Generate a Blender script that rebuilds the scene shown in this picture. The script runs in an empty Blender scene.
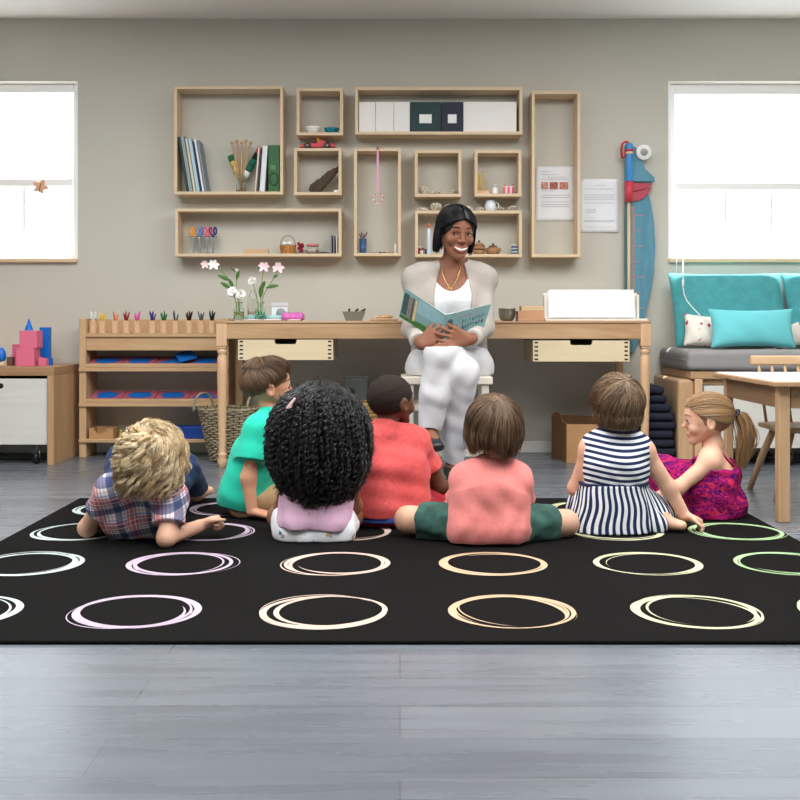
import bpy, bmesh, math, random
import numpy as np
from mathutils import Vector, Matrix, Quaternion
random.seed(7)
NR = np.random.RandomState(11)
COL = bpy.context.scene.collection
PI = math.pi
V = Vector

# ---------------------------------------------------------------- camera geometry
F_PX, HOR, CAMH, CX = 1050.0, 325.0, 0.735, 400.0
def P(px, py, Y):
    """point of the place seen at photo pixel (px, py) at depth Y metres"""
    return V(((px - CX) * Y / F_PX, Y, CAMH - (py - HOR) * Y / F_PX))
def PX(px, Y): return (px - CX) * Y / F_PX
def PZ(py, Y): return CAMH - (py - HOR) * Y / F_PX
WALL = 6.05

# ---------------------------------------------------------------- materials
def lin(c):
    c = c / 255.0
    return c / 12.92 if c <= 0.04045 else ((c + 0.055) / 1.055) ** 2.4
def rgb(r, g, b): return (lin(r), lin(g), lin(b), 1.0)
MATS = {}
def mat(name, c, rough=0.6, metal=0.0, spec=0.4, noise=0.0, nscale=40.0, bump=0.0, bscale=200.0, sheen=0.0, sss=0.0, trans=0.0, coat=0.0, alpha=1.0):
    if name in MATS: return MATS[name]
    m = bpy.data.materials.new(name); m.use_nodes = True
    nt = m.node_tree; b = nt.nodes['Principled BSDF']
    b.inputs['Base Color'].default_value = rgb(*c)
    b.inputs['Roughness'].default_value = rough
    b.inputs['Metallic'].default_value = metal
    b.inputs['Specular IOR Level'].default_value = spec
    if sheen: b.inputs['Sheen Weight'].default_value = sheen
    if coat: b.inputs['Coat Weight'].default_value = coat
    if trans: b.inputs['Transmission Weight'].default_value = trans
    if alpha < 1: b.inputs['Alpha'].default_value = alpha
    if sss:
        b.inputs['Subsurface Weight'].default_value = sss
        b.inputs['Subsurface Radius'].default_value = (0.012, 0.005, 0.003)
        b.inputs['Subsurface Scale'].default_value = 0.6
    tc = None
    if noise or bump:
        tc = nt.nodes.new('ShaderNodeTexCoord')
    if noise:
        n = nt.nodes.new('ShaderNodeTexNoise'); n.inputs['Scale'].default_value = nscale; n.inputs['Detail'].default_value = 5
        nt.links.new(tc.outputs['Object'], n.inputs['Vector'])
        r = nt.nodes.new('ShaderNodeMapRange'); r.inputs[1].default_value = 0.3; r.inputs[2].default_value = 0.7
        r.inputs[3].default_value = 1 - noise; r.inputs[4].default_value = 1 + noise
        nt.links.new(n.outputs['Fac'], r.inputs[0])
        mx = nt.nodes.new('ShaderNodeMix'); mx.data_type = 'RGBA'; mx.blend_type = 'MULTIPLY'; mx.inputs[0].default_value = 1
        mx.inputs[6].default_value = rgb(*c); nt.links.new(r.outputs[0], mx.inputs[7])
        nt.links.new(mx.outputs[2], b.inputs['Base Color'])
    if bump:
        n2 = nt.nodes.new('ShaderNodeTexNoise'); n2.inputs['Scale'].default_value = bscale; n2.inputs['Detail'].default_value = 3
        nt.links.new(tc.outputs['Object'], n2.inputs['Vector'])
        bp = nt.nodes.new('ShaderNodeBump'); bp.inputs['Strength'].default_value = bump; bp.inputs['Distance'].default_value = 0.002
        nt.links.new(n2.outputs['Fac'], bp.inputs['Height']); nt.links.new(bp.outputs[0], b.inputs['Normal'])
    MATS[name] = m
    return m

def wood(name, c1, c2, axis='X', scale=1.0, rough=0.5, contrast=1.0, ring=7.0):
    """wood with grain running along axis"""
    if name in MATS: return MATS[name]
    ds = lambda c: tuple(x + (.3 * c[0] + .59 * c[1] + .11 * c[2] - x) * .20 for x in c)
    c1, c2 = ds(c1), ds(c2)
    m = bpy.data.materials.new(name); m.use_nodes = True
    nt = m.node_tree; b = nt.nodes['Principled BSDF']; b.inputs['Roughness'].default_value = rough
    b.inputs['Specular IOR Level'].default_value = 0.35
    tc = nt.nodes.new('ShaderNodeTexCoord'); mp = nt.nodes.new('ShaderNodeMapping')
    s = [9.0 * scale] * 3; s['XYZ'.index(axis)] = 0.7 * scale
    mp.inputs['Scale'].default_value = s
    nt.links.new(tc.outputs['Object'], mp.inputs['Vector'])
    n = nt.nodes.new('ShaderNodeTexNoise'); n.inputs['Scale'].default_value = 1.6; n.inputs['Detail'].default_value = 6; n.inputs['Distortion'].default_value = 0.8
    nt.links.new(mp.outputs[0], n.inputs['Vector'])
    mul = nt.nodes.new('ShaderNodeMath'); mul.operation = 'MULTIPLY'; mul.inputs[1].default_value = ring
    nt.links.new(n.outputs['Fac'], mul.inputs[0])
    fr = nt.nodes.new('ShaderNodeMath'); fr.operation = 'PINGPONG'; fr.inputs[1].default_value = 1.0
    nt.links.new(mul.outputs[0], fr.inputs[0])
    n2 = nt.nodes.new('ShaderNodeTexNoise'); n2.inputs['Scale'].default_value = 9; n2.inputs['Detail'].default_value = 4
    nt.links.new(mp.outputs[0], n2.inputs['Vector'])
    ad = nt.nodes.new('ShaderNodeMath'); ad.operation = 'MULTIPLY_ADD'; ad.inputs[1].default_value = 0.45
    nt.links.new(fr.outputs[0], ad.inputs[0])
    ml2 = nt.nodes.new('ShaderNodeMath'); ml2.operation = 'MULTIPLY'; ml2.inputs[1].default_value = 0.6
    nt.links.new(n2.outputs['Fac'], ml2.inputs[0]); nt.links.new(ml2.outputs[0], ad.inputs[2])
    mx = nt.nodes.new('ShaderNodeMix'); mx.data_type = 'RGBA'
    mx.inputs[6].default_value = rgb(*c1); mx.inputs[7].default_value = rgb(*c2)
    nt.links.new(ad.outputs[0], mx.inputs[0]); nt.links.new(mx.outputs[2], b.inputs['Base Color'])
    MATS[name] = m
    return m

def nmat(name, rough=0.6):
    m = bpy.data.materials.new(name); m.use_nodes = True; MATS[name] = m
    nt = m.node_tree; b = nt.nodes['Principled BSDF']; b.inputs['Roughness'].default_value = rough
    return m, nt, b
def nd(nt, kind, **kw):
    n = nt.nodes.new(kind)
    for k, v in kw.items(): setattr(n, k, v)
    return n
def mth(nt, op, a, b=None, c=None):
    n = nt.nodes.new('ShaderNodeMath'); n.operation = op
    for i, x in enumerate((a, b, c)):
        if x is None: continue
        if isinstance(x, (int, float)): n.inputs[i].default_value = x
        else: nt.links.new(x, n.inputs[i])
    return n.outputs[0]
def mixc(nt, f, a, b):
    n = nt.nodes.new('ShaderNodeMix'); n.data_type = 'RGBA'
    for i, x in ((0, f), (6, a), (7, b)):
        if isinstance(x, (tuple, float, int)): n.inputs[i].default_value = x
        else: nt.links.new(x, n.inputs[i])
    return n.outputs[2]

# ---------------------------------------------------------------- objects
WLOC = {}
def tag(o, label=None, cat=None, group=None, kind=None):
    if label: o['label'] = label
    if cat: o['category'] = cat
    if group: o['group'] = group
    if kind: o['kind'] = kind
    return o
def thing(name, label, cat, loc=(0, 0, 0), rz=0.0, group=None):
    o = bpy.data.objects.new(name, None); COL.objects.link(o)
    o.empty_display_size = 0.05
    o.location = loc; o.rotation_euler = (0, 0, rz)
    WLOC[o] = V(loc)
    return tag(o, label, cat, group)
def rootloc(p):
    while p.parent: p = p.parent
    return WLOC.get(p, V((0, 0, 0)))
def link_mesh(name, me, parent=None, recentre=True):
    o = bpy.data.objects.new(name, me); COL.objects.link(o)
    n = len(me.vertices)
    if parent is not None:
        o.parent = parent
        off = rootloc(parent)
        if off.length > 0: me.transform(Matrix.Translation(-off))
    elif recentre and n:
        co = np.empty(n * 3, np.float32); me.vertices.foreach_get('co', co); co = co.reshape(-1, 3)
        lo, hi = co.min(0), co.max(0)
        off = V(((lo[0] + hi[0]) / 2, (lo[1] + hi[1]) / 2, lo[2])); 
        me.transform(Matrix.Translation(-off)); o.location = off; WLOC[o] = off
    return o
def fast_mesh(name, verts, faces, smooth=True):
    """verts (n,3), faces list of equal-size arrays [(m,4)] and/or [(k,3)]"""
    me = bpy.data.meshes.new(name)
    verts = np.asarray(verts, np.float32)
    me.vertices.add(len(verts)); me.vertices.foreach_set('co', verts.ravel())
    faces = [np.asarray(f, np.int32) for f in faces if len(f)]
    tot = np.concatenate([np.full(len(f), f.shape[1], np.int32) for f in faces])
    lv = np.concatenate([f.ravel() for f in faces])
    st = np.concatenate([[0], np.cumsum(tot)[:-1]]).astype(np.int32)
    me.loops.add(len(lv)); me.loops.foreach_set('vertex_index', lv)
    me.polygons.add(len(tot)); me.polygons.foreach_set('loop_start', st); me.polygons.foreach_set('loop_total', tot)
    me.polygons.foreach_set('use_smooth', np.full(len(tot), smooth))
    me.update(calc_edges=True); me.validate()
    return me

def rot_to(d):
    d = V(d).normalized()
    return V((0, 0, 1)).rotation_difference(d).to_matrix().to_4x4()

class MB:
    """collects shapes; build() links them as one mesh object"""
    def __init__(s): s.bm = bmesh.new(); s.mi = 0; s.mats = []
    def use(s, m):
        if m not in s.mats: s.mats.append(m)
        s.mi = s.mats.index(m); return s
    def _take(s, tmp, M=None, smooth=False):
        me = bpy.data.meshes.new('tmp')
        for f in tmp.faces: f.material_index = s.mi; f.smooth = smooth
        if M is not None: bmesh.ops.transform(tmp, matrix=M, verts=tmp.verts[:])
        bmesh.ops.recalc_face_normals(tmp, faces=tmp.faces[:])
        tmp.to_mesh(me); tmp.free(); s.bm.from_mesh(me); bpy.data.meshes.remove(me)
        return s
    def box(s, lo, hi, bev=0.0, M=None, seg=2, smooth=False):
        t = bmesh.new(); lo, hi = V(lo), V(hi)
        bmesh.ops.create_cube(t, size=1.0)
        bmesh.ops.transform(t, matrix=Matrix.Translation((lo + hi) / 2) @ Matrix.Diagonal((*(hi - lo), 1)), verts=t.verts[:])
        if bev: bmesh.ops.bevel(t, geom=t.edges[:], offset=min(bev, 0.45 * min(abs(x) for x in (hi - lo))), segments=seg, affect='EDGES', profile=0.5)
        return s._take(t, M, smooth)
    def cbox(s, c, size, bev=0.0, R=None, seg=2):
        h = V(size) / 2
        M = Matrix.Translation(V(c)) @ (R.to_4x4() if R is not None else Matrix.Identity(4))
        return s.box(-h, h, bev, M, seg)
    def cyl(s, a, b, r1, r2=None, n=16, smooth=True, bev=0.0):
        a, b = V(a), V(b); r2 = r1 if r2 is None else r2
        t = bmesh.new(); L = (b - a).length
        bmesh.ops.create_cone(t, cap_ends=True, segments=n, radius1=r1, radius2=r2, depth=L)
        if bev:
            ed = [e for e in t.edges if abs(e.verts[0].co.z - e.verts[1].co.z) < 1e-6]
            bmesh.ops.bevel(t, geom=ed, offset=bev, segments=2, affect='EDGES', profile=0.5)
        s._take(t, Matrix.Translation((a + b) / 2) @ rot_to(b - a), smooth)
        return s
    def tube(s, pts, r, n=8, closed=False, cap=True):
        pts = [V(p) for p in pts]; m = len(pts)
        rs = r if isinstance(r, (list, tuple)) else [r] * m
        t = bmesh.new(); rings = []
        up = V((0, 0, 1)); prev = None
        for i, p in enumerate(pts):
            if closed: d = pts[(i + 1) % m] - pts[i - 1]
            else: d = pts[min(i + 1, m - 1)] - pts[max(i - 1, 0)]
            d = d.normalized() if d.length > 1e-9 else up
            if prev is None:
                x = d.orthogonal().normalized()
            else:
                x = prev - d * prev.dot(d); x = x.normalized() if x.length > 1e-6 else d.orthogonal().normalized()
            prev = x; y = d.cross(x)
            rings.append([t.verts.new(p + (x * math.cos(2 * PI * k / n) + y * math.sin(2 * PI * k / n)) * rs[i]) for k in range(n)])
        for i in range(m if closed else m - 1):
            A, B = rings[i], rings[(i + 1) % m]
            for k in range(n): t.faces.new((A[k], A[(k + 1) % n], B[(k + 1) % n], B[k]))
        if not closed and cap:
            t.faces.new(rings[0][::-1]); t.faces.new(rings[-1])
        return s._take(t, None, True)
    def lathe(s, prof, c=(0, 0, 0), n=24, smooth=True, M=None):
        """prof = [(r, z)...]"""
        t = bmesh.new(); rings = []
        for r, z in prof:
            if r < 1e-6: rings.append([t.verts.new((0, 0, z))])
            else: rings.append([t.verts.new((r * math.cos(2 * PI * k / n), r * math.sin(2 * PI * k / n), z)) for k in range(n)])
        for A, B in zip(rings, rings[1:]):
            if len(A) == 1 and len(B) == 1: continue
            for k in range(n):
                a = A[k % len(A)]; a2 = A[(k + 1) % len(A)]; b = B[k % len(B)]; b2 = B[(k + 1) % len(B)]
                vs = [a, a2, b2, b]; u = []
                for v in vs:
                    if v not in u: u.append(v)
                if len(u) > 2: t.faces.new(u)
        if len(rings[0]) > 1: t.faces.new(rings[0][::-1])
        if len(rings[-1]) > 1 and prof[-1][0] > 1e-6: t.faces.new(rings[-1])
        return s._take(t, (M if M is not None else Matrix.Translation(V(c))), smooth)
    def prism(s, outline, y0, y1, bev=0.0, M=None, smooth=False):
        """outline in XZ, extruded along Y"""
        t = bmesh.new()
        A = [t.verts.new((x, y0, z)) for x, z in outline]; B = [t.verts.new((x, y1, z)) for x, z in outline]
        n = len(A); t.faces.new(A); t.faces.new(B[::-1])
        for i in range(n): t.faces.new((A[i], B[i], B[(i + 1) % n], A[(i + 1) % n]))
        if bev:
            bmesh.ops.recalc_face_normals(t, faces=t.faces[:])
            bmesh.ops.bevel(t, geom=t.edges[:], offset=bev, segments=1, affect='EDGES')
        return s._take(t, M, smooth)
    def ball(s, c, r, sub=2, M=None, jitter=0.0, seed=0):
        t = bmesh.new(); r = V((r, r, r)) if isinstance(r, (int, float)) else V(r)
        bmesh.ops.create_icosphere(t, subdivisions=sub, radius=1.0)
        if jitter:
            g = random.Random(seed)
            ks = [V((g.uniform(-3, 3), g.uniform(-3, 3), g.uniform(-3, 3))) for _ in range(4)]
            for v in t.verts:
                v.co *= 1 + jitter * sum(math.sin(k.dot(v.co) + i) for i, k in enumerate(ks)) / 2
        MM = Matrix.Translation(V(c)) @ (M.to_4x4() if M is not None else Matrix.Identity(4)) @ Matrix.Diagonal((*r, 1))
        return s._take(t, MM, True)
    def quad(s, pts):
        t = bmesh.new(); t.faces.new([t.verts.new(p) for p in pts])
        return s._take(t)
    def build(s, name, m=None, parent=None, recentre=True):
        me = bpy.data.meshes.new(name); s.bm.to_mesh(me); s.bm.free()
        for x in (s.mats or [m]): me.materials.append(x)
        return link_mesh(name, me, parent, recentre)

def children(o): return [c for c in bpy.data.objects if c.parent == o]
def copy_tree(o, loc=None, rz=None, label=None, parent=None):
    c = o.copy(); COL.objects.link(c)
    if parent is not None: c.parent = parent
    for ch in list(o.children): copy_tree(ch, parent=c)
    if loc is not None: c.location = loc; WLOC[c] = V(loc)
    if rz is not None: c.rotation_euler = (0, 0, rz)
    if label: c['label'] = label
    return c

# ---------------------------------------------------------------- implicit surfaces (for bodies, clothes, cushions)
class Field:
    def __init__(s, h=0.004): s.ops = []; s.h = h
    def cone(s, a, b, ra, rb, k=0.02, sq=None, q=1.0, sub=False, cap=False):
        s.ops.append(('c', np.array(a, float), np.array(b, float), ra, rb, k, None if sq is None else np.array(V(sq).normalized(), float), q, sub, cap)); return s
    def ell(s, c, r, R=None, k=0.02, sub=False):
        R = np.eye(3) if R is None else np.array(R, float)     # rows = axes
        s.ops.append(('e', np.array(c, float), np.array(r, float), R, k, sub)); return s
    def cut(s, p, n):
        s.ops.append(('p', np.array(p, float), np.array(V(n).normalized(), float))); return s
    def fn(s, f): s.ops.append(('f', f)); return s
    def mx(s, f): s.ops.append(('m', f)); return s
    def rbox(s, c, half, R=None, rad=0.01, k=0.0):
        R = np.eye(3) if R is None else np.array(R, float)
        s.ops.append(('b', np.array(c, float), np.array(half, float), R, rad, k)); return s
    def _bb(s, o):
        if o[0] == 'c':
            A = np.minimum(o[1] - o[3], o[2] - o[4]); B = np.maximum(o[1] + o[3], o[2] + o[4]); return A, B
        if o[0] == 'e':
            m = np.sqrt(((o[3] * o[2][:, None]) ** 2).sum(0)); return o[1] - m, o[1] + m
        if o[0] == 'b':
            m = np.abs(o[3] * o[2][:, None]).sum(0); return o[1] - m, o[1] + m
    def mesh(s, extra=0.0, region=None):
        h = s.h
        bbs = [s._bb(o) for o in s.ops if (o[0] in 'cb') or (o[0] == 'e')]
        lo = np.min([b[0] for b in bbs], 0) - 3 * h - extra; hi = np.max([b[1] for b in bbs], 0) + 3 * h + extra
        if region is not None: lo = np.maximum(lo, region[0]); hi = np.minimum(hi, region[1])
        n = np.ceil((hi - lo) / h).astype(int) + 1
        ax = [lo[i] + np.arange(n[i]) * h for i in range(3)]
        G = np.full(tuple(n), 1.0, np.float32)
        def grid(sl):
            return np.meshgrid(*[ax[i][sl[i]].astype(np.float32) for i in range(3)], indexing='ij', sparse=True)
        for o in s.ops:
            if o[0] in 'ceb':
                a, b = s._bb(o); k = {'c': 5, 'e': 4, 'b': 5}[o[0]]; kk = max(o[k], h)
                i0 = np.clip(((a - kk - 2 * h - lo) / h).astype(int), 0, n - 1); i1 = np.clip(((b + kk + 2 * h - lo) / h).astype(int) + 2, 1, n)
                if np.any(i1 <= i0): continue
                sl = tuple(slice(i0[i], i1[i]) for i in range(3))
                X, Y, Z = grid(sl)
                if o[0] == 'c':
                    _, a, b, ra, rb, kk, sq, q, sub, cap = o
                    ba = b - a; L2 = max(float(ba @ ba), 1e-12)
                    x, y, z = X - a[0], Y - a[1], Z - a[2]
                    t = np.clip((x * ba[0] + y * ba[1] + z * ba[2]) / L2, 0, 1)
                    dx, dy, dz = x - ba[0] * t, y - ba[1] * t, z - ba[2] * t
                    if sq is not None:
                        e = (dx * sq[0] + dy * sq[1] + dz * sq[2]) * (1 / q - 1)
                        dx, dy, dz = dx + e * sq[0], dy + e * sq[1], dz + e * sq[2]
                    d = np.sqrt(dx * dx + dy * dy + dz * dz) - (ra + (rb - ra) * t)
                    if sq is not None: d = d * (0.5 + 0.5 * q)
                    if cap: d = np.maximum(d, ((X - b[0]) * ba[0] + (Y - b[1]) * ba[1] + (Z - b[2]) * ba[2]) / math.sqrt(L2))
                elif o[0] == 'e':
                    _, c, r, R, kk, sub = o
                    x, y, z = X - c[0], Y - c[1], Z - c[2]
                    l = [(x * R[i][0] + y * R[i][1] + z * R[i][2]) for i in range(3)]
                    k0 = np.sqrt(sum((l[i] / r[i]) ** 2 for i in range(3)))
                    k1 = np.sqrt(sum((l[i] / r[i] ** 2) ** 2 for i in range(3))) + 1e-9
                    d = k0 * (k0 - 1) / k1
                    d = np.where(k0 < 0.3, -min(r) * 0.7, d)
                else:
                    _, c, r, R, rad, kk = o; sub = False
                    x, y, z = X - c[0], Y - c[1], Z - c[2]
                    l = [np.abs(x * R[i][0] + y * R[i][1] + z * R[i][2]) - r[i] + rad for i in range(3)]
                    d = np.sqrt(sum(np.maximum(q_, 0) ** 2 for q_ in l)) + np.minimum(np.maximum(np.maximum(l[0], l[1]), l[2]), 0) - rad
                g = G[sl]; d = d.astype(np.float32)
                if sub: d = -d
                if kk > 0:
                    hh = np.maximum(kk - np.abs(g - d), 0) / kk
                    G[sl] = np.minimum(g, d) - hh * hh * kk * 0.25 if not sub else np.maximum(g, d) + hh * hh * kk * 0.25
                else: G[sl] = np.minimum(g, d) if not sub else np.maximum(g, d)
            elif o[0] == 'p':
                X, Y, Z = grid((slice(None),) * 3)
                d = ((X - o[1][0]) * o[2][0] + (Y - o[1][1]) * o[2][1] + (Z - o[1][2]) * o[2][2]).astype(np.float32)
                np.maximum(G, d, out=G)
            elif o[0] == 'm':
                X, Y, Z = grid((slice(None),) * 3)
                np.maximum(G, o[1](X, Y, Z).astype(np.float32), out=G)
            else:
                X, Y, Z = grid((slice(None),) * 3)
                G += o[1](X, Y, Z).astype(np.float32)
        return nets(G, lo, h)
def nets(G, lo, h):
    S = G < 0
    S[0], S[-1], S[:, 0], S[:, -1], S[:, :, 0], S[:, :, -1] = (False,) * 6
    cnt = np.zeros(tuple(np.array(G.shape) - 1), np.int8)
    offs = [(i, j, k) for i in (0, 1) for j in (0, 1) for k in (0, 1)]
    nx, ny, nz = cnt.shape
    for i, j, k in offs: cnt += S[i:i + nx, j:j + ny, k:k + nz]
    cells = np.argwhere((cnt > 0) & (cnt < 8))
    idx = np.full(cnt.shape, -1, np.int32); idx[tuple(cells.T)] = np.arange(len(cells))
    cv = np.stack([G[cells[:, 0] + i, cells[:, 1] + j, cells[:, 2] + k] for i, j, k in offs], 1)
    cs = np.stack([S[cells[:, 0] + i, cells[:, 1] + j, cells[:, 2] + k] for i, j, k in offs], 1)
    acc = np.zeros((len(cells), 3)); num = np.zeros(len(cells))
    for a in range(8):
        for b in range(a + 1, 8):
            oa, ob = np.array(offs[a]), np.array(offs[b])
            if np.abs(oa - ob).sum() != 1: continue
            m = cs[:, a] != cs[:, b]
            va, vb = cv[:, a], cv[:, b]
            den = np.where(np.abs(va - vb) > 1e-9, va - vb, 1)
            t = np.clip(va / den, 0, 1)
            p = oa[None] + (ob - oa)[None] * t[:, None]
            acc[m] += p[m]; num[m] += 1
    verts = lo + (cells + acc / np.maximum(num, 1)[:, None]) * h
    quads = []
    for axis in range(3):
        s0 = [slice(None)] * 3; s1 = [slice(None)] * 3
        s0[axis] = slice(0, -1); s1[axis] = slice(1, None)
        A, B = S[tuple(s0)], S[tuple(s1)]
        e = np.argwhere(A != B)
        u, v = [(1, 2), (2, 0), (0, 1)][axis]
        ok = (e[:, u] > 0) & (e[:, v] > 0) & (e[:, u] < G.shape[u] - 1) & (e[:, v] < G.shape[v] - 1)
        e = e[ok]
        du = np.zeros(3, int); du[u] = 1; dv = np.zeros(3, int); dv[v] = 1
        q = [idx[tuple((e - du - dv).T)], idx[tuple((e - dv).T)], idx[tuple(e.T)], idx[tuple((e - du).T)]]
        q = np.stack(q, 1)
        ins = A[tuple(e.T)]
        q[~ins] = q[~ins][:, ::-1]
        quads.append(q)
    q = np.concatenate(quads); q = q[(q >= 0).all(1)]
    return verts, q
def field_obj(name, F, m, parent=None, extra=0.0, region=None, attrs=None):
    v, q = F.mesh(extra, region)
    me = fast_mesh(name, v, [q])
    ms = m if isinstance(m, (list, tuple)) else [m]
    for x in ms: me.materials.append(x)
    if attrs:
        for nm, f in attrs.items():
            a = me.attributes.new(nm, 'FLOAT', 'POINT'); a.data.foreach_set('value', np.asarray(f(v), np.float32))
    return link_mesh(name, me, parent)
def wrinkle(amp, sc=40.0, seed=0):
    g = np.random.RandomState(seed)
    ks = g.normal(0, 1, (5, 3)) * sc; ph = g.uniform(0, 6.28, 5)
    def f(X, Y, Z):
        w = 0
        for k, p in zip(ks, ph):
            w = w + np.sin(k[0] * X + k[1] * Y + k[2] * Z + p + 1.3 * np.sin(0.5 * (k[1] * X - k[0] * Z + k[2] * Y)))
        return w * amp / 2.5
    return f

# strands: many tapered three-sided tubes in one mesh, tint attribute varies from strand to strand
def strands(name, paths, radius, m, parent, tints=None, nside=3):
    """paths: list of (n_i,3) arrays"""
    vs, fs, tn = [], [], []; base = 0
    for ip, p in enumerate(paths):
        p = np.asarray(p, float); n = len(p)
        d = np.gradient(p, axis=0); d /= np.linalg.norm(d, axis=1)[:, None] + 1e-9
        ref = np.array([0.31, 0.52, 0.79]); x = np.cross(d, ref); x /= np.linalg.norm(x, axis=1)[:, None] + 1e-9
        y = np.cross(d, x)
        t = np.linspace(0, 1, n)
        r0 = radius[ip] if hasattr(radius, '__len__') else radius
        r = r0 * np.minimum(1, np.minimum(t * 6 + 0.4, (1 - t) * 3 + 0.12))
        ring = np.stack([p + r[:, None] * (x * math.cos(2 * PI * k / nside) + y * math.sin(2 * PI * k / nside)) for k in range(nside)], 1)
        vs.append(ring.reshape(-1, 3))
        i = np.arange(n - 1)[:, None] * nside; k = np.arange(nside)[None]
        a = base + i + k; b = base + i + (k + 1) % nside
        fs.append(np.stack([a, b, b + nside, a + nside], -1).reshape(-1, 4))
        tn.append(np.full(n * nside, tints[ip] if tints is not None else NR.rand()))
        base += n * nside
    me = fast_mesh(name, np.concatenate(vs), [np.concatenate(fs)])
    a = me.attributes.new('tint', 'FLOAT', 'POINT'); a.data.foreach_set('value', np.concatenate(tn).astype(np.float32))
    me.materials.append(m)
    return link_mesh(name, me, parent)
def hairmat(name, c1, c2, rough=0.4, spec=0.5):
    m, nt, b = nmat(name, rough)
    at = nd(nt, 'ShaderNodeAttribute', attribute_name='tint')
    nt.links.new(mixc(nt, at.outputs['Fac'], rgb(*c1), rgb(*c2)), b.inputs['Base Color'])
    b.inputs['Specular IOR Level'].default_value = spec
    return m
# ================================================================ the room
sc = bpy.context.scene
sc.view_settings.view_transform = 'Standard'; sc.view_settings.look = 'None'
sc.view_settings.gamma = 1.0; sc.view_settings.use_curve_mapping = False
sc.view_settings.exposure = 0.0
cam = bpy.data.cameras.new('camera'); camo = bpy.data.objects.new('camera', cam); COL.objects.link(camo)
cam.sensor_width = 36; cam.lens = F_PX / 800 * 36; cam.shift_y = -(400 - HOR) / 800
cam.clip_start = 0.05
camo.location = (0, 0, CAMH); camo.rotation_euler = (PI / 2, 0, 0)
sc.camera = camo

M_wall = mat('wall_paint', (200, 197, 187), 0.85, noise=0.015, nscale=2.0, bump=0.05, bscale=150)
M_white = mat('white_paint', (236, 236, 234), 0.5)
M_frame = mat('window_paint', (250, 250, 250), .45)
M_birch = wood('birch', (231, 205, 169), (212, 180, 138), 'X', 1.0, 0.5)
M_birchv = wood('birch_upright', (231, 205, 169), (212, 180, 138), 'Z', 1.0, 0.5)
M_oak = wood('oak', (207, 165, 118), (172, 126, 82), 'X', 0.8, 0.45, ring=9)
M_oakv = wood('oak_upright', (214, 172, 126), (188, 142, 98), 'Z', 0.8, 0.45, ring=6)
M_oaky = wood('oak_deep', (207, 165, 118), (172, 126, 82), 'Y', 0.8, 0.45, ring=9)
M_ash = wood('pale_ply', (226, 206, 166), (214, 190, 146), 'X', 0.7, 0.5, ring=4)
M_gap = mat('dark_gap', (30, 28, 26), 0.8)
M_metal = mat('brushed_metal', (170, 172, 175), 0.3, 1.0)
M_black = mat('black_plastic', (22, 22, 24), 0.4)

def floor_mat():
    m, nt, b = nmat('floor_boards', 0.3)
    tc = nd(nt, 'ShaderNodeTexCoord'); br = nd(nt, 'ShaderNodeTexBrick')
    nt.links.new(tc.outputs['Object'], br.inputs['Vector'])
    br.inputs['Scale'].default_value = 1.0; br.inputs['Brick Width'].default_value = 1.4; br.inputs['Row Height'].default_value = 0.16
    br.inputs['Mortar Size'].default_value = 0.0012; br.offset = 0.37
    br.inputs['Color1'].default_value = rgb(112, 117, 125); br.inputs['Color2'].default_value = rgb(98, 103, 112)
    br.inputs['Mortar'].default_value = rgb(78, 80, 84)
    mp = nd(nt, 'ShaderNodeMapping'); mp.inputs['Scale'].default_value = (1.2, 14, 1)
    nt.links.new(tc.outputs['Object'], mp.inputs['Vector'])
    n = nd(nt, 'ShaderNodeTexNoise'); n.inputs['Scale'].default_value = 1.5; n.inputs['Detail'].default_value = 7
    nt.links.new(mp.outputs[0], n.inputs['Vector'])
    f = mth(nt, 'MULTIPLY_ADD', n.outputs['Fac'], 0.7, 0.62)
    mx = nd(nt, 'ShaderNodeMix', data_type='RGBA', blend_type='MULTIPLY'); mx.inputs[0].default_value = 1
    nt.links.new(br.outputs['Color'], mx.inputs[6]); nt.links.new(f, mx.inputs[7])
    nt.links.new(mx.outputs[2], b.inputs['Base Color'])
    nt.links.new(mth(nt, 'MULTIPLY_ADD', n.outputs['Fac'], 0.2, 0.18), b.inputs['Roughness'])
    b.inputs['Specular IOR Level'].default_value = 0.6
    return m
XL, XR, YB, ZC = -3.6, 3.6, -2.2, 2.5
fl = MB().box((XL - 0.1, YB, -0.1), (XR + 0.1, WALL + 0.2, 0)).build('floor', floor_mat()); tag(fl, kind='structure')
ce = MB().box((XL - 0.1, YB, ZC), (XR + 0.1, WALL + 0.2, ZC + 0.1)).build('ceiling', M_white); tag(ce, kind='structure')
# back wall with two window openings
WZ0, WZ1 = PZ(259.5, WALL), 2.14
W1 = (-3.1, PX(78, WALL)); W2 = (PX(668, WALL), 3.1)
w = MB()
T = 0.16
for lo, hi in (((XL, WALL, 0), (XR, WALL + T, WZ0)), ((XL, WALL, WZ1), (XR, WALL + T, ZC)), ((XL, WALL, WZ0), (W1[0], WALL + T, WZ1)),
               ((W1[1], WALL, WZ0), (W2[0], WALL + T, WZ1)), ((W2[1], WALL, WZ0), (XR, WALL + T, WZ1))):
    w.box(lo, hi)
tag(w.build('wall_back', M_wall), kind='structure')
tag(MB().box((XL - 0.1, YB, 0), (XL, WALL + T, ZC)).build('wall_left', M_wall), kind='structure')
tag(MB().box((XL - 0.1, YB - .1, 0), (XR + .1, YB, ZC)).build('wall_front', M_wall), kind='structure')
tag(MB().box((XR, YB, 0), (XR + 0.1, WALL + T, ZC)).build('wall_right', M_wall), kind='structure')
tag(MB().box((XL, WALL - 0.014, 0), (XR, WALL, 0.066), 0.004).build('baseboard_back', M_white), kind='structure')

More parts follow.
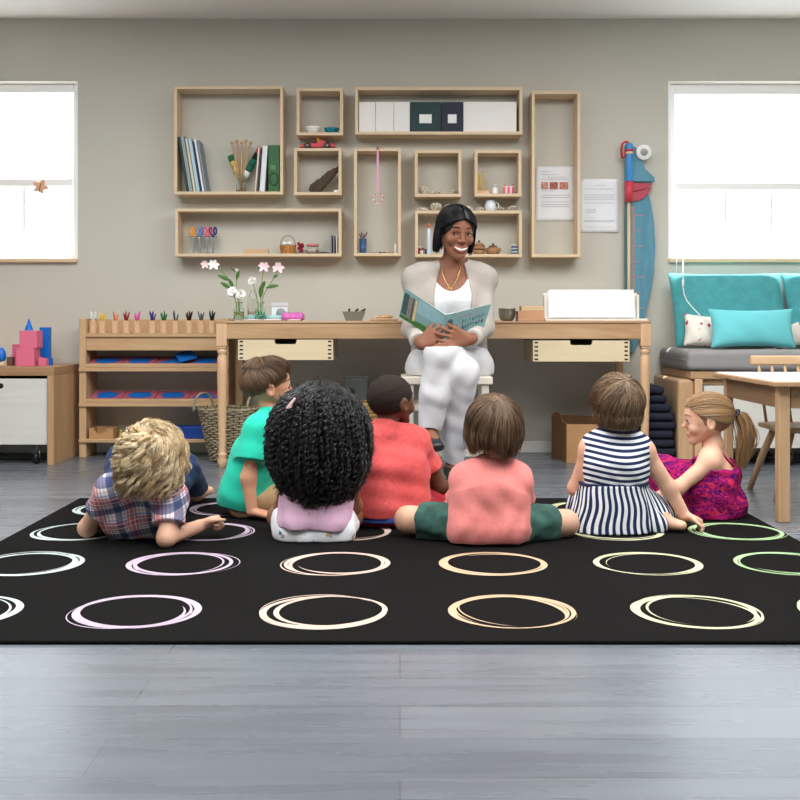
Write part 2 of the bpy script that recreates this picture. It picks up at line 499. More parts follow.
M_glass, nt_, b_ = nmat('window_glass', 0.0)
nt_.nodes.remove(b_)
_g = nd(nt_, 'ShaderNodeBsdfGlossy'); _g.inputs['Roughness'].default_value = 0.02
_t = nd(nt_, 'ShaderNodeBsdfTransparent'); _mx = nd(nt_, 'ShaderNodeMixShader')
_mx.inputs[0].default_value = .06; nt_.links.new(_t.outputs[0], _mx.inputs[1]); nt_.links.new(_g.outputs[0], _mx.inputs[2])
nt_.links.new(_mx.outputs[0], nt_.nodes['Material Output'].inputs['Surface'])
M_sill = wood('sill_wood', (236, 206, 170), (220, 184, 140), 'X', 1.0, 0.5)
def window(n, x0, x1, rail_z, bars, frame_w):
    o = thing('window_%d' % n, None, None, ((x0 + x1) / 2, WALL + 0.1, WZ0)); o['kind'] = 'structure'
    f = MB(); y0, y1 = WALL + 0.07, WALL + 0.13
    f.box((x0, y0, WZ0), (x0 + frame_w, y1, WZ1), 0.005).box((x1 - frame_w, y0, WZ0), (x1, y1, WZ1), 0.005)
    f.box((x0 + frame_w, y0, WZ1 - frame_w), (x1 - frame_w, y1, WZ1), 0.003).box((x0 + frame_w, y0, WZ0), (x1 - frame_w, y1, WZ0 + 0.04), 0.003)
    f.build('window_frame', M_frame, o)
    r = MB().box((x0 + frame_w, WALL + 0.06, rail_z - 0.022), (x1 - frame_w, WALL + 0.12, rail_z + 0.022), 0.004).build('sash_rail', M_frame, o)
    for bx in bars:
        MB().box((bx - 0.008, WALL + 0.075, WZ0 + 0.04), (bx + 0.008, WALL + 0.105, rail_z - 0.022), 0.002).build('glazing_bar', M_frame, o)
    MB().box((x0 + frame_w, WALL + 0.088, WZ0 + 0.04), (x1 - frame_w, WALL + 0.092, rail_z), 0).build('pane', M_glass, o)
    MB().box((x0 + frame_w, WALL + 0.1, rail_z), (x1 - frame_w, WALL + 0.104, WZ1 - frame_w), 0).build('pane', M_glass, o)
    rv = MB()
    rv.box((x0, WALL - 0.004, WZ0), (x0 + 0.012, WALL + 0.07, WZ1)).box((x1 - 0.012, WALL - 0.004, WZ0), (x1, WALL + 0.07, WZ1))
    rv.build('reveal_lining', M_frame, o)
    MB().box((x0 - 0.0, WALL - 0.03, WZ0 - 0.018), (x1 + 0.0, WALL + 0.07, WZ0 + 0.004), 0.004).build('window_sill', M_sill, o)
    return o
window(1, W1[0], W1[1], PZ(183, WALL + .09), [PX(25, WALL + .09), PX(-60, WALL + .09)], 0.05)
window(2, W2[0], W2[1], PZ(187, WALL + .09), [PX(725, WALL + .09), PX(771, WALL + .09)], 0.06)

# leaf stuck on the left window
lf = MB()
out = []
for i in range(28):
    a = 2 * PI * i / 28
    r = 0.046 * (1 + 0.28 * math.cos(5 * a + 0.4)) * (0.75 + 0.1 * math.sin(a))
    out.append((r * math.cos(a) * 1.1, r * math.sin(a)))
c = P(40.5, 187.5, WALL + 0.055)
lf.prism([(x + c.x, z + c.z) for x, z in out], c.y - 0.002, c.y + 0.003)
lo_ = lf.build('paper_leaf', mat('dry_leaf', (224, 176, 146), 0.7, noise=0.12, nscale=60))
tag(lo_, 'pale orange paper leaf stuck on the window sash rail', 'leaf')
st = MB().tube([P(41, 183, WALL + 0.05), P(40, 187, WALL + .05), P(38.8, 193, WALL + 0.05)], 0.0025).build('leaf_stalk', mat('stalk', (120, 84, 66), 0.7), lo_)
st.location = -lo_.location if rootloc(lo_).length == 0 else st.location

# ================================================================ rug
RX, RY0, RY1, RT = 1.346, 772 / (645 - 325.0), 4.41, 0.009
rug = MB()
M_rug = mat('black_pile', (15, 14, 14), 0.95, spec=0.08, noise=0.35, nscale=420, bump=0.6, bscale=700, sheen=0.012)
rug.use(M_rug).box((-RX, RY0, 0.0), (RX, RY1, RT), 0.004)
ring_cols = [(196, 208, 206), (192, 172, 192), (204, 180, 168), (200, 170, 142), (200, 198, 166), (168, 198, 152)]
M_rings = [mat('ring_pile_%d' % i, c, 0.95, spec=0.1, bump=0.4, bscale=600) for i, c in enumerate(ring_cols)]
cols_x = [-1.128, -0.668, -0.192, 0.284, 0.756, 1.180]
rows_y = [(2.662, 0.0), (3.195, 0.0), (3.69, 0.02), (4.15, 0.04)]
gr = random.Random(5)
def stroke(mb, cx, cy, r, wmax, ph, ecc, tilt, z, span=2 * PI, n=72):
    t = bmesh.new(); prev = None
    for i in range(n + 1):
        s = i / n; a = ph + span * s
        wd = wmax * (0.25 + 0.75 * (0.5 + 0.5 * math.sin(a * 1 + ph * 2.3))) * (1 if span >= 6.28 else min(1, 6 * s, 6 * (1 - s)) + 0.02)
        rx, ry = r * (1 + ecc), r * (1 - ecc)
        vs = []
        for rr in (-wd / 2, wd / 2):
            x, y = (rx + rr) * math.cos(a), (ry + rr) * math.sin(a)
            x, y = x * math.cos(tilt) - y * math.sin(tilt), x * math.sin(tilt) + y * math.cos(tilt)
            vs.append(t.verts.new((cx + x, cy + y, z)))
        if prev: t.faces.new((prev[0], prev[1], vs[1], vs[0]))
        prev = vs
    mb._take(t)
for (ry, dx) in rows_y:
    for ci, cx_ in enumerate(cols_x):
        rug.use(M_rings[ci])
        R0 = 0.152
        stroke(rug, cx_, ry, R0, 0.022, gr.uniform(0, 6), 0.02, gr.uniform(-.5, .5), RT + 0.0006)
        stroke(rug, cx_ + gr.uniform(-.014, .014), ry + gr.uniform(-.008, .008), R0 * 0.96, 0.016, gr.uniform(0, 6), gr.uniform(-.07, .07), gr.uniform(-1, 1), RT + 0.0009)
        stroke(rug, cx_ + gr.uniform(-.016, .016), ry + gr.uniform(-.008, .008), R0 * 0.9, 0.014, gr.uniform(0, 6), gr.uniform(-.1, .1), gr.uniform(-1, 1), RT + 0.0012, span=5.2)
        stroke(rug, cx_ + gr.uniform(-.016, .016), ry, R0 * 1.02, 0.006, gr.uniform(0, 6), gr.uniform(-.06, .06), gr.uniform(-1, 1), RT + 0.0015, span=4.6)
tag(rug.build('rug'), 'large black rug covered in pastel hand-drawn circles', 'rug')
Z0 = RT + 0.0016   # things on the rug stand here

# ================================================================ wall boxes
BY0, BY1 = 5.905, WALL
def wall_box(x0, x1, y0, y1, label, name='wall_shelf'):
    """outer rectangle of the front edge in photo pixels (y0 top, y1 bottom)"""
    X0, X1, Z1, Z0_ = PX(x0, BY0), PX(x1, BY0), PZ(y0, BY0), PZ(y1, BY0)
    t = 0.017
    o = thing(name, label, 'shelf', ((X0 + X1) / 2, (BY0 + BY1) / 2, Z0_), group='pale wood box shelves on the wall')
    MB().box((X0, BY0, Z0_), (X1, BY1, Z0_ + t), 0.0015).build('bottom_board', M_birch, o)
    MB().box((X0, BY0, Z1 - t), (X1, BY1, Z1), 0.0015).build('top_board', M_birch, o)
    MB().box((X0, BY0, Z0_ + t), (X0 + t, BY1, Z1 - t), 0.0015).build('side_board', M_birchv, o)
    MB().box((X1 - t, BY0, Z0_ + t), (X1, BY1, Z1 - t), 0.0015).build('side_board', M_birchv, o)
    return dict(x0=X0 + t, x1=X1 - t, z0=Z0_ + t, z1=Z1 - t, top=Z1)
sA = wall_box(174, 283, 86, 194.5, 'pale wood wall box holding books and a jar of drumsticks')
sB = wall_box(294, 341.5, 148, 195, 'small square wall box with a piece of bark inside')
sC = wall_box(175, 341.5, 208.5, 256.5, 'long low wall box with scissors and a tiny basket')
sD = wall_box(296.5, 343, 88, 135.3, 'small square wall box above the red toy car')
sE = wall_box(354, 401, 148, 256, 'tall narrow wall box with a bead heart hanging inside')
sF = wall_box(355, 522.5, 87, 134.5, 'long low wall box with white folders, above the heart box')
sG = wall_box(414.7, 461.5, 150, 196.8, 'small square wall box with three painted pebbles')
sH = wall_box(474.7, 521.5, 150, 196.5, 'small square wall box with yellow pencils in a block')
sI = wall_box(415, 522, 210.5, 257, 'wide wall box behind the woman with pots inside')
sJ = wall_box(531.8, 580.5, 91, 257.2, 'tall wall box framing a printed paper notice')
YI = 5.97   # middle depth inside a box
def atx(px, Y=YI): return PX(px, Y)

# ---- books
def book(x, z, w, h, d, tilt, col, label, page=True, Yc=5.972, cat='book', name='book', group=None, deco=None):
    """w spine thickness along X, leaning by tilt (radians, + leans its top to the left)"""
    o = thing(name, label, cat, (x, Yc, z), group=group)
    M = Matrix.Rotation(-tilt, 4, 'Y')
    m = mat('cover_%d_%d_%d' % col, col, 0.5)
    c = MB()
    c.box((-w / 2, -d / 2, 0), (-w / 2 + 0.0018, d / 2, h), 0.0004, M).box((w / 2 - 0.0018, -d / 2, 0), (w / 2, d / 2, h), 0.0004, M)
    c.box((-w / 2, -d / 2, 0), (w / 2, -d / 2 + 0.0018, h), 0.0004, M)
    for v in c.bm.verts: v.co += V((x, Yc, z))
    c.build('cover', m, o)
    p = MB().box((-w / 2 + 0.0018, -d / 2 + 0.002, 0.002), (w / 2 - 0.0018, d / 2 - 0.003, h - 0.003), 0, M)
    for v in p.bm.verts: v.co += V((x, Yc, z))
    p.build('pages', mat('page_edges', (232, 228, 216), 0.8), o)
    if deco:
        dd = deco(M)
        for v in dd.bm.verts: v.co += V((x, Yc, z))
        dd.build('spine_label', None, o)
    return o
zA = sA['z0'] + 0.0002
ta = math.tan
specs = [(180.6, .012, .188, .115, (38, 58, 50), 'dark green book at the end of the leaning row', .16),
         (184.3, .022, .19, .12, (139, 156, 158), 'grey-blue book leaning beside the dark green one', .16),
         (189.0, .016, .182, .11, (214, 202, 176), 'cream book leaning in the middle of the row', .16),
         (193.6, .020, .182, .115, (176, 206, 224), 'pale blue book leaning among the shelf books', .16),
         (198.0, .010, .172, .11, (28, 44, 84), 'thin navy book leaning in the shelf row', .16),
         (202.2, .012, .180, .12, (238, 240, 242), 'white book leaning near the end of the row', .16),
         (205.9, .014, .176, .12, (128, 138, 148), 'grey patterned book leaning outermost in the row', .16)]
xcur = sA['x0'] + 0.052
for px, w_, h_, d_, c_, l_, tl in specs:
    # place so the lower right corner rests on the board
    book(xcur + w_ / 2 / math.cos(tl) + h_ * math.sin(tl) if False else xcur + w_ / 2, zA + math.sin(tl) * w_ / 2, w_, h_ * 1.66, d_, tl, c_, l_, group='books on the left of the top box')
    xcur += w_ / math.cos(tl) + 0.0015
# right-hand books
xr = sA['x1'] - 0.002
gcirc = None
def green_deco(M):
    b = MB().use(mat('album_ring', (24, 60, 34), 0.5))
    pts = [V((math.sin(a) * .024, -0.063, .07 + math.cos(a) * .034)) for a in np.linspace(0, 2 * PI, 28, endpoint=False)]
    b.tube([M @ p for p in pts], 0.0022, 6, closed=True)
    b.use(mat('album_leaf', (70, 132, 74), 0.5)).box((-.02, -.0625, .12), (.012, -.061, .15), 0, M)
    return b
book(xr - .034, zA, .062, .262, .12, 0.0, (38, 96, 50), 'thick green album with a round motif on its spine', group='books on the right of the top box', deco=green_deco)
book(xr - .066 - .034, zA + .0014, .030, .258, .115, -0.07, (226, 230, 236), 'thick white book beside the green album', group='books on the right of the top box')
book(xr - .066 - .073, zA + .001, .010, .25, .115, -0.085, (228, 214, 206), 'thin pale book with a red edge leaning on the white book', group='books on the right of the top box')

# ---- glass jar of drumsticks with rolled flags
M_cg, _nt, _b = nmat('clear_glass', 0.02)
_b.inputs['Base Color'].default_value = (0.93, 0.97, 0.95, 1); _b.inputs['Transmission Weight'].default_value = 1.0; _b.inputs['IOR'].default_value = 1.2
def glass_jar(name, c, r, h, label, cat='jar', group=None, mouth=None, neck=None, m=None):
    o = thing(name, label, cat, c, group=group)
    mouth = mouth or r
    prof = [(r * .9, 0), (r, .004), (r, h * (neck or .8)), (mouth, h * ((neck or .8) + .1)), (mouth, h * .97), (mouth * 1.06, h), (mouth * .9, h), (mouth * .88, h * ((neck or .8) + .1)), (r * .9, h * (neck or .8) - .003), (r * .9, .006), (0, .006)]
    MB().lathe([(a, b) for a, b in prof], c, 28).build('glass', m or M_cg, o)
    return o
jc = V((atx(241), YI, sA['z0'] + .0002))
glass_jar('glass_jar', jc, .027, .11, 'clear glass jar holding drumsticks and rolled flags')
M_stick = wood('beater_wood', (214, 178, 134), (190, 146, 98), 'Z', 1.2, .5)
tops = [(-.035, .0), (-.018, .014), (.004, -.008), (.018, .01), (.036, .0)]
names = ['leaning furthest out', 'second', 'upright', 'fourth', 'fifth']
for i, (dx, dy) in enumerate(tops):
    a = jc + V((dx * -.25, dy * .4, .008)); b = jc + V((dx * 1.5, dy, .285 + .012 * (i % 2)))
    o = MB().tube([a, a.lerp(b, .5), b], [.0045, .0058, .005], 8).lathe([(0, -.011), (.008, -.007), (.011, 0), (.008, .007), (0, .011)], b, 12).build('drumstick', M_stick)
    tag(o, 'pale wooden drumstick with a round tip standing in the glass jar', 'drumstick', 'drumsticks in the glass jar')
def rolled(name, a, b, r, bands, label):
    o = MB(); a, b = V(a), V(b); n = len(bands)
    for i, c in enumerate(bands):
        o.use(mat('flag_%d_%d_%d' % c, c, .8)).cyl(a.lerp(b, i / n), a.lerp(b, (i + 1) / n), r, r, 14)
    return tag(o.build(name), label, 'flag')
rolled('rolled_flag', jc + V((-.008, .02, .085)), jc + V((-.062, .02, .215)), .020, [(222, 192, 112), (222, 192, 112), (210, 180, 100), (34, 112, 66)], 'rolled yellow and green flag sticking out of the jar')
rolled('rolled_flag', jc + V((.016, .012, .09)), jc + V((.112, .02, .258)), .019, [(240, 240, 238), (24, 110, 84), (24, 110, 84), (28, 30, 32), (190, 40, 56)], 'rolled flag in green, black and red beside the drumsticks')

# ---- red toy car on the small box
car_z = sB['top'] + .0003; cx0, cx1 = atx(300), atx(336); cw = cx1 - cx0
car = thing('toy_car', 'red wooden toy racing car with a yellow driver peg on the small box', 'toy car', ((cx0 + cx1) / 2, YI, car_z))
M_red = mat('red_paint', (206, 36, 48), .35)
MB().prism([(cx0, car_z + .014), (cx0 + .012, car_z + .026), (cx0 + .05, car_z + .034), (cx0 + .095, car_z + .034), (cx0 + .11, car_z + .052), (cx0 + .13, car_z + .05), (cx1 - .05, car_z + .04), (cx1 - .012, car_z + .03), (cx1, car_z + .012), (cx0, car_z + .01)], YI - .028, YI + .028, .002).build('body', M_red, car)
for wx in (cx0 + .046, cx1 - .048):
    for sy in (-1, 1):
        wh = MB().cyl((wx, YI + sy * .030, car_z + .0185), (wx, YI + sy * .046, car_z + .0185), .0185, n=20, bev=.003).build('wheel', M_black, car)
        MB().cyl((wx, YI + sy * .045, car_z + .0185), (wx, YI + sy * .049, car_z + .0185), .008, n=14).build('hub', M_metal, wh)
MB().ball((cx0 + .105, YI, car_z + .062), .012).cyl((cx0 + .105, YI, car_z + .04), (cx0 + .105, YI, car_z + .058), .009).build('driver_peg', mat('yellow_paint', (240, 196, 36), .4), car)

# ---- bark in the small box
bm_ = Field(.0022)
a = V((atx(315), YI, sB['z0'] + .028)); b = V((atx(339), YI, sB['z0'] + .145))
bm_.cone(a, b, .034, .014, .01, sq=(0, 1, 0), q=.8).cone(a + V((.02, 0, .0)), a.lerp(b, .6) + V((.01, 0, .01)), .02, .02, .02)
bm_.fn(lambda X, Y, Z: .0022 * np.sin(260 * X + 40 * Z) * np.sin(90 * Z - 150 * X) + .0016 * np.sin(300 * (X - .8 * Z) + 60 * Y)).cut((0, 0, sB['z0'] + .0005), (0, 0, -1)).cut((sB['x1'] - .001, 0, 0), (1, 0, 0))
M_bark = mat('bark', (84, 70, 58), .9, noise=.4, nscale=90, bump=.8, bscale=160)
tag(field_obj('bark_piece', bm_, M_bark), 'rough dark piece of bark leaning in the small wall box', 'bark')
tag(MB().box((atx(334.5), 5.915, sB['z0'] + .0003), (atx(339.5), 5.935, sB['z0'] + .013), .001).build('paper_tag', M_white), 'tiny white card standing beside the piece of bark', 'card')

# ---- long box: scissors rack, wood block, basket, flowers, jar, slim books
zC = sC['z0'] + .0003
rk = thing('scissors_rack', 'clear acrylic stand holding four pairs of scissors', 'scissors stand', (atx(202), YI, zC))
M_acr, _nt, _b = nmat('acrylic', .05); _b.inputs['Transmission Weight'].default_value = .95; _b.inputs['IOR'].default_value = 1.1; _b.inputs['Base Color'].default_value = (.95, .97, .97, 1)
MB().box((atx(189), YI - .03, zC + .098), (atx(217), YI + .03, zC + .102), .001).build('top_plate', M_acr, rk)
MB().box((atx(189), YI + .024, zC), (atx(217), YI + .028, zC + .098), .001).build('back_plate', M_acr, rk)
for px, c, w_, lb in ((193.5, (228, 152, 48), .017, 'scissors with orange handles hanging in the clear stand'), (200, (74, 132, 190), .012, 'scissors with light blue handles in the clear stand'),
              (207.5, (226, 92, 128), .018, 'scissors with pink handles in the clear stand'), (213, (36, 48, 110), .012, 'scissors with navy handles in the clear stand')):
    x = atx(px); s_ = thing('scissors', lb, 'scissors', (x, YI, zC), group='scissors in the clear stand')
    bl = MB()
    bl.prism([(x - .008, zC + .1), (x - .004, zC + .002), (x + .001, zC + .01), (x + .004, zC + .102)], YI - .003, YI - .001)
    bl.prism([(x + .008, zC + .1), (x + .005, zC + .002), (x, zC + .01), (x - .003, zC + .102)], YI + .0005, YI + .002)
    bl.build('blade', mat('steel', (196, 200, 206), .25, 1.0), s_)
    for sx in (-1, 1):
        h = MB()
        ring = [V((x + sx * (.006 + w_ * .55) + math.cos(t) * w_ * .6, YI, zC + .132 + math.sin(t) * .02)) for t in np.linspace(0, 2 * PI, 18, endpoint=False)]
        h.tube(ring, .0052, 8, closed=True).tube([V((x + sx * .003, YI, zC + .096)), V((x + sx * .006, YI, zC + .114))], .0045, 8)
        h.build('handle', mat('handle_%d_%d_%d' % c, c, .4), s_)
tag(MB().box((atx(243.5), YI - .02, zC), (atx(268.5), YI + .02, zC + .029), .003).build('wooden_block', wood('beech', (224, 184, 142), (206, 160, 116), 'X', 1.5)), 'flat beech block lying in the long wall box', 'block')
M_wick = mat('wicker', (178, 124, 66), .8, noise=.3, nscale=120, bump=.6, bscale=220)
bk = thing('tiny_basket', 'tiny brown basket with arched handle in the long wall box', 'basket', (atx(288), YI, zC))
bb = MB()
bx = atx(288)
for i in range(9):
    z = zC + .003 + i * .0056; r = .034 + i * .0008
    bb.tube([(bx + r * 1.12 * math.cos(t), YI + r * .8 * math.sin(t), z + .0012 * math.sin(9 * t + i * PI)) for t in np.linspace(0, 2 * PI, 30, endpoint=False)], .0034, 6, closed=True)
bb.lathe([(.03, 0), (.031, .002), (.035, .046), (.03, .046)], (bx, YI, zC), 24); bb.build('body', M_wick, bk)
MB().tube([(bx + .042 * math.cos(t), YI, zC + .05 + .056 * math.sin(t)) for t in np.linspace(0, PI, 18)], .002, 6).build('handle', mat('basket_wire', (120, 92, 66), .6), bk)
for i, (dx, dy) in enumerate(((-.016, -.01), (.012, -.014), (.004, .012))):
    tag(MB().ball((bx + dx, YI + dy, zC + .06), (.014, .014, .011), 2, jitter=.1, seed=i).build('cotton_ball', mat('cotton', (240, 240, 238), .9, bump=.4)), 'white cotton ball lying in the tiny basket', 'cotton ball', 'cotton balls in the tiny basket')
fx = atx(301)
fp = thing('dried_flower_bunch', 'small bunch of dark red dried flowers beside the tiny basket', 'flowers', (fx, YI, zC))
pet = MB()
g_ = random.Random(3)
for i in range(16):
    pet.ball((fx - .004 + g_.uniform(-.017, .017), YI + g_.uniform(-.015, .015), zC + .036 + g_.uniform(-.018, .024)), g_.uniform(.007, .011), 1, jitter=.2, seed=i)
pet.build('blossom', mat('dark_red_petal', (150, 26, 50), .7), fp)
MB().lathe([(.008, 0), (.011, .004), (.009, .012), (.011, .018), (.007, .018)], (fx, YI, zC), 16).build('pot', mat('sage', (120, 134, 112), .6), fp)
jx = atx(312.5)
jo = glass_jar('pink_lid_jar', V((jx, YI, zC)), .034, .052, 'squat glass jar with a pink checked lid in the long box', neck=.75)
MB().lathe([(.034, .044), (.037, .047), (.037, .054), (.03, .058), (0, .059)], (jx, YI, zC), 24).build('lid', mat('pink_lid', (214, 132, 128), .7), jo)
MB().lathe([(.0285, .007), (.0285, .03), (0, .032)], (jx, YI, zC), 20).build('filling', mat('filling', (214, 196, 196), .8, noise=.4, nscale=150), jo)
tag(MB().prism([(atx(318), zC), (atx(332), zC), (atx(331), zC + .006), (atx(325), zC + .012), (atx(319), zC + .008)], YI - .02, YI + .02, .002).build('dark_stone', mat('dark_slate', (52, 56, 52), .7)), 'flat dark slate lying at the end of the long box', 'stone')
for px, w_, h_, c_, l_ in ((332.5, .006, .105, (120, 136, 158), 'thin blue booklet standing at the end of the long box'), (335, .006, .104, (150, 152, 160), 'thin grey booklet standing beside the blue one'), (337.8, .008, .10, (238, 232, 220), 'white booklet against the end board of the long box')):
    book(atx(px) - .003, zC, w_, h_, .1, 0, c_, l_, group='booklets at the end of the long box')

# ---- box D: white bowl and teal thing
zD = sD['z0'] + .0003
tag(MB().lathe([(.02, 0), (.034, .01), (.046, .034), (.047, .04), (.043, .04), (.031, .012), (0, .008)], (atx(313), YI, zD), 28).build('bowl', mat('white_glaze', (240, 240, 238), .2)), 'white round bowl in the box above the toy car', 'bowl')
ld = thing('teal_bowl', 'teal blue bowl in the box above the toy car', 'bowl', (atx(331.5), YI, zD))
MB().lathe([(.024, 0), (.036, .012), (.042, .03), (.043, .034), (.039, .034), (.032, .014), (0, .01)], (atx(331.5), YI, zD), 28).build('body', mat('teal_glaze', (24, 130, 150), .2), ld)

# ---- heart box
hx = atx(378); zE = sE['z0'] + .0003; yE = 5.93
rb = thing('bead_heart', 'pink and white bead heart hanging on a pink ribbon', 'ornament', (hx, yE, PZ(206, yE)))
M_rib = mat('pink_ribbon', (238, 158, 196), .5)
zt = sE['top'] + .001
rbn = MB()
rbn.box((hx - .0055, BY0 - .006, zt - .008), (hx + .0055, BY0 - .0045, zt + .0022)).box((hx - .0055, BY0 - .006, zt + .0008), (hx + .0055, WALL - .03, zt + .0022))
rbn.box((hx - .0055, BY0 - .006, PZ(192, BY0)), (hx + .0055, BY0 - .0045, zt))
rbn.build('ribbon', M_rib, rb)
hcz = PZ(199, BY0)
beads = []
for i in range(20):
    t = 2 * PI * i / 20
    x = .029 * (math.sin(t) ** 3); z = .0021 * (13 * math.cos(t) - 5 * math.cos(2 * t) - 2 * math.cos(3 * t) - math.cos(4 * t))
    b1 = MB().ball((hx + x, BY0 - .0055, hcz + z), .0042, 2)
    b1.build('bead', mat('pink_bead', (232, 92, 120), .3) if i % 2 else mat('white_bead', (246, 236, 238), .3), rb)
gl = thing('brush_tumbler', 'blue glass tumbler with paintbrushes in the tall box', 'tumbler', (atx(363), YI, zE))
M_bg, _nt, _b = nmat('blue_glass', .05); _b.inputs['Base Color'].default_value = (.3, .5, .85, 1); _b.inputs['Transmission Weight'].default_value = .8; _b.inputs['IOR'].default_value = 1.2
MB().lathe([(.017, 0), (.018, .003), (.022, .085), (.0205, .085), (.0165, .006), (0, .006)], (atx(363), YI, zE), 24).build('glass', M_bg, gl)
MB().lathe([(.0155, .007), (.018, .05), (0, .05)], (atx(363), YI, zE), 20).build('water', mat('blue_water', (120, 160, 214), .3), gl)
for i, (dx, dy, c, l) in enumerate(((-.02, .004, (150, 70, 52), 'red-brown'), (-.008, -.006, (70, 96, 160), 'blue'), (.006, .008, (60, 80, 150), 'dark blue'), (.022, -.004, (160, 92, 80), 'dull pink'))):
    a = V((atx(363) - dx * .4, YI + dy, zE + .052)); b = V((atx(363) + dx * 1.1, YI + dy * 1.5, zE + .115 + .008 * (i % 2)))
    o = thing('paintbrush', l + ' handled paintbrush standing in the blue tumbler', 'paintbrush', a, group='paintbrushes in the blue tumbler')
    MB().tube([a, a.lerp(b, .7)], [.002, .003], 8).build('handle', mat('br_%d_%d_%d' % c, c, .4), o)
    MB().tube([a.lerp(b, .7), a.lerp(b, .88), b], [.003, .0042, .0008], 8).build('bristle', mat('bristle', (90, 66, 60), .8), o)
for i, (px, r, c) in enumerate(((372, .009, (140, 132, 104)), (376, .007, (88, 92, 82)), (380.5, .009, (46, 46, 46)), (384.5, .009, (60, 52, 52)), (389, .007, (120, 70, 66)), (392, .006, (58, 54, 50)))):
    tag(MB().ball((atx(px), YI - .01 + .008 * (i % 2), zE + r * .55), (r * 1.3, r, r * .6), 2, jitter=.15, seed=i).build('pebble', mat('pb_%d_%d_%d' % c, c, .6)), ['olive pebble nearest the blue tumbler', 'small grey-green pebble, second from the tumbler', 'black pebble in the middle of the tall box', 'dark brown pebble right of the black one', 'small red pebble in the tall box', 'tiny dark pebble nearest the white bottle'][i], 'pebble', 'pebbles in the tall box')
wb = thing('white_bottle', 'small white bottle standing in the corner of the tall box', 'bottle', (atx(395.5), YI, zE))
MB().lathe([(.0085, 0), (.009, .002), (.009, .05), (.006, .053)], (atx(395.5), YI, zE), 18).build('body', mat('white_glaze', (240, 240, 238), .2), wb)
MB().lathe([(.0065, .0535), (.0068, .064), (0, .0645)], (atx(395.5), YI, zE), 18).build('cap', mat('cap_white', (222, 222, 214), .4), wb)

# ---- top long box: folders
zF = sF['z0'] + .0003
fx = sF['x0'] + .003
widths = [(17, 'w'), (18, 'w'), (16, 'w'), (31, 'd'), (22, 'n'), (53, 'w')]
labs = ['white folder box nearest the left end of the top long shelf', 'second white folder box in the top long shelf', 'third white folder box beside the dark album', 'dark green album box in the top long shelf', 'navy folder box in the top long shelf', 'wide white paper box filling the end of the top long shelf']
for (wp, k), lb in zip(widths, labs):
    w_ = wp * YI / F_PX - .002
    c = {'w': (238, 234, 232), 'd': (28, 58, 60), 'n': (32, 40, 58)}[k]
    o = thing('folder_box', lb, 'folder', (fx + w_ / 2, YI, zF), group='folder boxes in the top long shelf')
    MB().box((fx, 5.925, zF), (fx + w_, 6.03, zF + .17), .002).build('case', mat('case_%d' % c[0], c, .6), o)
    MB().box((fx + w_ * .3, 5.9238, zF + .05), (fx + w_ * .7, 5.9252, zF + .1), .0004).build('spine_card', M_white, o)
    fx += w_ + .002

# ---- pebbles with painted marks
M_peb = mat('painted_pebble', (206, 196, 178), .6, noise=.1, nscale=60)
M_mark = mat('black_mark', (34, 32, 32), .6)
def pebble(px, z, w_, h_, label, group, marks=3, kind=None, Y=YI, seed=0, rot=0.0):
    x = atx(px, Y); o = thing('painted_pebble', label, 'pebble', (x, Y, z), group=group)
    R = Matrix.Rotation(rot, 3, 'Y')
    MB().ball((x, Y, z + h_ * .5), (w_ / 2, .022, h_ / 2), 3, R, jitter=.07, seed=seed).build('stone', M_peb, o)
    mk = MB(); g = random.Random(seed)
    for i in range(marks):
        u = (i + .5) / marks * 2 - 1
        xx = x + u * w_ * .33; zz = z + h_ * .5
        yy = lambda a, b_: Y - .0215 * math.sqrt(max(.05, 1 - (a / (w_ / 2)) ** 2 - (b_ / (h_ / 2)) ** 2)) - .0012
        pts = []
        for t in np.linspace(0, 1, 6):
            dx = g.uniform(-.003, .003) + (t - .5) * w_ * .12; dz = (t - .5) * h_ * .45 * (1 if i % 2 else -1)
            pts.append((xx + dx, yy(xx + dx - x, dz), zz + dz))
        mk.tube(pts, .0013, 6)
    mk.build('painted_mark', M_mark, o)
    return o
zG = sG['z0'] + .0004
pebble(424, zG, .058, .05, 'tall cream pebble with black marks, at one end of the small box', 'painted pebbles in the small box', 3, seed=1, rot=.3)
pebble(437, zG, .07, .026, 'flat wide cream pebble with black marks, between two others', 'painted pebbles in the small box', 4, seed=2)
pebble(452.5, zG, .05, .032, 'smaller beige pebble with dark lines, beside the flat one', 'painted pebbles in the small box', 4, seed=3, rot=-.2)
# on top of the wide box
zI = sI['top'] + .0004
pebble(423, zI, .07, .022, 'flat whitish pebble at the end of the wide box top', 'painted pebbles on the wide box', 2, seed=4)
pebble(436, zI, .068, .052, 'big round cream pebble lettered in black beside the dark hair', 'painted pebbles on the wide box', 5, seed=5)
pebble(449, zI, .05, .045, 'cream pebble standing behind the dark hair', 'painted pebbles on the wide box', 4, seed=6)
pebble(469, zI, .05, .034, 'cream pebble partly hidden behind the head on the box', 'painted pebbles on the wide box', 2, seed=7)
pebble(480, zI, .048, .026, 'low beige pebble just before the white jug', 'painted pebbles on the wide box', 2, seed=8)
pebble(500, zI, .05, .026, 'low grey pebble with dark lines after the white jug', 'painted pebbles on the wide box', 5, seed=9, Y=5.95)
pebble(513.5, zI, .066, .034, 'brown-lined pebble at the far end of the wide box top', 'painted pebbles on the wide box', 6, seed=10)
jg = thing('jug', 'small white jug with a handle standing on the wide box', 'jug', (atx(490.5), YI, zI))
MB().lathe([(.022, 0), (.03, .006), (.034, .024), (.03, .042), (.024, .054), (.026, .062), (.023, .062), (.02, .054), (.027, .04), (.03, .024), (.02, .008), (0, .006)], (atx(490.5), YI, zI), 28).build('body', mat('jug_glaze', (226, 234, 240), .2), jg)
hxx = atx(490.5)
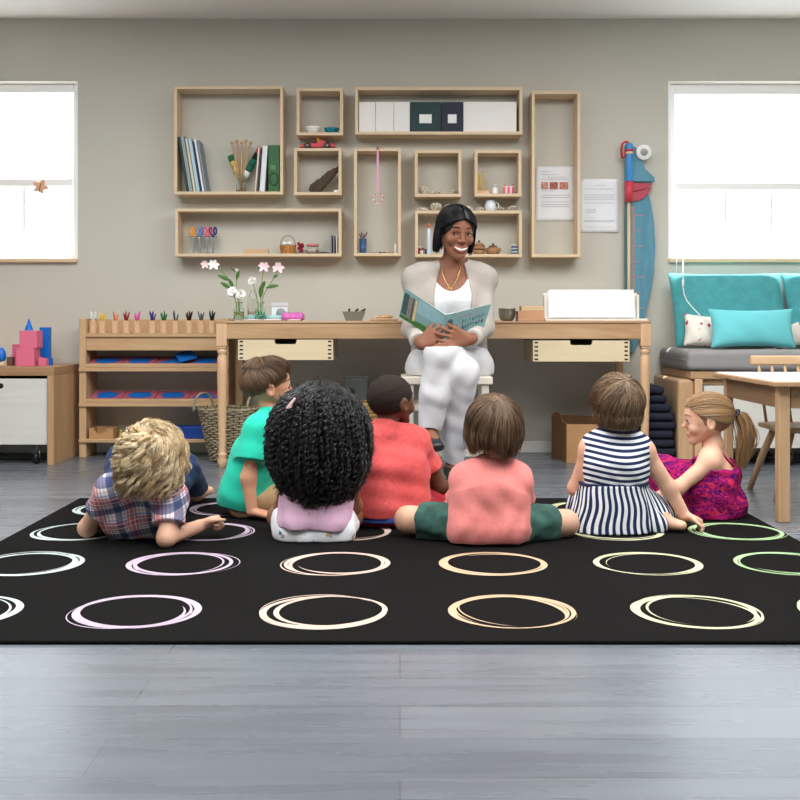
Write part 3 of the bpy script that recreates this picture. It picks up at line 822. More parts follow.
MB().tube([(hxx + .026 + .02 * math.sin(t), YI, zI + .034 - .02 * math.cos(t)) for t in np.linspace(.1, PI - .1, 12)], .0035, 8).build('handle', mat('jug_glaze', (0, 0, 0)), jg)
MB().prism([(hxx - .02, zI + .054), (hxx - .038, zI + .062), (hxx - .02, zI + .044)], YI - .006, YI + .006, .002).build('spout', mat('jug_glaze', (0, 0, 0)), jg)

# ---- box H
zH = sH['z0'] + .0004
pbx = atx(483)
tag(MB().box((atx(477.5), YI - .02, zH), (atx(489), YI + .02, zH + .023), .002).build('pencil_block', mat('peach_wood', (226, 186, 150), .6)), 'small peach wooden block holding yellow pencils', 'block')
for i, (xa, xb) in enumerate(((478.8, 478.0), (480.6, 479.6), (487, 482.6))):
    a = V((atx(xa), YI - .005 + .006 * i, zH + .0235)); b = V((atx(xb), YI - .005 + .006 * i, zH + .125))
    o = thing('yellow_pencil', ['yellow pencil standing closest to the box side', 'yellow pencil beside the closest one in the block', 'yellow pencil leaning across in the block'][i], 'pencil', a, group='yellow pencils in the block')
    MB().tube([a, a.lerp(b, .9)], .0033, 6).build('shaft', mat('pencil_yellow', (236, 194, 60), .4), o)
    MB().tube([a.lerp(b, .9), b], [.0033, .0006], 6).build('tip', mat('pencil_wood', (226, 190, 140), .6), o)
wj = thing('white_shaker', 'small white lidded shaker in the pencil box', 'shaker', (atx(495), YI, zH))
MB().lathe([(.017, 0), (.018, .003), (.016, .035), (.013, .042)], (atx(495), YI, zH), 20).build('body', mat('white_glaze', (0, 0, 0)), wj)
MB().lathe([(.014, .0425), (.014, .052), (.009, .057), (0, .058)], (atx(495), YI, zH), 20).build('lid', mat('lid_grey', (206, 208, 212), .4), wj)
pj = thing('striped_jar', 'pink and white striped jar with two knobs', 'jar', (atx(508.5), YI, zH))
for i in range(5):
    x = atx(504.2 + i * 2.2)
    MB().cyl((x, YI, zH), (x, YI, zH + .045), .0066, n=12, bev=.002).build('stripe_rod', mat('stripe_pink', (224, 104, 130), .5) if i % 2 == 0 else mat('stripe_white', (244, 228, 230), .5), pj)
MB().box((atx(503), YI - .008, zH + .045), (atx(514.2), YI + .008, zH + .05), .002).build('rim', mat('stripe_white', (0, 0, 0)), pj)
for x in (atx(504.5), atx(513)):
    MB().ball((x, YI, zH + .056), .0068).build('knob', mat('knob_pink', (206, 110, 120), .5), pj)

# ---- box I
zI0 = sI['z0'] + .0004
for i, (px, w_, h_, c, l) in enumerate(((419.5, .018, .05, (190, 52, 48), 'red paint tub at the end of the wide box'), (423, .014, .038, (226, 178, 60), 'yellow paint tub next to the red one'), (426.3, .016, .045, (60, 86, 160), 'blue paint tub beside the tall bottle'), (421.5, .02, .03, (226, 224, 220), 'white paint tub in front of the coloured tubs'))):
    yy = YI + (.02 if i < 3 else -.025)
    o = thing('paint_tub', l, 'paint tub', (atx(px, yy), yy, zI0), group='paint tubs in the wide box')
    MB().lathe([(w_ / 2, 0), (w_ / 2, h_ * .75)], (atx(px, yy), yy, zI0), 16).build('tub', mat('tub_%d_%d_%d' % c, c, .4), o)
    MB().lathe([(w_ / 2 + .001, h_ * .75), (w_ / 2 + .001, h_)], (atx(px, yy), yy, zI0), 16).build('lid', mat('tub_lid%d' % (i % 2), [(236, 236, 232), (150, 66, 60)][i % 2], .4), o)
bo = thing('glue_bottle', 'tall pale blue bottle with an orange cap beside the hair', 'bottle', (atx(428.8), YI - .02, zI0))
MB().lathe([(.011, 0), (.012, .003), (.012, .135), (.007, .15)], (atx(428.8), YI - .02, zI0), 18).build('body', mat('bottle_blue', (206, 222, 232), .3), bo)
MB().lathe([(.009, .1505), (.008, .168), (.003, .178), (0, .178)], (atx(428.8), YI - .02, zI0), 16).build('cap', mat('cap_orange', (226, 112, 52), .4), bo)
M_clay = mat('clay', (164, 122, 84), .7, noise=.2, nscale=80)
def lathe_thing(name, label, cat, c, parts, group=None):
    o = thing(name, label, cat, c, group=group)
    for nm, prof, m in parts: MB().lathe(prof, c, 24).build(nm, m, o)
    return o
x = atx(479)
lathe_thing('clay_bowl', 'lower brown clay bowl of the stack', 'bowl', V((x, YI, zI0)), [('body', [(.026, 0), (.032, .006), (.035, .024), (.031, .024), (.026, .006), (0, .004)], M_clay), ('rim', [(.0352, .0235), (.036, .027), (.031, .027), (.031, .0242)], mat('clay_dark', (110, 76, 52), .7))])
lathe_thing('clay_bowl', 'upper brown clay bowl resting in the stack', 'bowl', V((x, YI, zI0 + .0275)), [('body', [(.026, 0), (.031, .004), (.034, .02), (.03, .02), (.024, .006), (0, .004)], M_clay), ('rim', [(.0342, .0195), (.035, .023), (.03, .023), (.03, .0202)], mat('clay_dark', (0, 0, 0)))])
lathe_thing('clay_bowl', 'domed brown clay bowl upturned on the stacked bowls', 'bowl', V((x, YI, zI0 + .051)), [('dome', [(.03, 0), (.028, .008), (.016, .017), (0, .02)], M_clay), ('knob', [(.004, .0195), (.007, .026), (.004, .031), (0, .032)], mat('clay_dark', (0, 0, 0)))])
x = atx(493)
tp = lathe_thing('clay_pot', 'squat brown clay pot with a lid and knob', 'pot', V((x, YI, zI0)), [('body', [(.022, 0), (.036, .008), (.041, .022), (.036, .038), (.024, .042), (0, .043)], M_clay), ('lid', [(.026, .0425), (.024, .048), (.01, .054), (0, .055)], mat('clay_dark', (0, 0, 0)))])
MB().ball((x, YI, zI0 + .06), .006).build('knob', M_gap, tp)
for sx in (-1, 1): MB().tube([(x + sx * (.036 + .01 * math.sin(t)), YI, zI0 + .028 + .008 * math.cos(t)) for t in np.linspace(0, PI, 8)], .003, 6).build('handle', M_clay, tp)
tag(MB().prism([(atx(499), zI0), (atx(509), zI0), (atx(508), zI0 + .006), (atx(502), zI0 + .022), (atx(499), zI0 + .026)], YI - .015, YI + .015, .003).build('grey_scoop', mat('scoop', (170, 166, 160), .6)), 'grey wedge-shaped stone between the clay pot and blue cups', 'stone')
for i in range(3):
    o = lathe_thing('striped_cup', ['bottom', 'middle', 'top'][i] + ' blue and white cup of the stack of three', 'cup', V((atx(515.5), YI, zI0 + i * .0185)), [('body', [(.022, 0), (.0245, .003), (.0245, .012)], mat('cup_blue', (84, 112, 138), .4)), ('rim', [(.0248, .012), (.0248, .018), (.021, .018)], mat('cup_white', (216, 222, 226), .4))], group='stacked cups in the wide box')

# ---- paper notices
def paper(x0, x1, y0, y1, Y, label, pics, lines, seed):
    o = thing('paper_sign', label, 'notice', P((x0 + x1) / 2, y1, Y))
    X0, X1, Zt, Zb = PX(x0, Y), PX(x1, Y), PZ(y0, Y), PZ(y1, Y)
    t = bmesh.new(); nx, nz = 10, 14; g = []
    for j in range(nz + 1):
        row = []
        for i in range(nx + 1):
            u, v = i / nx, j / nz
            b = .004 * math.sin(3 * u + 5 * v + seed) * (1 - v) + (.0025 * math.sin(14 * v + 5 * u) if seed else 0) * (1 - v)
            row.append(t.verts.new((X0 + (X1 - X0) * u, Y - .004 + b * .5, Zb + (Zt - Zb) * v)))
        g.append(row)
    for j in range(nz):
        for i in range(nx): t.faces.new((g[j][i], g[j][i + 1], g[j + 1][i + 1], g[j + 1][i]))
    mb = MB(); mb._take(t, None, True); s_ = mb.build('sheet', mat('paper_white', (236, 238, 244), .8), o)
    sm = s_.modifiers.new('thick', 'SOLIDIFY'); sm.thickness = .0006
    ln = MB(); W = X1 - X0; H = Zt - Zb; gg = random.Random(seed)
    for v, a, b in lines:
        xx = X0 + W * a
        while xx < X0 + W * b:
            wl = gg.uniform(.004, .012); wl = min(wl, X0 + W * b - xx)
            ln.box((xx, Y - .0082, Zt - H * v - .001), (xx + wl, Y - .0072, Zt - H * v + .001)); xx += wl + .003
    ln.build('printed_text', mat('print_grey', (152, 156, 166), .8), o)
    for (u0, u1, v0, v1, c) in pics:
        pc = MB().box((X0 + W * u0, Y - .0084, Zt - H * v1), (X0 + W * u1, Y - .0072, Zt - H * v0)).build('printed_picture', mat('pic_%d_%d_%d' % c, c, .7, noise=.5, nscale=90), o)
    return o
L1 = [(.10, .12, .35), (.15, .14, .6), (.2, .3, .8), (.24, .14, .85), (.45, .15, .5)] + [(v, .14, .9) for v in (.53, .57, .65, .70, .74)]
n1 = paper(536, 573.5, 166.5, 221, WALL - .002, 'white printed notice with three small photos inside the tall box', [(.13, .32, .29, .42, (200, 150, 134)), (.36, .58, .29, .42, (168, 96, 84)), (.62, .85, .29, .42, (186, 124, 108))], L1, 0)
L2 = [(.12, .4, .66)] + [(v, .1, .9) for v in (.19, .3, .34, .38, .45, .78, .8, .9)] + [(v, .12, .4) for v in (.57, .6, .63, .73)]
paper(580.3, 618, 179, 232.5, WALL - .002, 'white printed sheet with wrinkled lower half beside the tall box', [], L2, 2)
tag(MB().lathe([(.004, 0), (.006, .002), (.006, .006), (0, .008)], (0, 0, 0), 14, M=Matrix.Translation(P(572, 163.8, WALL - .001)) @ Matrix.Rotation(PI / 2, 4, 'X')).build('push_pin', mat('pin_cream', (232, 226, 206), .4)), 'tiny cream push pin above the notice with photos', 'pin')

# ---- crocodile height chart on the wall
YC = 6.0
def cz(py): return PZ(py, YC)
def cx_(px): return PX(px, YC)
croc = thing('height_chart', 'blue wooden crocodile height chart with red jaw on the wall', 'height chart', (cx_(637), YC, cz(352)))
M_cb = wood('blue_stain', (92, 158, 186), (64, 134, 160), 'Z', 1.6, .6, ring=8)
M_cr = wood('red_stain', (204, 66, 86), (184, 50, 70), 'X', 1.2, .5)
body = [(627.5, 201), (649, 194), (652, 206), (654.3, 222), (655.5, 245), (654.5, 270), (651, 292), (647, 308), (643.5, 325), (640, 338), (634, 352), (627.5, 352)]
MB().prism([(cx_(a), cz(b)) for a, b in body], YC + .005, YC + .02, .002).build('body', M_cb, croc)
head = [(625, 145), (632, 145.5), (636, 148), (639, 153), (642.5, 162), (645, 169), (650, 173.5), (654, 177), (654.8, 181.5), (625, 181.8)]
MB().prism([(cx_(a), cz(b)) for a, b in head], YC - .005, YC + .018, .002).build('head', M_cb, croc)
MB().prism([(cx_(a), cz(b)) for a, b in [(625, 182.4), (653, 184), (650, 185.8), (646, 188), (640, 190.3), (633, 191.5), (625, 191.6)]], YC - .006, YC + .018, .0015).build('upper_jaw', M_cr, croc)
MB().prism([(cx_(a), cz(b)) for a, b in [(625, 192.2), (633, 192), (640, 190.9), (646, 188.6), (652, 185.8), (649.5, 192), (644, 198), (637, 201.2), (625, 201.8)]], YC - .006, YC + .018, .0015).build('lower_jaw', M_cr, croc)
MB().cyl((cx_(628.5), YC - .016, cz(181.6)), (cx_(628.5), YC - .016, cz(144)), .021, n=24, bev=.003).build('post', mat('post_blue', (62, 138, 204), .4), croc)
MB().cyl((cx_(628.5), YC - .014, cz(202)), (cx_(628.5), YC - .014, cz(181.8)), .021, n=24).build('collar', mat('jaw_red', (208, 62, 82), .4), croc)
MB().cyl((cx_(628.5), YC - .008, cz(352)), (cx_(628.5), YC - .008, cz(202)), .0095, n=16).build('dowel', wood('dowel', (232, 204, 170), (216, 182, 140), 'Z', 1), croc)
MB().box((cx_(625), YC + .004, cz(352)), (cx_(626.8), YC + .02, cz(202)), .001).build('edge_strip', mat('edge_teal', (60, 112, 124), .5), croc)
ey = MB().lathe([(0, 0), (.042, 0), (.0435, .003), (.0435, .009), (.041, .012), (0, .012)], n=36, M=Matrix.Translation(V((cx_(642.7), YC - .02, cz(153)))) @ Matrix.Rotation(PI / 2, 4, 'X')).build('eye', M_white, croc)
MB().lathe([(0, 0), (.021, 0), (.021, .002), (0, .0025)], n=28, M=Matrix.Translation(V((cx_(642.7), YC - .0322, cz(153)))) @ Matrix.Rotation(PI / 2, 4, 'X')).build('pupil', mat('pupil_grey', (168, 168, 164), .5), ey)
for i in range(9):
    zz = cz(215 + i * 15.5)
    MB().box((cx_(636), YC + .0035, zz - .003), (cx_(644 - (i % 2) * 3), YC + .0055, zz + .003)).build('tick_mark', mat('tick_pink', (176, 138, 140), .7), croc)
MB().box((cx_(631.5), YC + .0035, cz(340)), (cx_(635), YC + .0055, cz(206))).build('scale_strip', mat('scale_tan', (150, 140, 136), .7, noise=.2, nscale=80), croc)
lp = thing('red_strap', 'red strap loop tied around the crocodile post', 'strap', P(624, 158, YC - .03))
MB().tube([P(622, 158, YC - .01), P(621.2, 150, YC - .012), P(622.5, 143.5, YC - .012), P(626, 141.6, YC - .012), P(629.5, 143, YC - .012)], .006, 8).tube([P(622, 158, YC - .01), P(624.5, 157, YC - .02), P(625.5, 152, YC - .03)], .005, 8).build('loop', mat('strap_red', (206, 38, 50), .6), lp)
MB().lathe([(.0225, -.006), (.024, -.006), (.024, .006), (.0225, .006)], (cx_(628.5), YC - .016, cz(151)), 24).build('band', mat('strap_red', (0, 0, 0)), lp)
MB().lathe([(.0222, -.006), (.0232, -.006), (.0232, .006), (.0222, .006)], (cx_(628.5), YC - .016, cz(153.6)), 24).build('pale_band', mat('strap_cream', (238, 210, 170), .6), lp)
# ================================================================ long work table
TZ = 0.756; TY0, TY1 = 5.40, 5.97
tx0, tx1 = PX(215.8, TY0), PX(652, TY0)
tab = thing('work_table', 'long oak work table with turned legs against the wall', 'table', ((tx0 + tx1) / 2, (TY0 + TY1) / 2, 0))
MB().box((tx0 + .052, TY0 + .006, TZ - .092), (tx1 - .055, TY0 + .03, TZ - .012), .002).build('front_apron', M_oak, tab)
MB().box((tx0 + .002, TY0, TZ - .012), (tx1 - .002, TY1, TZ), .003).build('table_top', M_oak, tab)
M_leg = wood('leg_oak', (226, 182, 136), (206, 156, 110), 'Z', 0.9, .45, ring=5)
def turned_leg(cx, cy, w, top, name='leg'):
    b = MB()
    b.box((cx - w / 2, cy - w / 2, top - .130), (cx + w / 2, cy + w / 2, top - .0125), .003)
    b.box((cx - w * .42, cy - w * .42, top - .145), (cx + w * .42, cy + w * .42, top - .130), .006)
    z = lambda t: (top - .145) * (1 - t)
    b.lathe([(w * .40, z(0)), (w * .47, z(.015)), (w * .47, z(.03)), (w * .36, z(.045)), (w * .36, z(.055)), (w * .46, z(.07)), (w * .48, z(.2)), (w * .45, z(.4)),
             (w * .37, z(.7)), (w * .33, z(.86)), (w * .33, z(.875)), (w * .43, z(.885)), (w * .43, z(.9)), (w * .36, z(.91)), (w * .46, z(.94)), (w * .43, z(.97)), (w * .34, z(.985)), (w * .33, 0)], (cx, cy, 0), 28)
    return b.build(name, M_leg, tab)
for cx, cy in ((tx0 + .028, TY0 + .03), (tx1 - .03, TY0 + .03)): turned_leg(cx, cy, .054, TZ)
for cx in (PX(239.5, 5.94), PX(619, 5.94)):
    MB().box((cx - .021, TY1 - .05, 0), (cx + .021, TY1 - .008, TZ - .0125), .003).build('leg', M_oakv, tab)
MB().box((tx0 + .03, TY1 - .03, TZ - .092), (tx1 - .03, TY1 - .012, TZ - .0125), .002).build('back_apron', M_oak, tab)
for cx in (tx0 + .028, tx1 - .03):
    MB().box((cx - .01, TY0 + .06, TZ - .092), (cx + .01, TY1 - .055, TZ - .0125), .002).build('side_apron', M_oaky, tab)
def drawer(x0, x1, y0, y1, label):
    Y = TY0 + .012
    X0, X1, Zt, Zb = PX(x0, Y), PX(x1, Y), min(PZ(y0, Y), TZ - .0945), PZ(y1, Y)
    o = thing('drawer_box', label, 'drawer', ((X0 + X1) / 2, Y + .2, Zb), group='drawers under the work table')
    W = X1 - X0; cxm = (X0 + X1) / 2; hw = W * .115; hh = .024
    f = MB()
    o1 = [(X0, Zb), (X1, Zb), (X1, Zt), (cxm + hw, Zt), (cxm + hw, Zt - hh + .008), (cxm + hw - .008, Zt - hh), (cxm - hw + .008, Zt - hh), (cxm - hw, Zt - hh + .008), (cxm - hw, Zt), (X0, Zt)]
    f.prism(o1, Y, Y + .014); f.build('front', M_ash, o)
    for sx, xx in ((-1, X0), (1, X1)):
        b = MB(); xa, xb = (xx, xx + .012) if sx < 0 else (xx - .012, xx)
        b.box((xa, Y + .0145, Zb), (xb, Y + .4, Zt)); b.build('side', M_ash, o)
        fj = MB()
        for k in range(5):
            zc = Zb + (Zt - Zb) * (k + .5) / 5
            xs = xx + sx * -.008
            fj.box((min(xs, xs - sx * .018), Y - .0006, zc - .0042), (max(xs, xs - sx * .018), Y + .002, zc + .0042))
        fj.build('finger_joint', M_gap, o)
    MB().box((X0 + .012, Y + .388, Zb), (X1 - .012, Y + .4, Zt)).build('back', M_ash, o)
    MB().box((X0 + .012, Y + .0145, Zb), (X1 - .012, Y + .388, Zb + .006)).build('bottom', M_ash, o)
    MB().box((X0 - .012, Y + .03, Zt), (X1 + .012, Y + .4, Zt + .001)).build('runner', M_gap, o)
    return o
drawer(238, 333, 339.5, 360, 'pale ply drawer hanging beneath the table near the flower vases')
drawer(533, 629.5, 340.5, 361.5, 'pale ply drawer hanging beneath the table near the white paper rack')

# ---- things on the work table
TT = TZ + .0004
def tabx(px, Y): return PX(px, Y)
M_vg, _nt, _b = nmat('vase_glass', .02); _b.inputs['Base Color'].default_value = (.86, .96, .9, 1); _b.inputs['Transmission Weight'].default_value = 1; _b.inputs['IOR'].default_value = 1.15
M_water, _nt, _b = nmat('vase_water', .02); _b.inputs['Base Color'].default_value = (.75, .9, .8, 1); _b.inputs['Transmission Weight'].default_value = 1; _b.inputs['IOR'].default_value = 1.12
M_stem = mat('stem_green', (112, 142, 70), .6); M_leaf = mat('leaf_green', (72, 112, 48), .5, noise=.2, nscale=50)
M_wpet = mat('white_petal', (246, 246, 242), .6, sss=.1); M_ppet = mat('pink_petal', (246, 214, 218), .6, sss=.1)
vY = 5.52
def vase(px, r, h, label):
    c = V((tabx(px, vY), vY, TT))
    o = thing('glass_vase', label, 'vase', c, group='glass vases with flowers')
    MB().lathe([(r * .9, 0), (r, .006), (r, h * .6), (r * .62, h * .74), (r * .6, h * .92), (r * .72, h), (r * .64, h), (r * .53, h * .92), (r * .55, h * .74), (r * .92, h * .58), (r * .92, .01), (0, .008)], c, 28).build('glass', M_vg, o)
    MB().lathe([(r * .9, .011), (r * .9, h * .5), (0, h * .5)], c, 24).build('water', M_water, o)
    return c
def leafmesh(mb, a, d, L, w, bend=.2):
    d = V(d).normalized(); s = d.cross(V((0, -1, .2))).normalized(); nrm = s.cross(d)
    t = bmesh.new(); rows = []
    for i in range(9):
        u = i / 8; wd = w * math.sin(PI * min(1, u * .95 + .03)) ** .8
        p = V(a) + d * L * u - V((0, 0, 1)) * bend * L * u * u
        rows.append([t.verts.new(p - s * wd + nrm * wd * .25), t.verts.new(p), t.verts.new(p + s * wd + nrm * wd * .25)])
    for A, B in zip(rows, rows[1:]):
        for k in (0, 1): t.faces.new((A[k], A[k + 1], B[k + 1], B[k]))
    mb._take(t, None, True)
def flower(stem_pts, kind, head_r, leaves, label, seed):
    pts = [P(a, b, vY + dy) for a, b, dy in stem_pts]
    # smooth
    sm = []
    for i in range(len(pts) - 1):
        p0, p1, p2, p3 = pts[max(i - 1, 0)], pts[i], pts[i + 1], pts[min(i + 2, len(pts) - 1)]
        for t in np.linspace(0, 1, 7)[:-1]:
            sm.append(.5 * ((2 * p1) + (p2 - p0) * t + (2 * p0 - 5 * p1 + 4 * p2 - p3) * t * t + (3 * p1 - p0 - 3 * p2 + p3) * t ** 3))
    sm.append(pts[-1])
    o = thing('flower', label, 'flower', pts[0], group='flowers in the glass vases')
    MB().tube(sm, .0022, 7).build('stem', M_stem, o)
    g = random.Random(seed); h = pts[-1]; b = MB()
    if kind == 'ball':
        for i in range(34):
            v = V((g.gauss(0, 1), g.gauss(0, 1), g.gauss(0, 1))).normalized()
            leafmesh(b, h + v * head_r * .25, v + V((g.uniform(-.3, .3), 0, g.uniform(-.3, .3))), head_r * .85, head_r * .42, .1)
        b.ball(h, head_r * .6, 2)
        b.build('blossom', M_wpet, o)
    else:
        for k in range(6):
            a = 2 * PI * k / 6 + g.uniform(-.2, .2)
            v = V((math.cos(a), -.35, math.sin(a) * .8 + .2))
            leafmesh(b, h, v, head_r, head_r * .28, .15)
        b.ball(h, head_r * .22, 1)
        b.build('blossom', M_wpet if kind == 'wlily' else M_ppet, o)
    for (a, bb, dx, dz, L, w_) in leaves:
        lm = MB(); leafmesh(lm, P(a, bb, vY - .006), (dx, -.15, dz), L, w_, .12)
        l = lm.build('leaf', M_leaf, o); l.modifiers.new('s', 'SOLIDIFY').thickness = .0006
vase(239, .028, .098, 'small glass vase with white carnations on the table')
vase(260.5, .028, .098, 'small glass vase with pink lilies on the table')
flower([(239, 315, 0), (238, 300, 0), (236, 290, 0), (230, 280, .01), (222, 272, .01), (214, 264.5, .01)], 'wlily', .034, [(230, 281, -.9, .55, .075, .011), (231, 289, -.75, .6, .07, .011)], 'tall stem with a white lily head bending over the carnation vase', 1)
flower([(214, 264.5, .012), (209, 267, .012), (205, 264.5, .012)], 'plily', .026, [], 'pale bud flower at the tip of the bending lily stem', 2)
flower([(240, 315, .004), (238, 300, .004), (236, 289, 0), (237, 278, 0), (236.5, 270, .01)], 'bud', .012, [(236.5, 280, .25, .9, .062, .009), (233, 288, -.35, .95, .06, .010), (236, 272, -.7, .75, .04, .006)], 'leafy green stem rising out of the carnation vase', 3)
flower([(237, 315, -.004), (236, 303, -.006), (232.5, 291.5, -.01)], 'ball', .027, [], 'round white carnation on the outer side of the carnation vase', 4)
flower([(240, 315, -.004), (239.5, 305, -.006), (240.5, 294, -.012)], 'ball', .026, [], 'round white carnation leaning over the carnation vase rim', 5)
flower([(259, 315, .004), (257, 298, .006), (254, 287, .006), (252.5, 281, .01)], 'ball', .023, [], 'single white carnation above the tall clear bottle', 6)
flower([(260, 315, 0), (261, 298, 0), (262, 282, 0), (264, 266.5, 0)], 'plily', .034, [(260.5, 298, .1, 1, .085, .013), (261, 290, .35, .8, .06, .011), (262, 270, -.8, .7, .03, .006)], 'pale pink lily standing straight above the second vase', 7)
flower([(261.5, 315, 0), (263, 297, 0), (269, 286, 0), (275, 276, 0), (278.5, 267.5, 0)], 'plily', .036, [(266, 288, 1, .3, .075, .010), (273, 278, .8, .6, .035, .007)], 'pale pink lily on the stem leaning furthest out', 8)
bt = thing('clear_bottle', 'tall clear empty glass bottle between the two flower vases', 'bottle', (tabx(252.5, 5.62), 5.62, TT))
MB().lathe([(.024, 0), (.026, .006), (.026, .115), (.02, .135), (.012, .148), (.012, .162), (.014, .165), (.010, .165), (.010, .146), (.018, .132), (.0245, .113), (.0245, .01), (0, .008)], (tabx(252.5, 5.62), 5.62, TT), 28).build('glass', M_cg, bt)
def cloth(name, px0, px1, Y0, Y1, hgt, label, cat, m, seed, h=.0035):
    X0, X1 = tabx(px0, Y0), tabx(px1, Y0)
    F = Field(h); z = TT + hgt / 2
    F.rbox(((X0 + X1) / 2, (Y0 + Y1) / 2, z), ((X1 - X0) / 2, (Y1 - Y0) / 2, hgt / 2), None, hgt * .45, .0)
    F.fn(wrinkle(.003, 60, seed)).cut((0, 0, TT + .0005), (0, 0, -1))
    return tag(field_obj(name, F, m), label, cat)
cloth('teal_cloth', 245, 283, 5.56, 5.66, .03, 'folded pale teal cloth lying behind the vases', 'cloth', mat('teal_cloth', (160, 204, 204), .9, bump=.3), 2)
cloth('pink_pouch', 281, 304, 5.50, 5.58, .045, 'crumpled magenta pink pouch on the table', 'pouch', mat('pink_fabric', (206, 108, 178), .8, noise=.2, nscale=40, bump=.4), 3)
cloth('striped_cloth', 243, 300, 5.44, 5.495, .008, 'thin pale pink cloth along the table edge', 'cloth', mat('pale_cloth', (226, 206, 208), .9, bump=.3), 4)
cn = thing('card_stand', 'white card stand with a grey disc on the table', 'stand', (tabx(280, 5.64), 5.64, TT))
X0, X1 = tabx(272, 5.64), tabx(288, 5.64)
MB().box((X0, 5.62, TT), (X1, 5.66, TT + .098), .003).build('panel', mat('stand_white', (238, 240, 244), .5), cn)
MB().box((X0 - .002, 5.615, TT + .08), (X1 + .002, 5.62, TT + .097), .001).build('top_band', mat('stand_band', (220, 220, 222), .5), cn)
MB().cyl((tabx(281.5, 5.64), 5.612, TT + .042), (tabx(281.5, 5.64), 5.62, TT + .042), .026, n=24).build('disc', mat('disc_grey', (150, 156, 160), .5), cn)
# grey tin basket with pliers
bX = tabx(354, 5.55)
gb = thing('tin_tray', 'small grey flared tin tray on the table', 'tray', (bX, 5.55, TT))
b = MB(); t = bmesh.new()
lo4 = [(-.042, -.03), (.042, -.03), (.042, .03), (-.042, .03)]; hi4 = [(-.06, -.042), (.06, -.042), (.06, .042), (-.06, .042)]
A = [t.verts.new((bX + x, 5.55 + y, TT)) for x, y in lo4]; B = [t.verts.new((bX + x, 5.55 + y, TT + .05)) for x, y in hi4]
C_ = [t.verts.new((bX + x * .95, 5.55 + y * .95, TT + .05)) for x, y in hi4]; D = [t.verts.new((bX + x * .92, 5.55 + y * .92, TT + .004)) for x, y in lo4]
t.faces.new(A[::-1]); t.faces.new(D)
for k in range(4):
    k2 = (k + 1) % 4
    t.faces.new((A[k], A[k2], B[k2], B[k])); t.faces.new((B[k], B[k2], C_[k2], C_[k])); t.faces.new((C_[k], C_[k2], D[k2], D[k]))
b._take(t); b.build('tray', mat('tin_grey', (132, 134, 124), .5, .3), gb)
for i, (x, c) in enumerate(((-.025, (60, 60, 58)), (.0, (44, 46, 48)), (.022, (70, 68, 62)))):
    tag(MB().tube([(bX + x, 5.55 - .01, TT + .03), (bX + x * 1.4 + .01, 5.55, TT + .052), (bX + x * 1.8 + .02, 5.56, TT + .062)], .006, 8).build('dark_tool', mat('tool%d' % i, c, .5)), ['dark tool handle leaning over the outer rim of the tin tray', 'black tool handle in the middle of the tin tray', 'brown-grey tool handle leaning right in the tin tray'][i], 'tool', 'tool handles in the tin tray')
# plate of wooden pieces next to the woman
tag(MB().box((tabx(370, 5.5), 5.46, TT), (tabx(398, 5.5), 5.6, TT + .014), .004).build('wooden_board', wood('board_w', (222, 178, 132), (200, 150, 104), 'X', 1.4)), 'small wooden board on the table beside the open book', 'board')
for i, (px, c) in enumerate(((378, (226, 190, 150)), (384.5, (232, 178, 96)), (390, (220, 176, 130)))):
    tag(MB().ball((tabx(px, 5.52), 5.52, TT + .0145 + .007), (.016, .014, .0075), 2, jitter=.15, seed=i).build('wood_chip', mat('chip%d' % i, c, .6)), ['cream wood chip on the small board, furthest from the book', 'yellow wood chip in the middle of the small board', 'tan wood chip on the small board nearest the woman'][i], 'wood chip', 'wood chips on the small board')
# metal bowl, wood block box, flat strip
bw = thing('metal_bowl', 'small brushed metal bowl beside the wooden box', 'bowl', (tabx(507, 5.52), 5.52, TT))
r = .044
MB().lathe([(.024, 0), (.034, .006), (.043, .024), (.0455, .045), (.044, .062), (.0465, .066), (.043, .066), (.0415, .046), (.04, .024), (.03, .01), (0, .008)], (tabx(507, 5.52), 5.52, TT), 32).build('body', mat('dull_steel', (150, 152, 146), .35, .8), bw)
tag(MB().box((tabx(487.5, 5.5), 5.44, TT), (tabx(497, 5.5), 5.56, TT + .012), .002).build('wooden_strip', M_birch), 'thin pale wooden strip on the table beside the metal bowl', 'slat')
wbx = thing('wooden_box', 'small reddish wooden box with a paler lid on the table', 'box', (tabx(530, 5.5), 5.5, TT))
X0, X1 = tabx(517, 5.5), tabx(543.2, 5.5)
MB().box((X0, 5.45, TT), (X1, 5.57, TT + .052), .002).build('body', wood('red_beech', (214, 160, 116), (196, 138, 96), 'X', 1.2), wbx)
MB().box((X0 + .018, 5.46, TT + .0524), (X1 - .002, 5.56, TT + .078), .002).build('lid', wood('pale_lid', (228, 194, 146), (214, 174, 124), 'X', 1.2), wbx)
# white paper rack
rY = 5.46
rc = thing('paper_rack', 'cream wooden rack holding a stack of white paper', 'rack', (tabx(595, rY), rY + .06, TT))
M_cream = mat('cream_board', (226, 222, 212), .6)
MB().box((tabx(544.5, rY), rY - .03, TT), (tabx(646.5, rY), rY + .12, TT + .012), .002).build('base', M_cream, rc)
tilt = Matrix.Translation((0, rY + .05, TT + .013)) @ Matrix.Rotation(-.22, 4, 'X')
MB().box((tabx(545, rY), 0, 0), (tabx(640.5, rY), .012, .138), .002, tilt).build('back_board', M_cream, rc)
for x in (tabx(545, rY), tabx(638.5, rY)):
    MB().prism([(0, 0), (.085, 0), (.085, .02), (.03, .125), (0, .125)], x, x + .01, .001, Matrix.Translation((0, rY + .115, TT + .0125)) @ Matrix.Rotation(-PI / 2, 4, 'Z') @ Matrix.Translation((0, 0, 0)) if False else Matrix(((0, 1, 0, 0), (1, 0, 0, rY + .03), (0, 0, 1, TT + .0125), (0, 0, 0, 1)))).build('side_board', M_cream, rc)
ps = thing('paper_stack', 'stack of blank white paper leaning in the cream rack', 'paper', (tabx(593, rY), rY + .04, TT + .013))
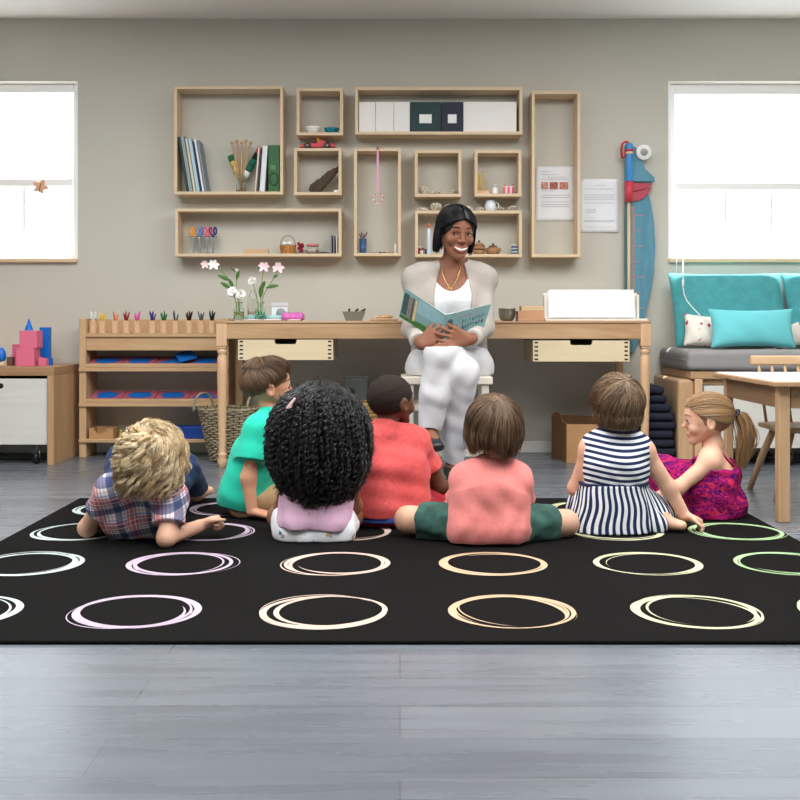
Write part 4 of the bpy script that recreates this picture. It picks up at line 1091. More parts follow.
for k in range(4):
    dx = (-.004, .004, 0, .006)[k]
    MB().box((tabx(550, rY) + dx, -.002 - .005 * (k + 1), 0.001), (tabx(635, rY) + dx, -.0022 - .005 * k, .150 - .002 * (3 - k)), .0005, tilt).build('sheet', mat('sheet_white', (244, 246, 252), .8), ps)

# ================================================================ left: pencil and tray shelf unit
SY0, SY1 = 5.82, 6.03
sx0, sx1 = PX(79, SY0), PX(228.6, SY0)
su_ = thing('shelf_unit', 'low pine shelf unit with pencil ledge and sloping trays', 'shelf unit', ((sx0 + sx1) / 2, (SY0 + SY1) / 2, 0))
M_pine = wood('pine', (222, 182, 134), (196, 148, 98), 'X', .9, .5, ring=6); M_pinev = wood('pine_upright', (222, 182, 134), (196, 148, 98), 'Z', .9, .5, ring=6)
z_ = lambda py: PZ(py, SY0)
for xx in (sx0, sx1 - .038): MB().box((xx, SY0, 0), (xx + .038, SY1, z_(318.5)), .003).build('side_panel', M_pinev, su_)
MB().box((sx0 + .0385, SY0 - .008, z_(337)), (sx1 - .0385, SY1, z_(333.5)), .002).build('pencil_ledge', M_pine, su_)
MB().box((sx0 + .0385, SY0 + .004, z_(350.5)), (sx1 - .0385, SY0 + .02, z_(337.1)), .002).build('front_rail', M_pine, su_)
MB().box((sx0 + .0385, SY1 - .012, z_(351)), (sx1 - .0385, SY1, z_(319)), .002).build('back_rail', M_pine, su_)
trays = []
for yb, yt in ((371.5, 367.5), (406.5, 402.5), (442.5, 439)):
    MB().box((sx0 + .0 if yb < 440 else sx0 + .0, SY0 - .012, z_(yb)), (sx1, SY0 + .0, z_(yt)), .003).box((sx0 + .0385, SY0, z_(yb)), (sx1 - .0385, SY1, z_(yt)), .001).build('shelf_board', M_pine, su_)
    trays.append(z_(yt) + .0004)
for k, (y0, y1) in enumerate(((363.5, 367.3), (398.7, 402.3))):
    MB().box((sx0 + .0385, SY0 - .01, z_(y1)), (sx1 - .0385, SY0 - .002, z_(y0)), .002).build('tray_lip', M_pine, su_)
# puzzle boards: pink slabs with blue insets, tilted on each of the two upper shelves
M_pk = mat('dusty_pink', (178, 92, 108), .6); M_bl = mat('strong_blue', (22, 104, 190), .4)
pw = (sx1 - sx0 - .09) / 4
def shape_pts(kind, cx, w_, d_):
    if kind == 'o': return [(cx + w_ * .36 * math.cos(t), d_ * (.5 + .3 * math.sin(t))) for t in np.linspace(0, 2 * PI, 24, endpoint=False)]
    if kind == 'q': return [(cx - w_ * .3, d_ * .22), (cx + w_ * .3, d_ * .22), (cx + w_ * .3, d_ * .78), (cx - w_ * .3, d_ * .78)]
    if kind == 't': return [(cx - w_ * .38, d_ * .22), (cx + w_ * .38, d_ * .22), (cx + w_ * .05, d_ * .8)]
    return [(cx + w_ * .36 * math.cos(t), d_ * (.5 + .36 * math.sin(t))) for t in np.linspace(.3, 2 * PI + .3, 5, endpoint=False)]
kinds = [['o', 'q', 't', 'q'], ['p', 'o', 'o', 't']]
names_k = {'o': 'oval', 'q': 'square', 't': 'triangular', 'p': 'five-sided'}
for row in (0, 1):
    for i in range(4):
        x0 = sx0 + .045 + i * pw; kd = kinds[row][i]
        T_ = Matrix.Translation((0, SY0 + .008, trays[row] + .004)) @ Matrix.Rotation(.30, 4, 'X')
        o = thing('inset_board', 'pink board with a blue %s inset, %s on the %s tray shelf' % (names_k[kd], ['nearest the cabinet end', 'second from the cabinet', 'third from the cabinet', 'nearest the table leg'][i], ['upper', 'lower'][row]), 'inset board', (x0 + pw / 2, SY0 + .09, trays[row]), group='pink inset boards on the shelf unit')
        MB().box((x0, 0, 0), (x0 + pw - .004, .15, .009), .001, T_).build('board', M_pk, o)
        pts = shape_pts(kd, x0 + pw / 2 - .002, pw, .15)
        M2 = T_ @ Matrix.Rotation(PI / 2, 4, 'X') @ Matrix.Translation((0, 0, 0))
        MB().prism([(x, y) for x, y in pts], -.0125, -.0092, 0, T_ @ Matrix(((1, 0, 0, 0), (0, 0, 1, 0), (0, -1, 0, 0), (0, 0, 0, 1)))).build('inset', M_bl, o)
# a blue square lifted out and lying tilted over the boards
T_ = Matrix.Translation((PX(187, SY0), SY0 + .03, trays[0] + .042)) @ Matrix.Rotation(.55, 4, 'X') @ Matrix.Rotation(.5, 4, 'Z')
tag(MB().box((-.05, -.01, 0), (.05, .085, .006), .001, T_).build('blue_tile', M_bl), 'bright blue tile lying tilted across the upper tray', 'tile')
# bottom shelf: box with cut-out, small toys, blue box
z3 = trays[2]
wbz = thing('cutout_box', 'small tan wooden box with a half-round cut-out', 'box', (PX(97, SY0), SY0 + .07, z3))
X0, X1 = PX(82 + 7, SY0), PX(113, SY0); H = .058; xm = (X0 + X1) / 2 - .005
pts = [(X0, z3), (X1, z3), (X1, z3 + H), (xm + .034, z3 + H)] + [(xm + .034 * math.cos(t), z3 + H - .004 - .026 * math.sin(t)) for t in np.linspace(0, PI, 10)] + [(xm - .034, z3 + H), (X0, z3 + H)]
MB().prism(pts, SY0 + .003, SY0 + .013).build('front', wood('tan_box', (206, 152, 96), (188, 134, 80), 'X', 1), wbz)
b = MB().box((X0, SY0 + .0132, z3), (X0 + .008, SY0 + .14, z3 + H)).box((X1 - .008, SY0 + .0132, z3), (X1, SY0 + .14, z3 + H)).box((X0 + .008, SY0 + .13, z3), (X1 - .008, SY0 + .14, z3 + H)).box((X0 + .008, SY0 + .0132, z3), (X1 - .008, SY0 + .13, z3 + .006))
b.build('body', MATS['tan_box'], wbz)
for i, (px, c, l) in enumerate(((116, (120, 96, 70), 'brown toy figure standing beside the cut-out box'), (121, (190, 170, 60), 'yellow toy figure on the lowest shelf'), (124.5, (110, 130, 80), 'green toy figure on the lowest shelf'))):
    x = PX(px, SY0 + .05); o = thing('toy_figure', l, 'toy', (x, SY0 + .05, z3), group='toy figures on the lowest shelf')
    m = mat('toyfig%d' % i, c, .6)
    MB().lathe([(.012, 0), (.012, .004), (.008, .02), (.01, .026), (.006, .03)], (x, SY0 + .05, z3), 14).build('body', m, o)
    MB().ball((x, SY0 + .05, z3 + .038), .009).build('head', m, o)
bb_ = thing('blue_box', 'long blue tray box on the lowest shelf behind the blond curls', 'box', (PX(182, SY0), SY0 + .07, z3))
MB().box((PX(160, SY0), SY0 + .005, z3), (PX(221, SY0), SY0 + .15, z3 + .056), .003).build('body', mat('box_blue', (18, 62, 150), .5), bb_)
MB().box((PX(159.5, SY0), SY0 + .002, z3 + .0562), (PX(221.5, SY0), SY0 + .153, z3 + .064), .002).build('lid', mat('box_blue2', (24, 74, 166), .5), bb_)
# pencil cups
zc = z_(333.5) + .0005
cup_px = [93, 102.3, 115, 126.2, 137.3, 152.5, 163.7, 175.4, 189.2, 201, 211.8]
cup_col = [((228, 226, 220), 'white'), ((238, 178, 50), 'yellow'), ((226, 110, 60), 'orange'), ((150, 26, 44), 'dark red'), ((224, 90, 170), 'pink'), ((66, 56, 130), 'violet'), ((26, 110, 64), 'green'), ((70, 74, 78), 'grey'), ((60, 36, 28), 'brown'), ((92, 96, 100), 'slate grey'), ((28, 30, 32), 'black')]
M_cup = wood('cup_wood', (222, 178, 130), (202, 150, 102), 'Z', 1.4, .5)
cnt = [3, 4, 3, 5, 5, 5, 5, 3, 5, 4, 5]
gp = random.Random(21)
for px, (c, cn_), nn in zip(cup_px, cup_col, cnt):
    yy = SY0 + .05; x = PX(px, yy)
    o = thing('pencil_cup', 'small round wooden cup holding %s pencils' % cn_, 'cup', (x, yy, zc), group='pencil cups on the ledge')
    MB().lathe([(.026, 0), (.0265, .003), (.0205, .016), (.0205, .072), (.018, .072), (.018, .02), (0, .018)], (x, yy, zc), 24).build('body', M_cup, o)
    mp = mat('pencil_' + cn_.replace(' ', '_'), c, .4)
    for k in range(nn):
        a = 2 * PI * k / nn + gp.uniform(-.3, .3); L = .118 + gp.uniform(-.012, .012)
        b0 = V((x - .007 * math.cos(a), yy - .007 * math.sin(a), zc + .0215)); b1 = V((x + .018 * math.cos(a), yy + .016 * math.sin(a), zc + L))
        p = MB().tube([b0, b0.lerp(b1, .9), b1], [.0046, .0046, .0012], 6).build('pencil', mp)
        tag(p, 'one of the %s pencils standing in its small wooden cup' % cn_, 'pencil', cn_ + ' pencils in a wooden cup')

# ================================================================ left cabinet
CY = 5.51
c0, c1 = -2.95, PX(54, CY)
cab = thing('cabinet', 'low wooden cabinet with a pale drawer at the left window', 'cabinet', ((c0 + c1) / 2, 5.77, 0))
zt = .735 - 42 * CY / F_PX
M_cabw = wood('cabinet_top', (186, 140, 96), (158, 112, 70), 'X', .8, .4, ring=8); M_cabv = wood('cabinet_side', (206, 160, 112), (180, 132, 86), 'Z', .7, .45, ring=9)
MB().box((c0, CY, zt - .046), (c1, 6.03, zt), .002).build('cabinet_top', M_cabw, cab)
MB().box((c1 - .036, CY, 0), (c1, 6.03, zt - .0462), .002).build('side_panel', M_cabv, cab)
MB().box((c0, CY, 0), (c0 + .036, 6.03, zt - .0462), .002).build('side_panel', M_cabv, cab)
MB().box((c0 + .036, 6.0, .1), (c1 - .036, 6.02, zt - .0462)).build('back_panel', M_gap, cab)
M_wash = wood('white_wash', (222, 220, 212), (206, 204, 196), 'X', .7, .6, ring=4)
dz0, dz1 = PZ(445, CY), zt - .062
x1 = c1 - .04; x0 = x1 - .62
dw = thing('rolling_drawer', 'pale whitewashed drawer box on casters within the cabinet', 'drawer', ((x0 + x1) / 2, CY + .25, 0))
MB().box((x0, CY + .012, dz0), (x1, CY + .03, dz1), .002).build('front', M_wash, dw)
MB().box((x0, CY + .0302, dz0), (x1, CY + .45, dz1 - .03), 0).build('body', M_wash, dw)
MB().cyl((PX(0, CY), CY + .0105, PZ(386, CY)), (PX(0, CY), CY + .0135, PZ(386, CY)), .014, n=20).build('finger_hole', M_gap, dw)
def caster(x, y, parent, top, r=.032):
    cm = MB().tube([(x - .014, y, r), (x - .014, y, r * 2.1), (x + .014, y, r * 2.1), (x + .014, y, r)], .004, 6).cyl((x, y, r * 2.1), (x, y, top), .006, n=10)
    f = cm.build('caster', M_metal, parent)
    MB().cyl((x - .01, y, r), (x + .01, y, r), r, n=24, bev=.004).build('wheel', M_black, f)
caster(PX(37, CY + .05), CY + .05, dw, dz0); caster(x0 + .06, CY + .05, dw, dz0)
caster(PX(37, CY + .05), CY + .4, dw, dz0); caster(x0 + .06, CY + .4, dw, dz0)
x3 = x0 - .012
dw2 = thing('rolling_drawer', 'second whitewashed drawer box mostly beyond the picture edge', 'drawer', ((x3 - .2), CY + .25, 0))
MB().box((c0 + .04, CY + .012, dz0), (x3, CY + .03, dz1), .002).build('front', M_wash, dw2)
MB().box((c0 + .04, CY + .0302, dz0), (x3, CY + .45, dz1 - .03), 0).build('body', M_wash, dw2)
for yy in (CY + .05, CY + .4):
    caster(c0 + .1, yy, dw2, dz0); caster(x3 - .06, yy, dw2, dz0)

# ---- pink tower and blue solids on the cabinet
M_pnk = mat('pink_cube', (222, 112, 142), .5)
ct = zt + .0004
def cube(px0, px1, y, side_px, lift, label, Y):
    s = (px1 - px0) * Y / F_PX; X0 = PX(px0, Y)
    return tag(MB().box((X0, Y, ct + lift), (X0 + s, Y + s, ct + lift + s - .0006), .0015).build('pink_cube', M_pnk), label, 'cube', 'pink wooden cubes on the cabinet')
s1 = (36 - 16) * 5.62 / F_PX
cube(16, 34, 0, 0, 0, 'large pink cube at the front of the cabinet top', 5.62)
s_big = (34 - 16) * 5.62 / F_PX
cube(19.3, 36.8, 0, 0, s_big, 'largest pink cube stacked over the front cube', 5.635)
cube(11.5, 22.5, 0, 0, .0, 'pink cube behind the front cube, under another', 5.76)
sb = 11 * 5.76 / F_PX
cube(12, 22, 0, 0, sb, 'pink cube on top of the one behind the front cube', 5.765)
cube(38.3, 46, 0, 0, 0, 'small pink cube at the outer corner of the group', 5.63)
cube(36.6, 41, 0, 0, 0, 'pink cube in shade between the front cube and blue prism', 5.7)
sc_ = 4.4 * 5.7 / F_PX
cube(37.2, 41.6, 0, 0, sc_, 'pink cube stacked behind the small corner cube', 5.702)
pzx0, pzx1 = PX(39.5, 5.80), PX(48.8, 5.80)
tag(MB().box((pzx0, 5.80, ct), (pzx1, 5.845, ct + (364.5 - 327) * 5.8 / F_PX), .0015).build('blue_prism', mat('solid_blue', (14, 108, 204), .35)), 'tall blue rectangular block standing behind the pink cubes', 'block')
pyx = PX(48.5, 5.74)
tag(MB().box((pyx, 5.74, ct), (pyx + .018, 5.76, ct + .04), .001).build('blue_post', MATS['solid_blue']), 'small blue block at the foot of the tall blue block', 'block')
cr_ = 4.3 * 5.68 / F_PX
cz0 = ct + s_big + 17.5 * 5.635 / F_PX + .0004
tag(MB().lathe([(cr_, 0), (cr_, .001), (0, 12.8 * 5.68 / F_PX)], (PX(28.3, 5.68), 5.69, cz0), 32).build('blue_cone', MATS['solid_blue']), 'blue cone standing on top of the pink cubes', 'cone')
eg = thing('blue_egg', 'blue egg-shaped solid on a small wooden ring stand', 'egg', (PX(1.5, 5.66), 5.66, ct))
ez = ct + .03
MB().lathe([(0, 0), (.016, .003), (.026, .014), (.0275, .03), (.024, .052), (.016, .068), (.007, .076), (0, .078)], (PX(1, 5.66), 5.66, ez - .008), 28).build('egg', MATS['solid_blue'], eg)
MB().lathe([(.02, 0), (.022, .004), (.018, .012), (.019, .022), (.0155, .022), (.014, .006), (0, .004)], (PX(1, 5.66), 5.66, ct), 24).build('stand', M_birchv, eg)
tag(MB().box((PX(6.5, 5.72), 5.72, ct), (PX(12.2, 5.72), 5.76, ct + .046), .002).build('brown_block', wood('walnut', (140, 100, 84), (116, 80, 66), 'Z', 1.3)), 'small brown wooden block between blue egg and pink cubes', 'block')

# ================================================================ things under the table
# wicker basket
kx0, kx1 = PX(198, 5.62), PX(262, 5.62); kY = 5.66
wk = thing('wicker_basket', 'tall flared wicker basket beneath the table behind its leg', 'basket', ((kx0 + kx1) / 2, kY, 0))
kc = ((kx0 + kx1) / 2, kY); top_r = (kx1 - kx0) / 2; kh = PZ(405, kY); bot_r = top_r * .60
M_w2 = mat('willow', (150, 138, 112), .8, noise=.3, nscale=60, bump=.5, bscale=120); M_w3 = mat('willow_dark', (86, 78, 62), .85, noise=.3, nscale=60)
b = MB(); rows = 24
for i in range(rows):
    u = (i + .5) / rows; r = bot_r + (top_r - bot_r) * (u ** .85); z = .008 + u * (kh - .02)
    pts = []
    for k in range(64):
        t = 2 * PI * k / 64; rr = r + .006 * math.cos(16 * t + (i % 2) * PI)
        pts.append((kc[0] + rr * math.cos(t), kc[1] + rr * .72 * math.sin(t), z + .003 * math.sin(5 * t + i)))
    b.tube(pts, .0058 if i < rows - 2 else .008, 6, closed=True)
b.build('weave', M_w2, wk)
b = MB()
for k in range(32):
    t = 2 * PI * k / 32
    b.tube([(kc[0] + (bot_r + (top_r - bot_r) * (u ** .85)) * math.cos(t), kc[1] + .72 * (bot_r + (top_r - bot_r) * (u ** .85)) * math.sin(t), .004 + u * (kh - .01)) for u in np.linspace(0, 1, 7)], .004, 6)
b.build('stake', M_w3, wk)
MB().lathe([(bot_r * .99, 0), (bot_r * .99, .006), (0, .006)], n=36, M=Matrix.Translation((kc[0], kc[1], .001)) @ Matrix.Diagonal((1, .72, 1, 1))).build('base', M_w3, wk)
hxc = PX(204, 5.56)
for s_ in (0, 1):
    hx_ = kx0 + .03 if s_ == 0 else kx1 - .03
    b = MB()
    for j in range(3):
        b.tube([(hx_ + .042 * math.cos(t) + .003 * math.sin(8 * t + j * 2), kY - .04 + .05 * math.cos(t) + .003 * math.cos(8 * t + j * 2), kh - .01 + .078 * math.sin(t)) for t in np.linspace(-.2, PI + .2, 26)], .0052, 7)
    b.build('handle', M_w2, wk)
# cardboard / kraft box near the skirting
kY0 = 5.62
kb = thing('kraft_box', 'brown cardboard box with torn flaps beside the table leg', 'box', (PX(580, kY0), 5.76, 0))
X0, X1 = PX(566, kY0), PX(612, kY0)
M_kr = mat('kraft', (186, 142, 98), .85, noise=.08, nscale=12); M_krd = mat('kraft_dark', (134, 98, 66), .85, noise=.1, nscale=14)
h0 = PZ(424, kY0)
skx = -.09
b = MB()
def wallq(p, q, h1, h2, t_=.006):
    p, q = V(p), V(q); n = (q - p).cross(V((0, 0, 1))).normalized() * t_
    tt = bmesh.new(); vs = [tt.verts.new(x) for x in (p, q, q + V((0, 0, h2)), p + V((0, 0, h1)))]; v2 = [tt.verts.new(x) for x in (p + n, q + n, q + n + V((0, 0, h2)), p + n + V((0, 0, h1)))]
    tt.faces.new(vs); tt.faces.new(v2[::-1])
    for i in range(4): tt.faces.new((vs[i], vs[(i + 1) % 4], v2[(i + 1) % 4], v2[i]))
    return tt
XB0 = PX(552, 5.86)
fl_, fr_, br_, bl_ = (X0, 5.60, 0), (X1, 5.60, 0), (X1 + .01, 5.88, 0), (XB0, 5.88, 0)
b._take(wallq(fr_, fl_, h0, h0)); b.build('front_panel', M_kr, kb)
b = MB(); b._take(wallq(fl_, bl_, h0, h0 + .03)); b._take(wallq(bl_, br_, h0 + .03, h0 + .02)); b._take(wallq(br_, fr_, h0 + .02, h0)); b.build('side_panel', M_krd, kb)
b = MB()
zf = h0 + .001
fl = [(X0 - .012, 5.66, zf + .004), (X0 - .02, 5.72, zf + .05), (XB0 + .012, 5.84, zf + .045), (XB0 + .0, 5.86, zf + .03)]
tt = bmesh.new(); f_ = tt.faces.new([tt.verts.new(p) for p in fl]); b._take(tt)
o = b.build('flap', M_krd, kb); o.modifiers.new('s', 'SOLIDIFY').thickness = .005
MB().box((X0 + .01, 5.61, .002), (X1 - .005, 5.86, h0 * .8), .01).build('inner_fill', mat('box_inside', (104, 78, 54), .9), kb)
for i, px in enumerate((577, 586)):
    tag(MB().ball((PX(px, 5.68), 5.68, h0 * .8 + .017), (.03, .024, .016), 2, jitter=.15, seed=i).build('dark_pebble', mat('dark_pebble', (50, 46, 42), .7)), ['dark lump inside the cardboard box near its torn flap', 'dark lump inside the cardboard box nearest the girl'][i], 'stone', 'lumps in the cardboard box')
# navy folded mats stack
M_navy = mat('navy_canvas', (16, 24, 42), .8, noise=.2, nscale=30, bump=.3)
nY = 5.50
g = random.Random(9); zz = .001
for k in range(9):
    th = .045; off = -.012 * k if k > 3 else 0
    X0, X1 = PX(645, nY) + g.uniform(-.01, .01), PX(675 - (max(0, k - 5)) * 3.2, nY) + g.uniform(-.012, .006)
    F = Field(.005); F.rbox(((X0 + X1) / 2, nY + .13, zz + th / 2), ((X1 - X0) / 2, .16, th / 2 - .001), None, .018).fn(wrinkle(.0012, 30, k))
    o = field_obj('folded_mat', F, M_navy)
    tag(o, ['bottom navy mat of the folded stack', 'second navy mat from the floor in the stack', 'third navy mat from the floor in the stack', 'fourth navy mat from the floor in the stack', 'middle navy mat of the folded stack', 'fourth navy mat from the stack top', 'third navy mat from the stack top', 'second navy mat from the stack top', 'topmost navy mat of the folded stack'][k], 'mat', 'navy folded mats between table and bench')
    zz += th + .0015
# grey metal press and rush basket beneath the table
gY = 5.80
gp_ = thing('grey_stool', 'grey wooden step stool with cut-out standing in the rush basket', 'step stool', (PX(356, gY), gY, 0))
X0, X1 = PX(345, gY), PX(368, gY); za, zb = PZ(401, gY), PZ(377.5, gY)
M_gs = mat('stool_grey', (128, 134, 134), .6, noise=.06, nscale=40)
pts = [(X0, za), (X0 + .004, za), (X0 + .004, za + .05)] + [(X0 + .029 - .025 * math.cos(t), za + .05 + .022 * math.sin(t)) for t in np.linspace(0, PI, 9)] + [(X0 + .058, za), (X1, za), (X1 - .006, za + .02), (X1 - .008, za + .05), (X1 - .002, za + .085), (X1, zb), (X0, zb)]
MB().prism(pts, gY, gY + .018).build('front_plate', M_gs, gp_)
MB().box((X0 - .002, gY - .004, zb), (X1 + .002, gY + .14, zb + .01), .003).build('step', mat('stool_top', (150, 156, 156), .5), gp_)
MB().box((X0, gY + .12, za), (X1, gY + .138, zb - .0005)).build('back_plate', M_gs, gp_)
for x in (X0 + .004, X1 - .026): MB().box((x, gY + .03, 0), (x + .022, gY + .11, za), .003).build('leg', M_gs, gp_)
tag(MB().box((X0 + .03, gY - .0015, zb - .013), (X1 - .01, gY - .0002, zb - .009)).build('metal_strip', M_metal), 'thin bright metal strip on the grey stool front', 'strip')
rb_ = Field(.006); rY2 = 5.62; rx = PX(366, rY2); rz = PZ(402, rY2)
rbk = thing('rush_basket', 'round straw-coloured rush basket behind the curly haired girl', 'basket', (rx, rY2, 0))
b = MB()
for i in range(17):
    u = i / 16; r = .10 + .045 * math.sin(PI * (.2 + u * .62))
    b.tube([(rx + r * math.cos(t), rY2 + r * .8 * math.sin(t), .012 + u * (rz - .02)) for t in np.linspace(0, 2 * PI, 40, endpoint=False)], .0112, 8, closed=True)
b.build('coil', mat('rush', (176, 140, 88), .85, noise=.3, nscale=70, bump=.7, bscale=150), rbk)

# ================================================================ right: window bench
NY = 5.42
bx0 = PX(688, NY); bx1 = 3.2
zc0, zc1 = PZ(371.5, NY), PZ(350, NY)
ben = thing('window_bench', 'wooden window bench with whitewashed drawers beneath the right window', 'bench', ((bx0 + bx1) / 2, 5.72, 0))
MB().box((bx0 + .02, NY + .02, zc0 - .04), (bx1, 6.03, zc0 - .001), .003).build('seat_rail', M_oak, ben)
pxs = PX(695, NY + .02)
MB().box((pxs, NY + .02, 0), (pxs + .04, NY + .06, zc0 - .0405), .003).build('leg', M_leg, ben)
# curved end panel
F = Field(.006)
F.cone((bx0 + .02, 5.62, .0), (bx0 + .02, 5.62, zc0), .13, .15, 0, sq=(1, 0, 0), q=.28).cut((0, 0, zc0 - .041), (0, 0, 1)).cut((0, 0, .001), (0, 0, -1))
F.ops[0] = ('b', np.array((bx0 + .0, 5.72, zc0 / 2 - .02)), np.array((.042, .27, zc0 / 2 - .0225)), np.eye(3), .016, 0.0)
field_obj('end_panel', F, M_oakv, ben)
dzb, dzt = PZ(449, NY), zc0 - .075
for k in range(2):
    xa = pxs + .05 + k * .72; xb = min(xa + .70, bx1 - .02)
    d = thing('bench_drawer', ['whitewashed rolling drawer under the bench nearest the navy mats', 'whitewashed rolling drawer under the bench beyond the picture'][k], 'drawer', ((xa + xb) / 2, NY + .28, 0))
    MB().box((xa, NY + .035, dzb), (xb, NY + .053, dzt), .002).build('front', M_wash, d)
    MB().box((xa, NY + .0535, dzb), (xb, NY + .5, dzt - .02)).build('body', M_wash, d)
    for yy in (NY + .09, NY + .45):
        caster(xa + .07 if k else PX(706, NY) + .1, yy, d, dzb); caster(xb - .22 if k else PX(790, NY + .09), yy, d, dzb)
MB().box((pxs + .045, NY + .05, dzt + .004), (bx1, NY + .07, zc0 - .0415)).build('upper_rail', MATS['table_edge'] if 'table_edge' in MATS else M_oak, ben)
# seat cushion
F = Field(.006)
F.rbox(((bx0 + bx1) / 2 - .0, (NY + 6.03) / 2, (zc0 + zc1) / 2), ((bx1 - bx0) / 2, (6.03 - NY) / 2, (zc1 - zc0) / 2), None, .03).fn(lambda X, Y, Z: .004 * np.sin(9 * X) * np.cos(7 * Y))
cu = field_obj('seat_cushion', F, mat('grey_fabric', (148, 146, 146), .9, bump=.4, bscale=500))
tag(cu, 'long grey seat cushion on the window bench', 'cushion')
MB().tube([V((bx0 - .001, y, (zc0 + zc1) / 2)) - cu.location for y in np.linspace(NY + .04, 6.0, 12)] , .003, 6).build('piping', mat('piping_grey', (128, 126, 126), .9), None)
pp = bpy.data.objects['piping']; 
pp.parent = cu; pp.location = pp.location - V((0, 0, 0))

# ---- pillows
def pillow(name, c, w_, h_, t_, tilt, label, m, rz=0.0, roll=0.0, seed=0, h=.006, pinch=.12):
    """upright cushion: width along X, height along Z; tilt leans its top to +Y"""
    R = (Matrix.Rotation(rz, 3, 'Z') @ Matrix.Rotation(-tilt, 3, 'X') @ Matrix.Rotation(roll, 3, 'Y'))
    t = bmesh.new(); nx, nz = 28, 20
    g = random.Random(seed); ph = [g.uniform(0, 6) for _ in range(6)]
    grids = []
    for side in (-1, 1):
        rowl = []
        for j in range(nz + 1):
            row = []
            for i in range(nx + 1):
                u, v = i / nx * 2 - 1, j / nz * 2 - 1
                ed = max(0, (1 - u ** 2)) ** .45 * max(0, (1 - v ** 2)) ** .45
                sx_ = u * w_ / 2 * (1 - pinch * (1 - abs(v) ** 1.5) * abs(u) ** 3 * .6); sz_ = v * h_ / 2 * (1 - pinch * (1 - abs(u) ** 1.5) * abs(v) ** 3)
                y = side * (t_ / 2 * ed * (1 + .07 * math.sin(3 * u + ph[0]) * math.sin(2.5 * v + ph[1])) + .0015 + .0035 * ed * math.sin(9 * u + 4 * v + ph[2]))
                row.append(t.verts.new(V(c) + R @ V((sx_, y, sz_))))
            rowl.append(row)
        grids.append(rowl)
    for gi, rows_ in enumerate(grids):
        for j in range(nz):
            for i in range(nx):
                q = (rows_[j][i], rows_[j][i + 1], rows_[j + 1][i + 1], rows_[j + 1][i]); t.faces.new(q if gi == 0 else q[::-1])
    A, B = grids
    rim = lambda Gd: Gd[0] + [r[-1] for r in Gd[1:]] + Gd[-1][-2::-1] + [r[0] for r in Gd[-2:0:-1]]
    ra, rb = rim(A), rim(B)
    for i in range(len(ra)): t.faces.new((ra[i], rb[i], rb[(i + 1) % len(ra)], ra[(i + 1) % len(ra)]))
    mb = MB(); mb._take(t, None, True)
    return tag(mb.build(name, m), label, 'pillow')
M_teal = mat('teal_linen', (72, 152, 158), .9, noise=.1, nscale=24, bump=.5, bscale=420)
zs = zc1 + .002
pY = 5.93
def pil(px0, px1, py0, py1, Y, t_, tilt, *a, **k):
    w_ = (px1 - px0) * Y / F_PX; h_ = (py1 - py0) * Y / F_PX
    h_ = h_ / max(.9, math.cos(tilt)) if tilt > .3 else h_
    z = zs + h_ / 2 * math.cos(tilt) + t_ / 2 * math.sin(tilt) * .3
    return pillow(a[0], (PX((px0 + px1) / 2, Y), Y, z), w_, h_, t_, tilt, *a[1:], **k)
pil(672, 786, 276, 350, 5.85, .13, .40, 'teal_pillow', 'big teal linen cushion leaning beneath the right window', M_teal, seed=1, pinch=.05)
pil(786.5, 900, 276, 350, 5.85, .13, .40, 'teal_pillow', 'second big teal cushion cut off by the picture edge', M_teal, seed=2, pinch=.05)
# floral pillow
mf, nt, b_ = nmat('floral_cotton', .9)
tc = nd(nt, 'ShaderNodeTexCoord'); v_ = nd(nt, 'ShaderNodeTexVoronoi'); v_.inputs['Scale'].default_value = 22
n_ = nd(nt, 'ShaderNodeTexNoise'); n_.inputs['Scale'].default_value = 30
mp = nd(nt, 'ShaderNodeVectorMath', operation='MULTIPLY_ADD'); mp.inputs[1].default_value = (.035, .035, .035)
nt.links.new(n_.outputs['Color'], mp.inputs[0]); nt.links.new(tc.outputs['Object'], mp.inputs[2]); nt.links.new(tc.outputs['Object'], n_.inputs['Vector'])
nt.links.new(mp.outputs[0], v_.inputs['Vector'])
f1 = mth(nt, 'LESS_THAN', v_.outputs['Distance'], .26)
sepc = nd(nt, 'ShaderNodeSeparateColor'); nt.links.new(v_.outputs['Color'], sepc.inputs[0])
f2 = mth(nt, 'MULTIPLY', f1, mth(nt, 'GREATER_THAN', sepc.outputs[0], .3))
cc = mixc(nt, mth(nt, 'GREATER_THAN', sepc.outputs[1], .5), rgb(196, 74, 110), rgb(232, 196, 178))
nt.links.new(mixc(nt, f2, rgb(238, 232, 222), cc), b_.inputs['Base Color'])
pil(684, 722, 317, 351, 5.72, .11, .3, 'floral_pillow', 'small cream pillow with pink flowers behind the aqua one', mf, roll=.10, seed=3)
pil(772, 803, 327, 351, 5.70, .1, .3, 'cream_pillow', 'cream pillow peeking out behind the far end of the aqua one', mat('cream_cotton', (232, 224, 214), .9, bump=.3), roll=-.2, seed=5)
pil(709.5, 794.5, 311, 351.5, 5.58, .13, .25, 'aqua_pillow', 'bright aqua rectangular pillow at the front of the bench', mat('aqua_cotton', (112, 204, 212), .85, bump=.2, bscale=300), seed=4)
# blind cord with switch
wc = thing('pull_cord', 'thin white cord with a pull toggle hanging from the right window', 'cord', P(683, 300, 5.80))
pts = [P(683, 258, 6.0), P(683, 268, 5.94), P(683, 280, 5.82), P(683, 287, 5.79), P(684, 294, 5.77), P(687, 301, 5.75), P(693, 308, 5.73), P(698, 313, 5.71), P(701, 317, 5.69)]
MB().tube(pts, .0028, 7).build('cord', M_white, wc)
MB().lathe([(.004, 0), (.006, .006), (.0065, .035), (.004, .042)], P(683, 287, 5.79), 14).build('toggle', M_white, wc)
tag(MB().tube([P(676.5, 256, 6.0), P(676.5, 275, 5.98)], .002, 6).build('blind_cord', M_white), 'short white blind cord hanging straight above the teal cushion', 'cord')

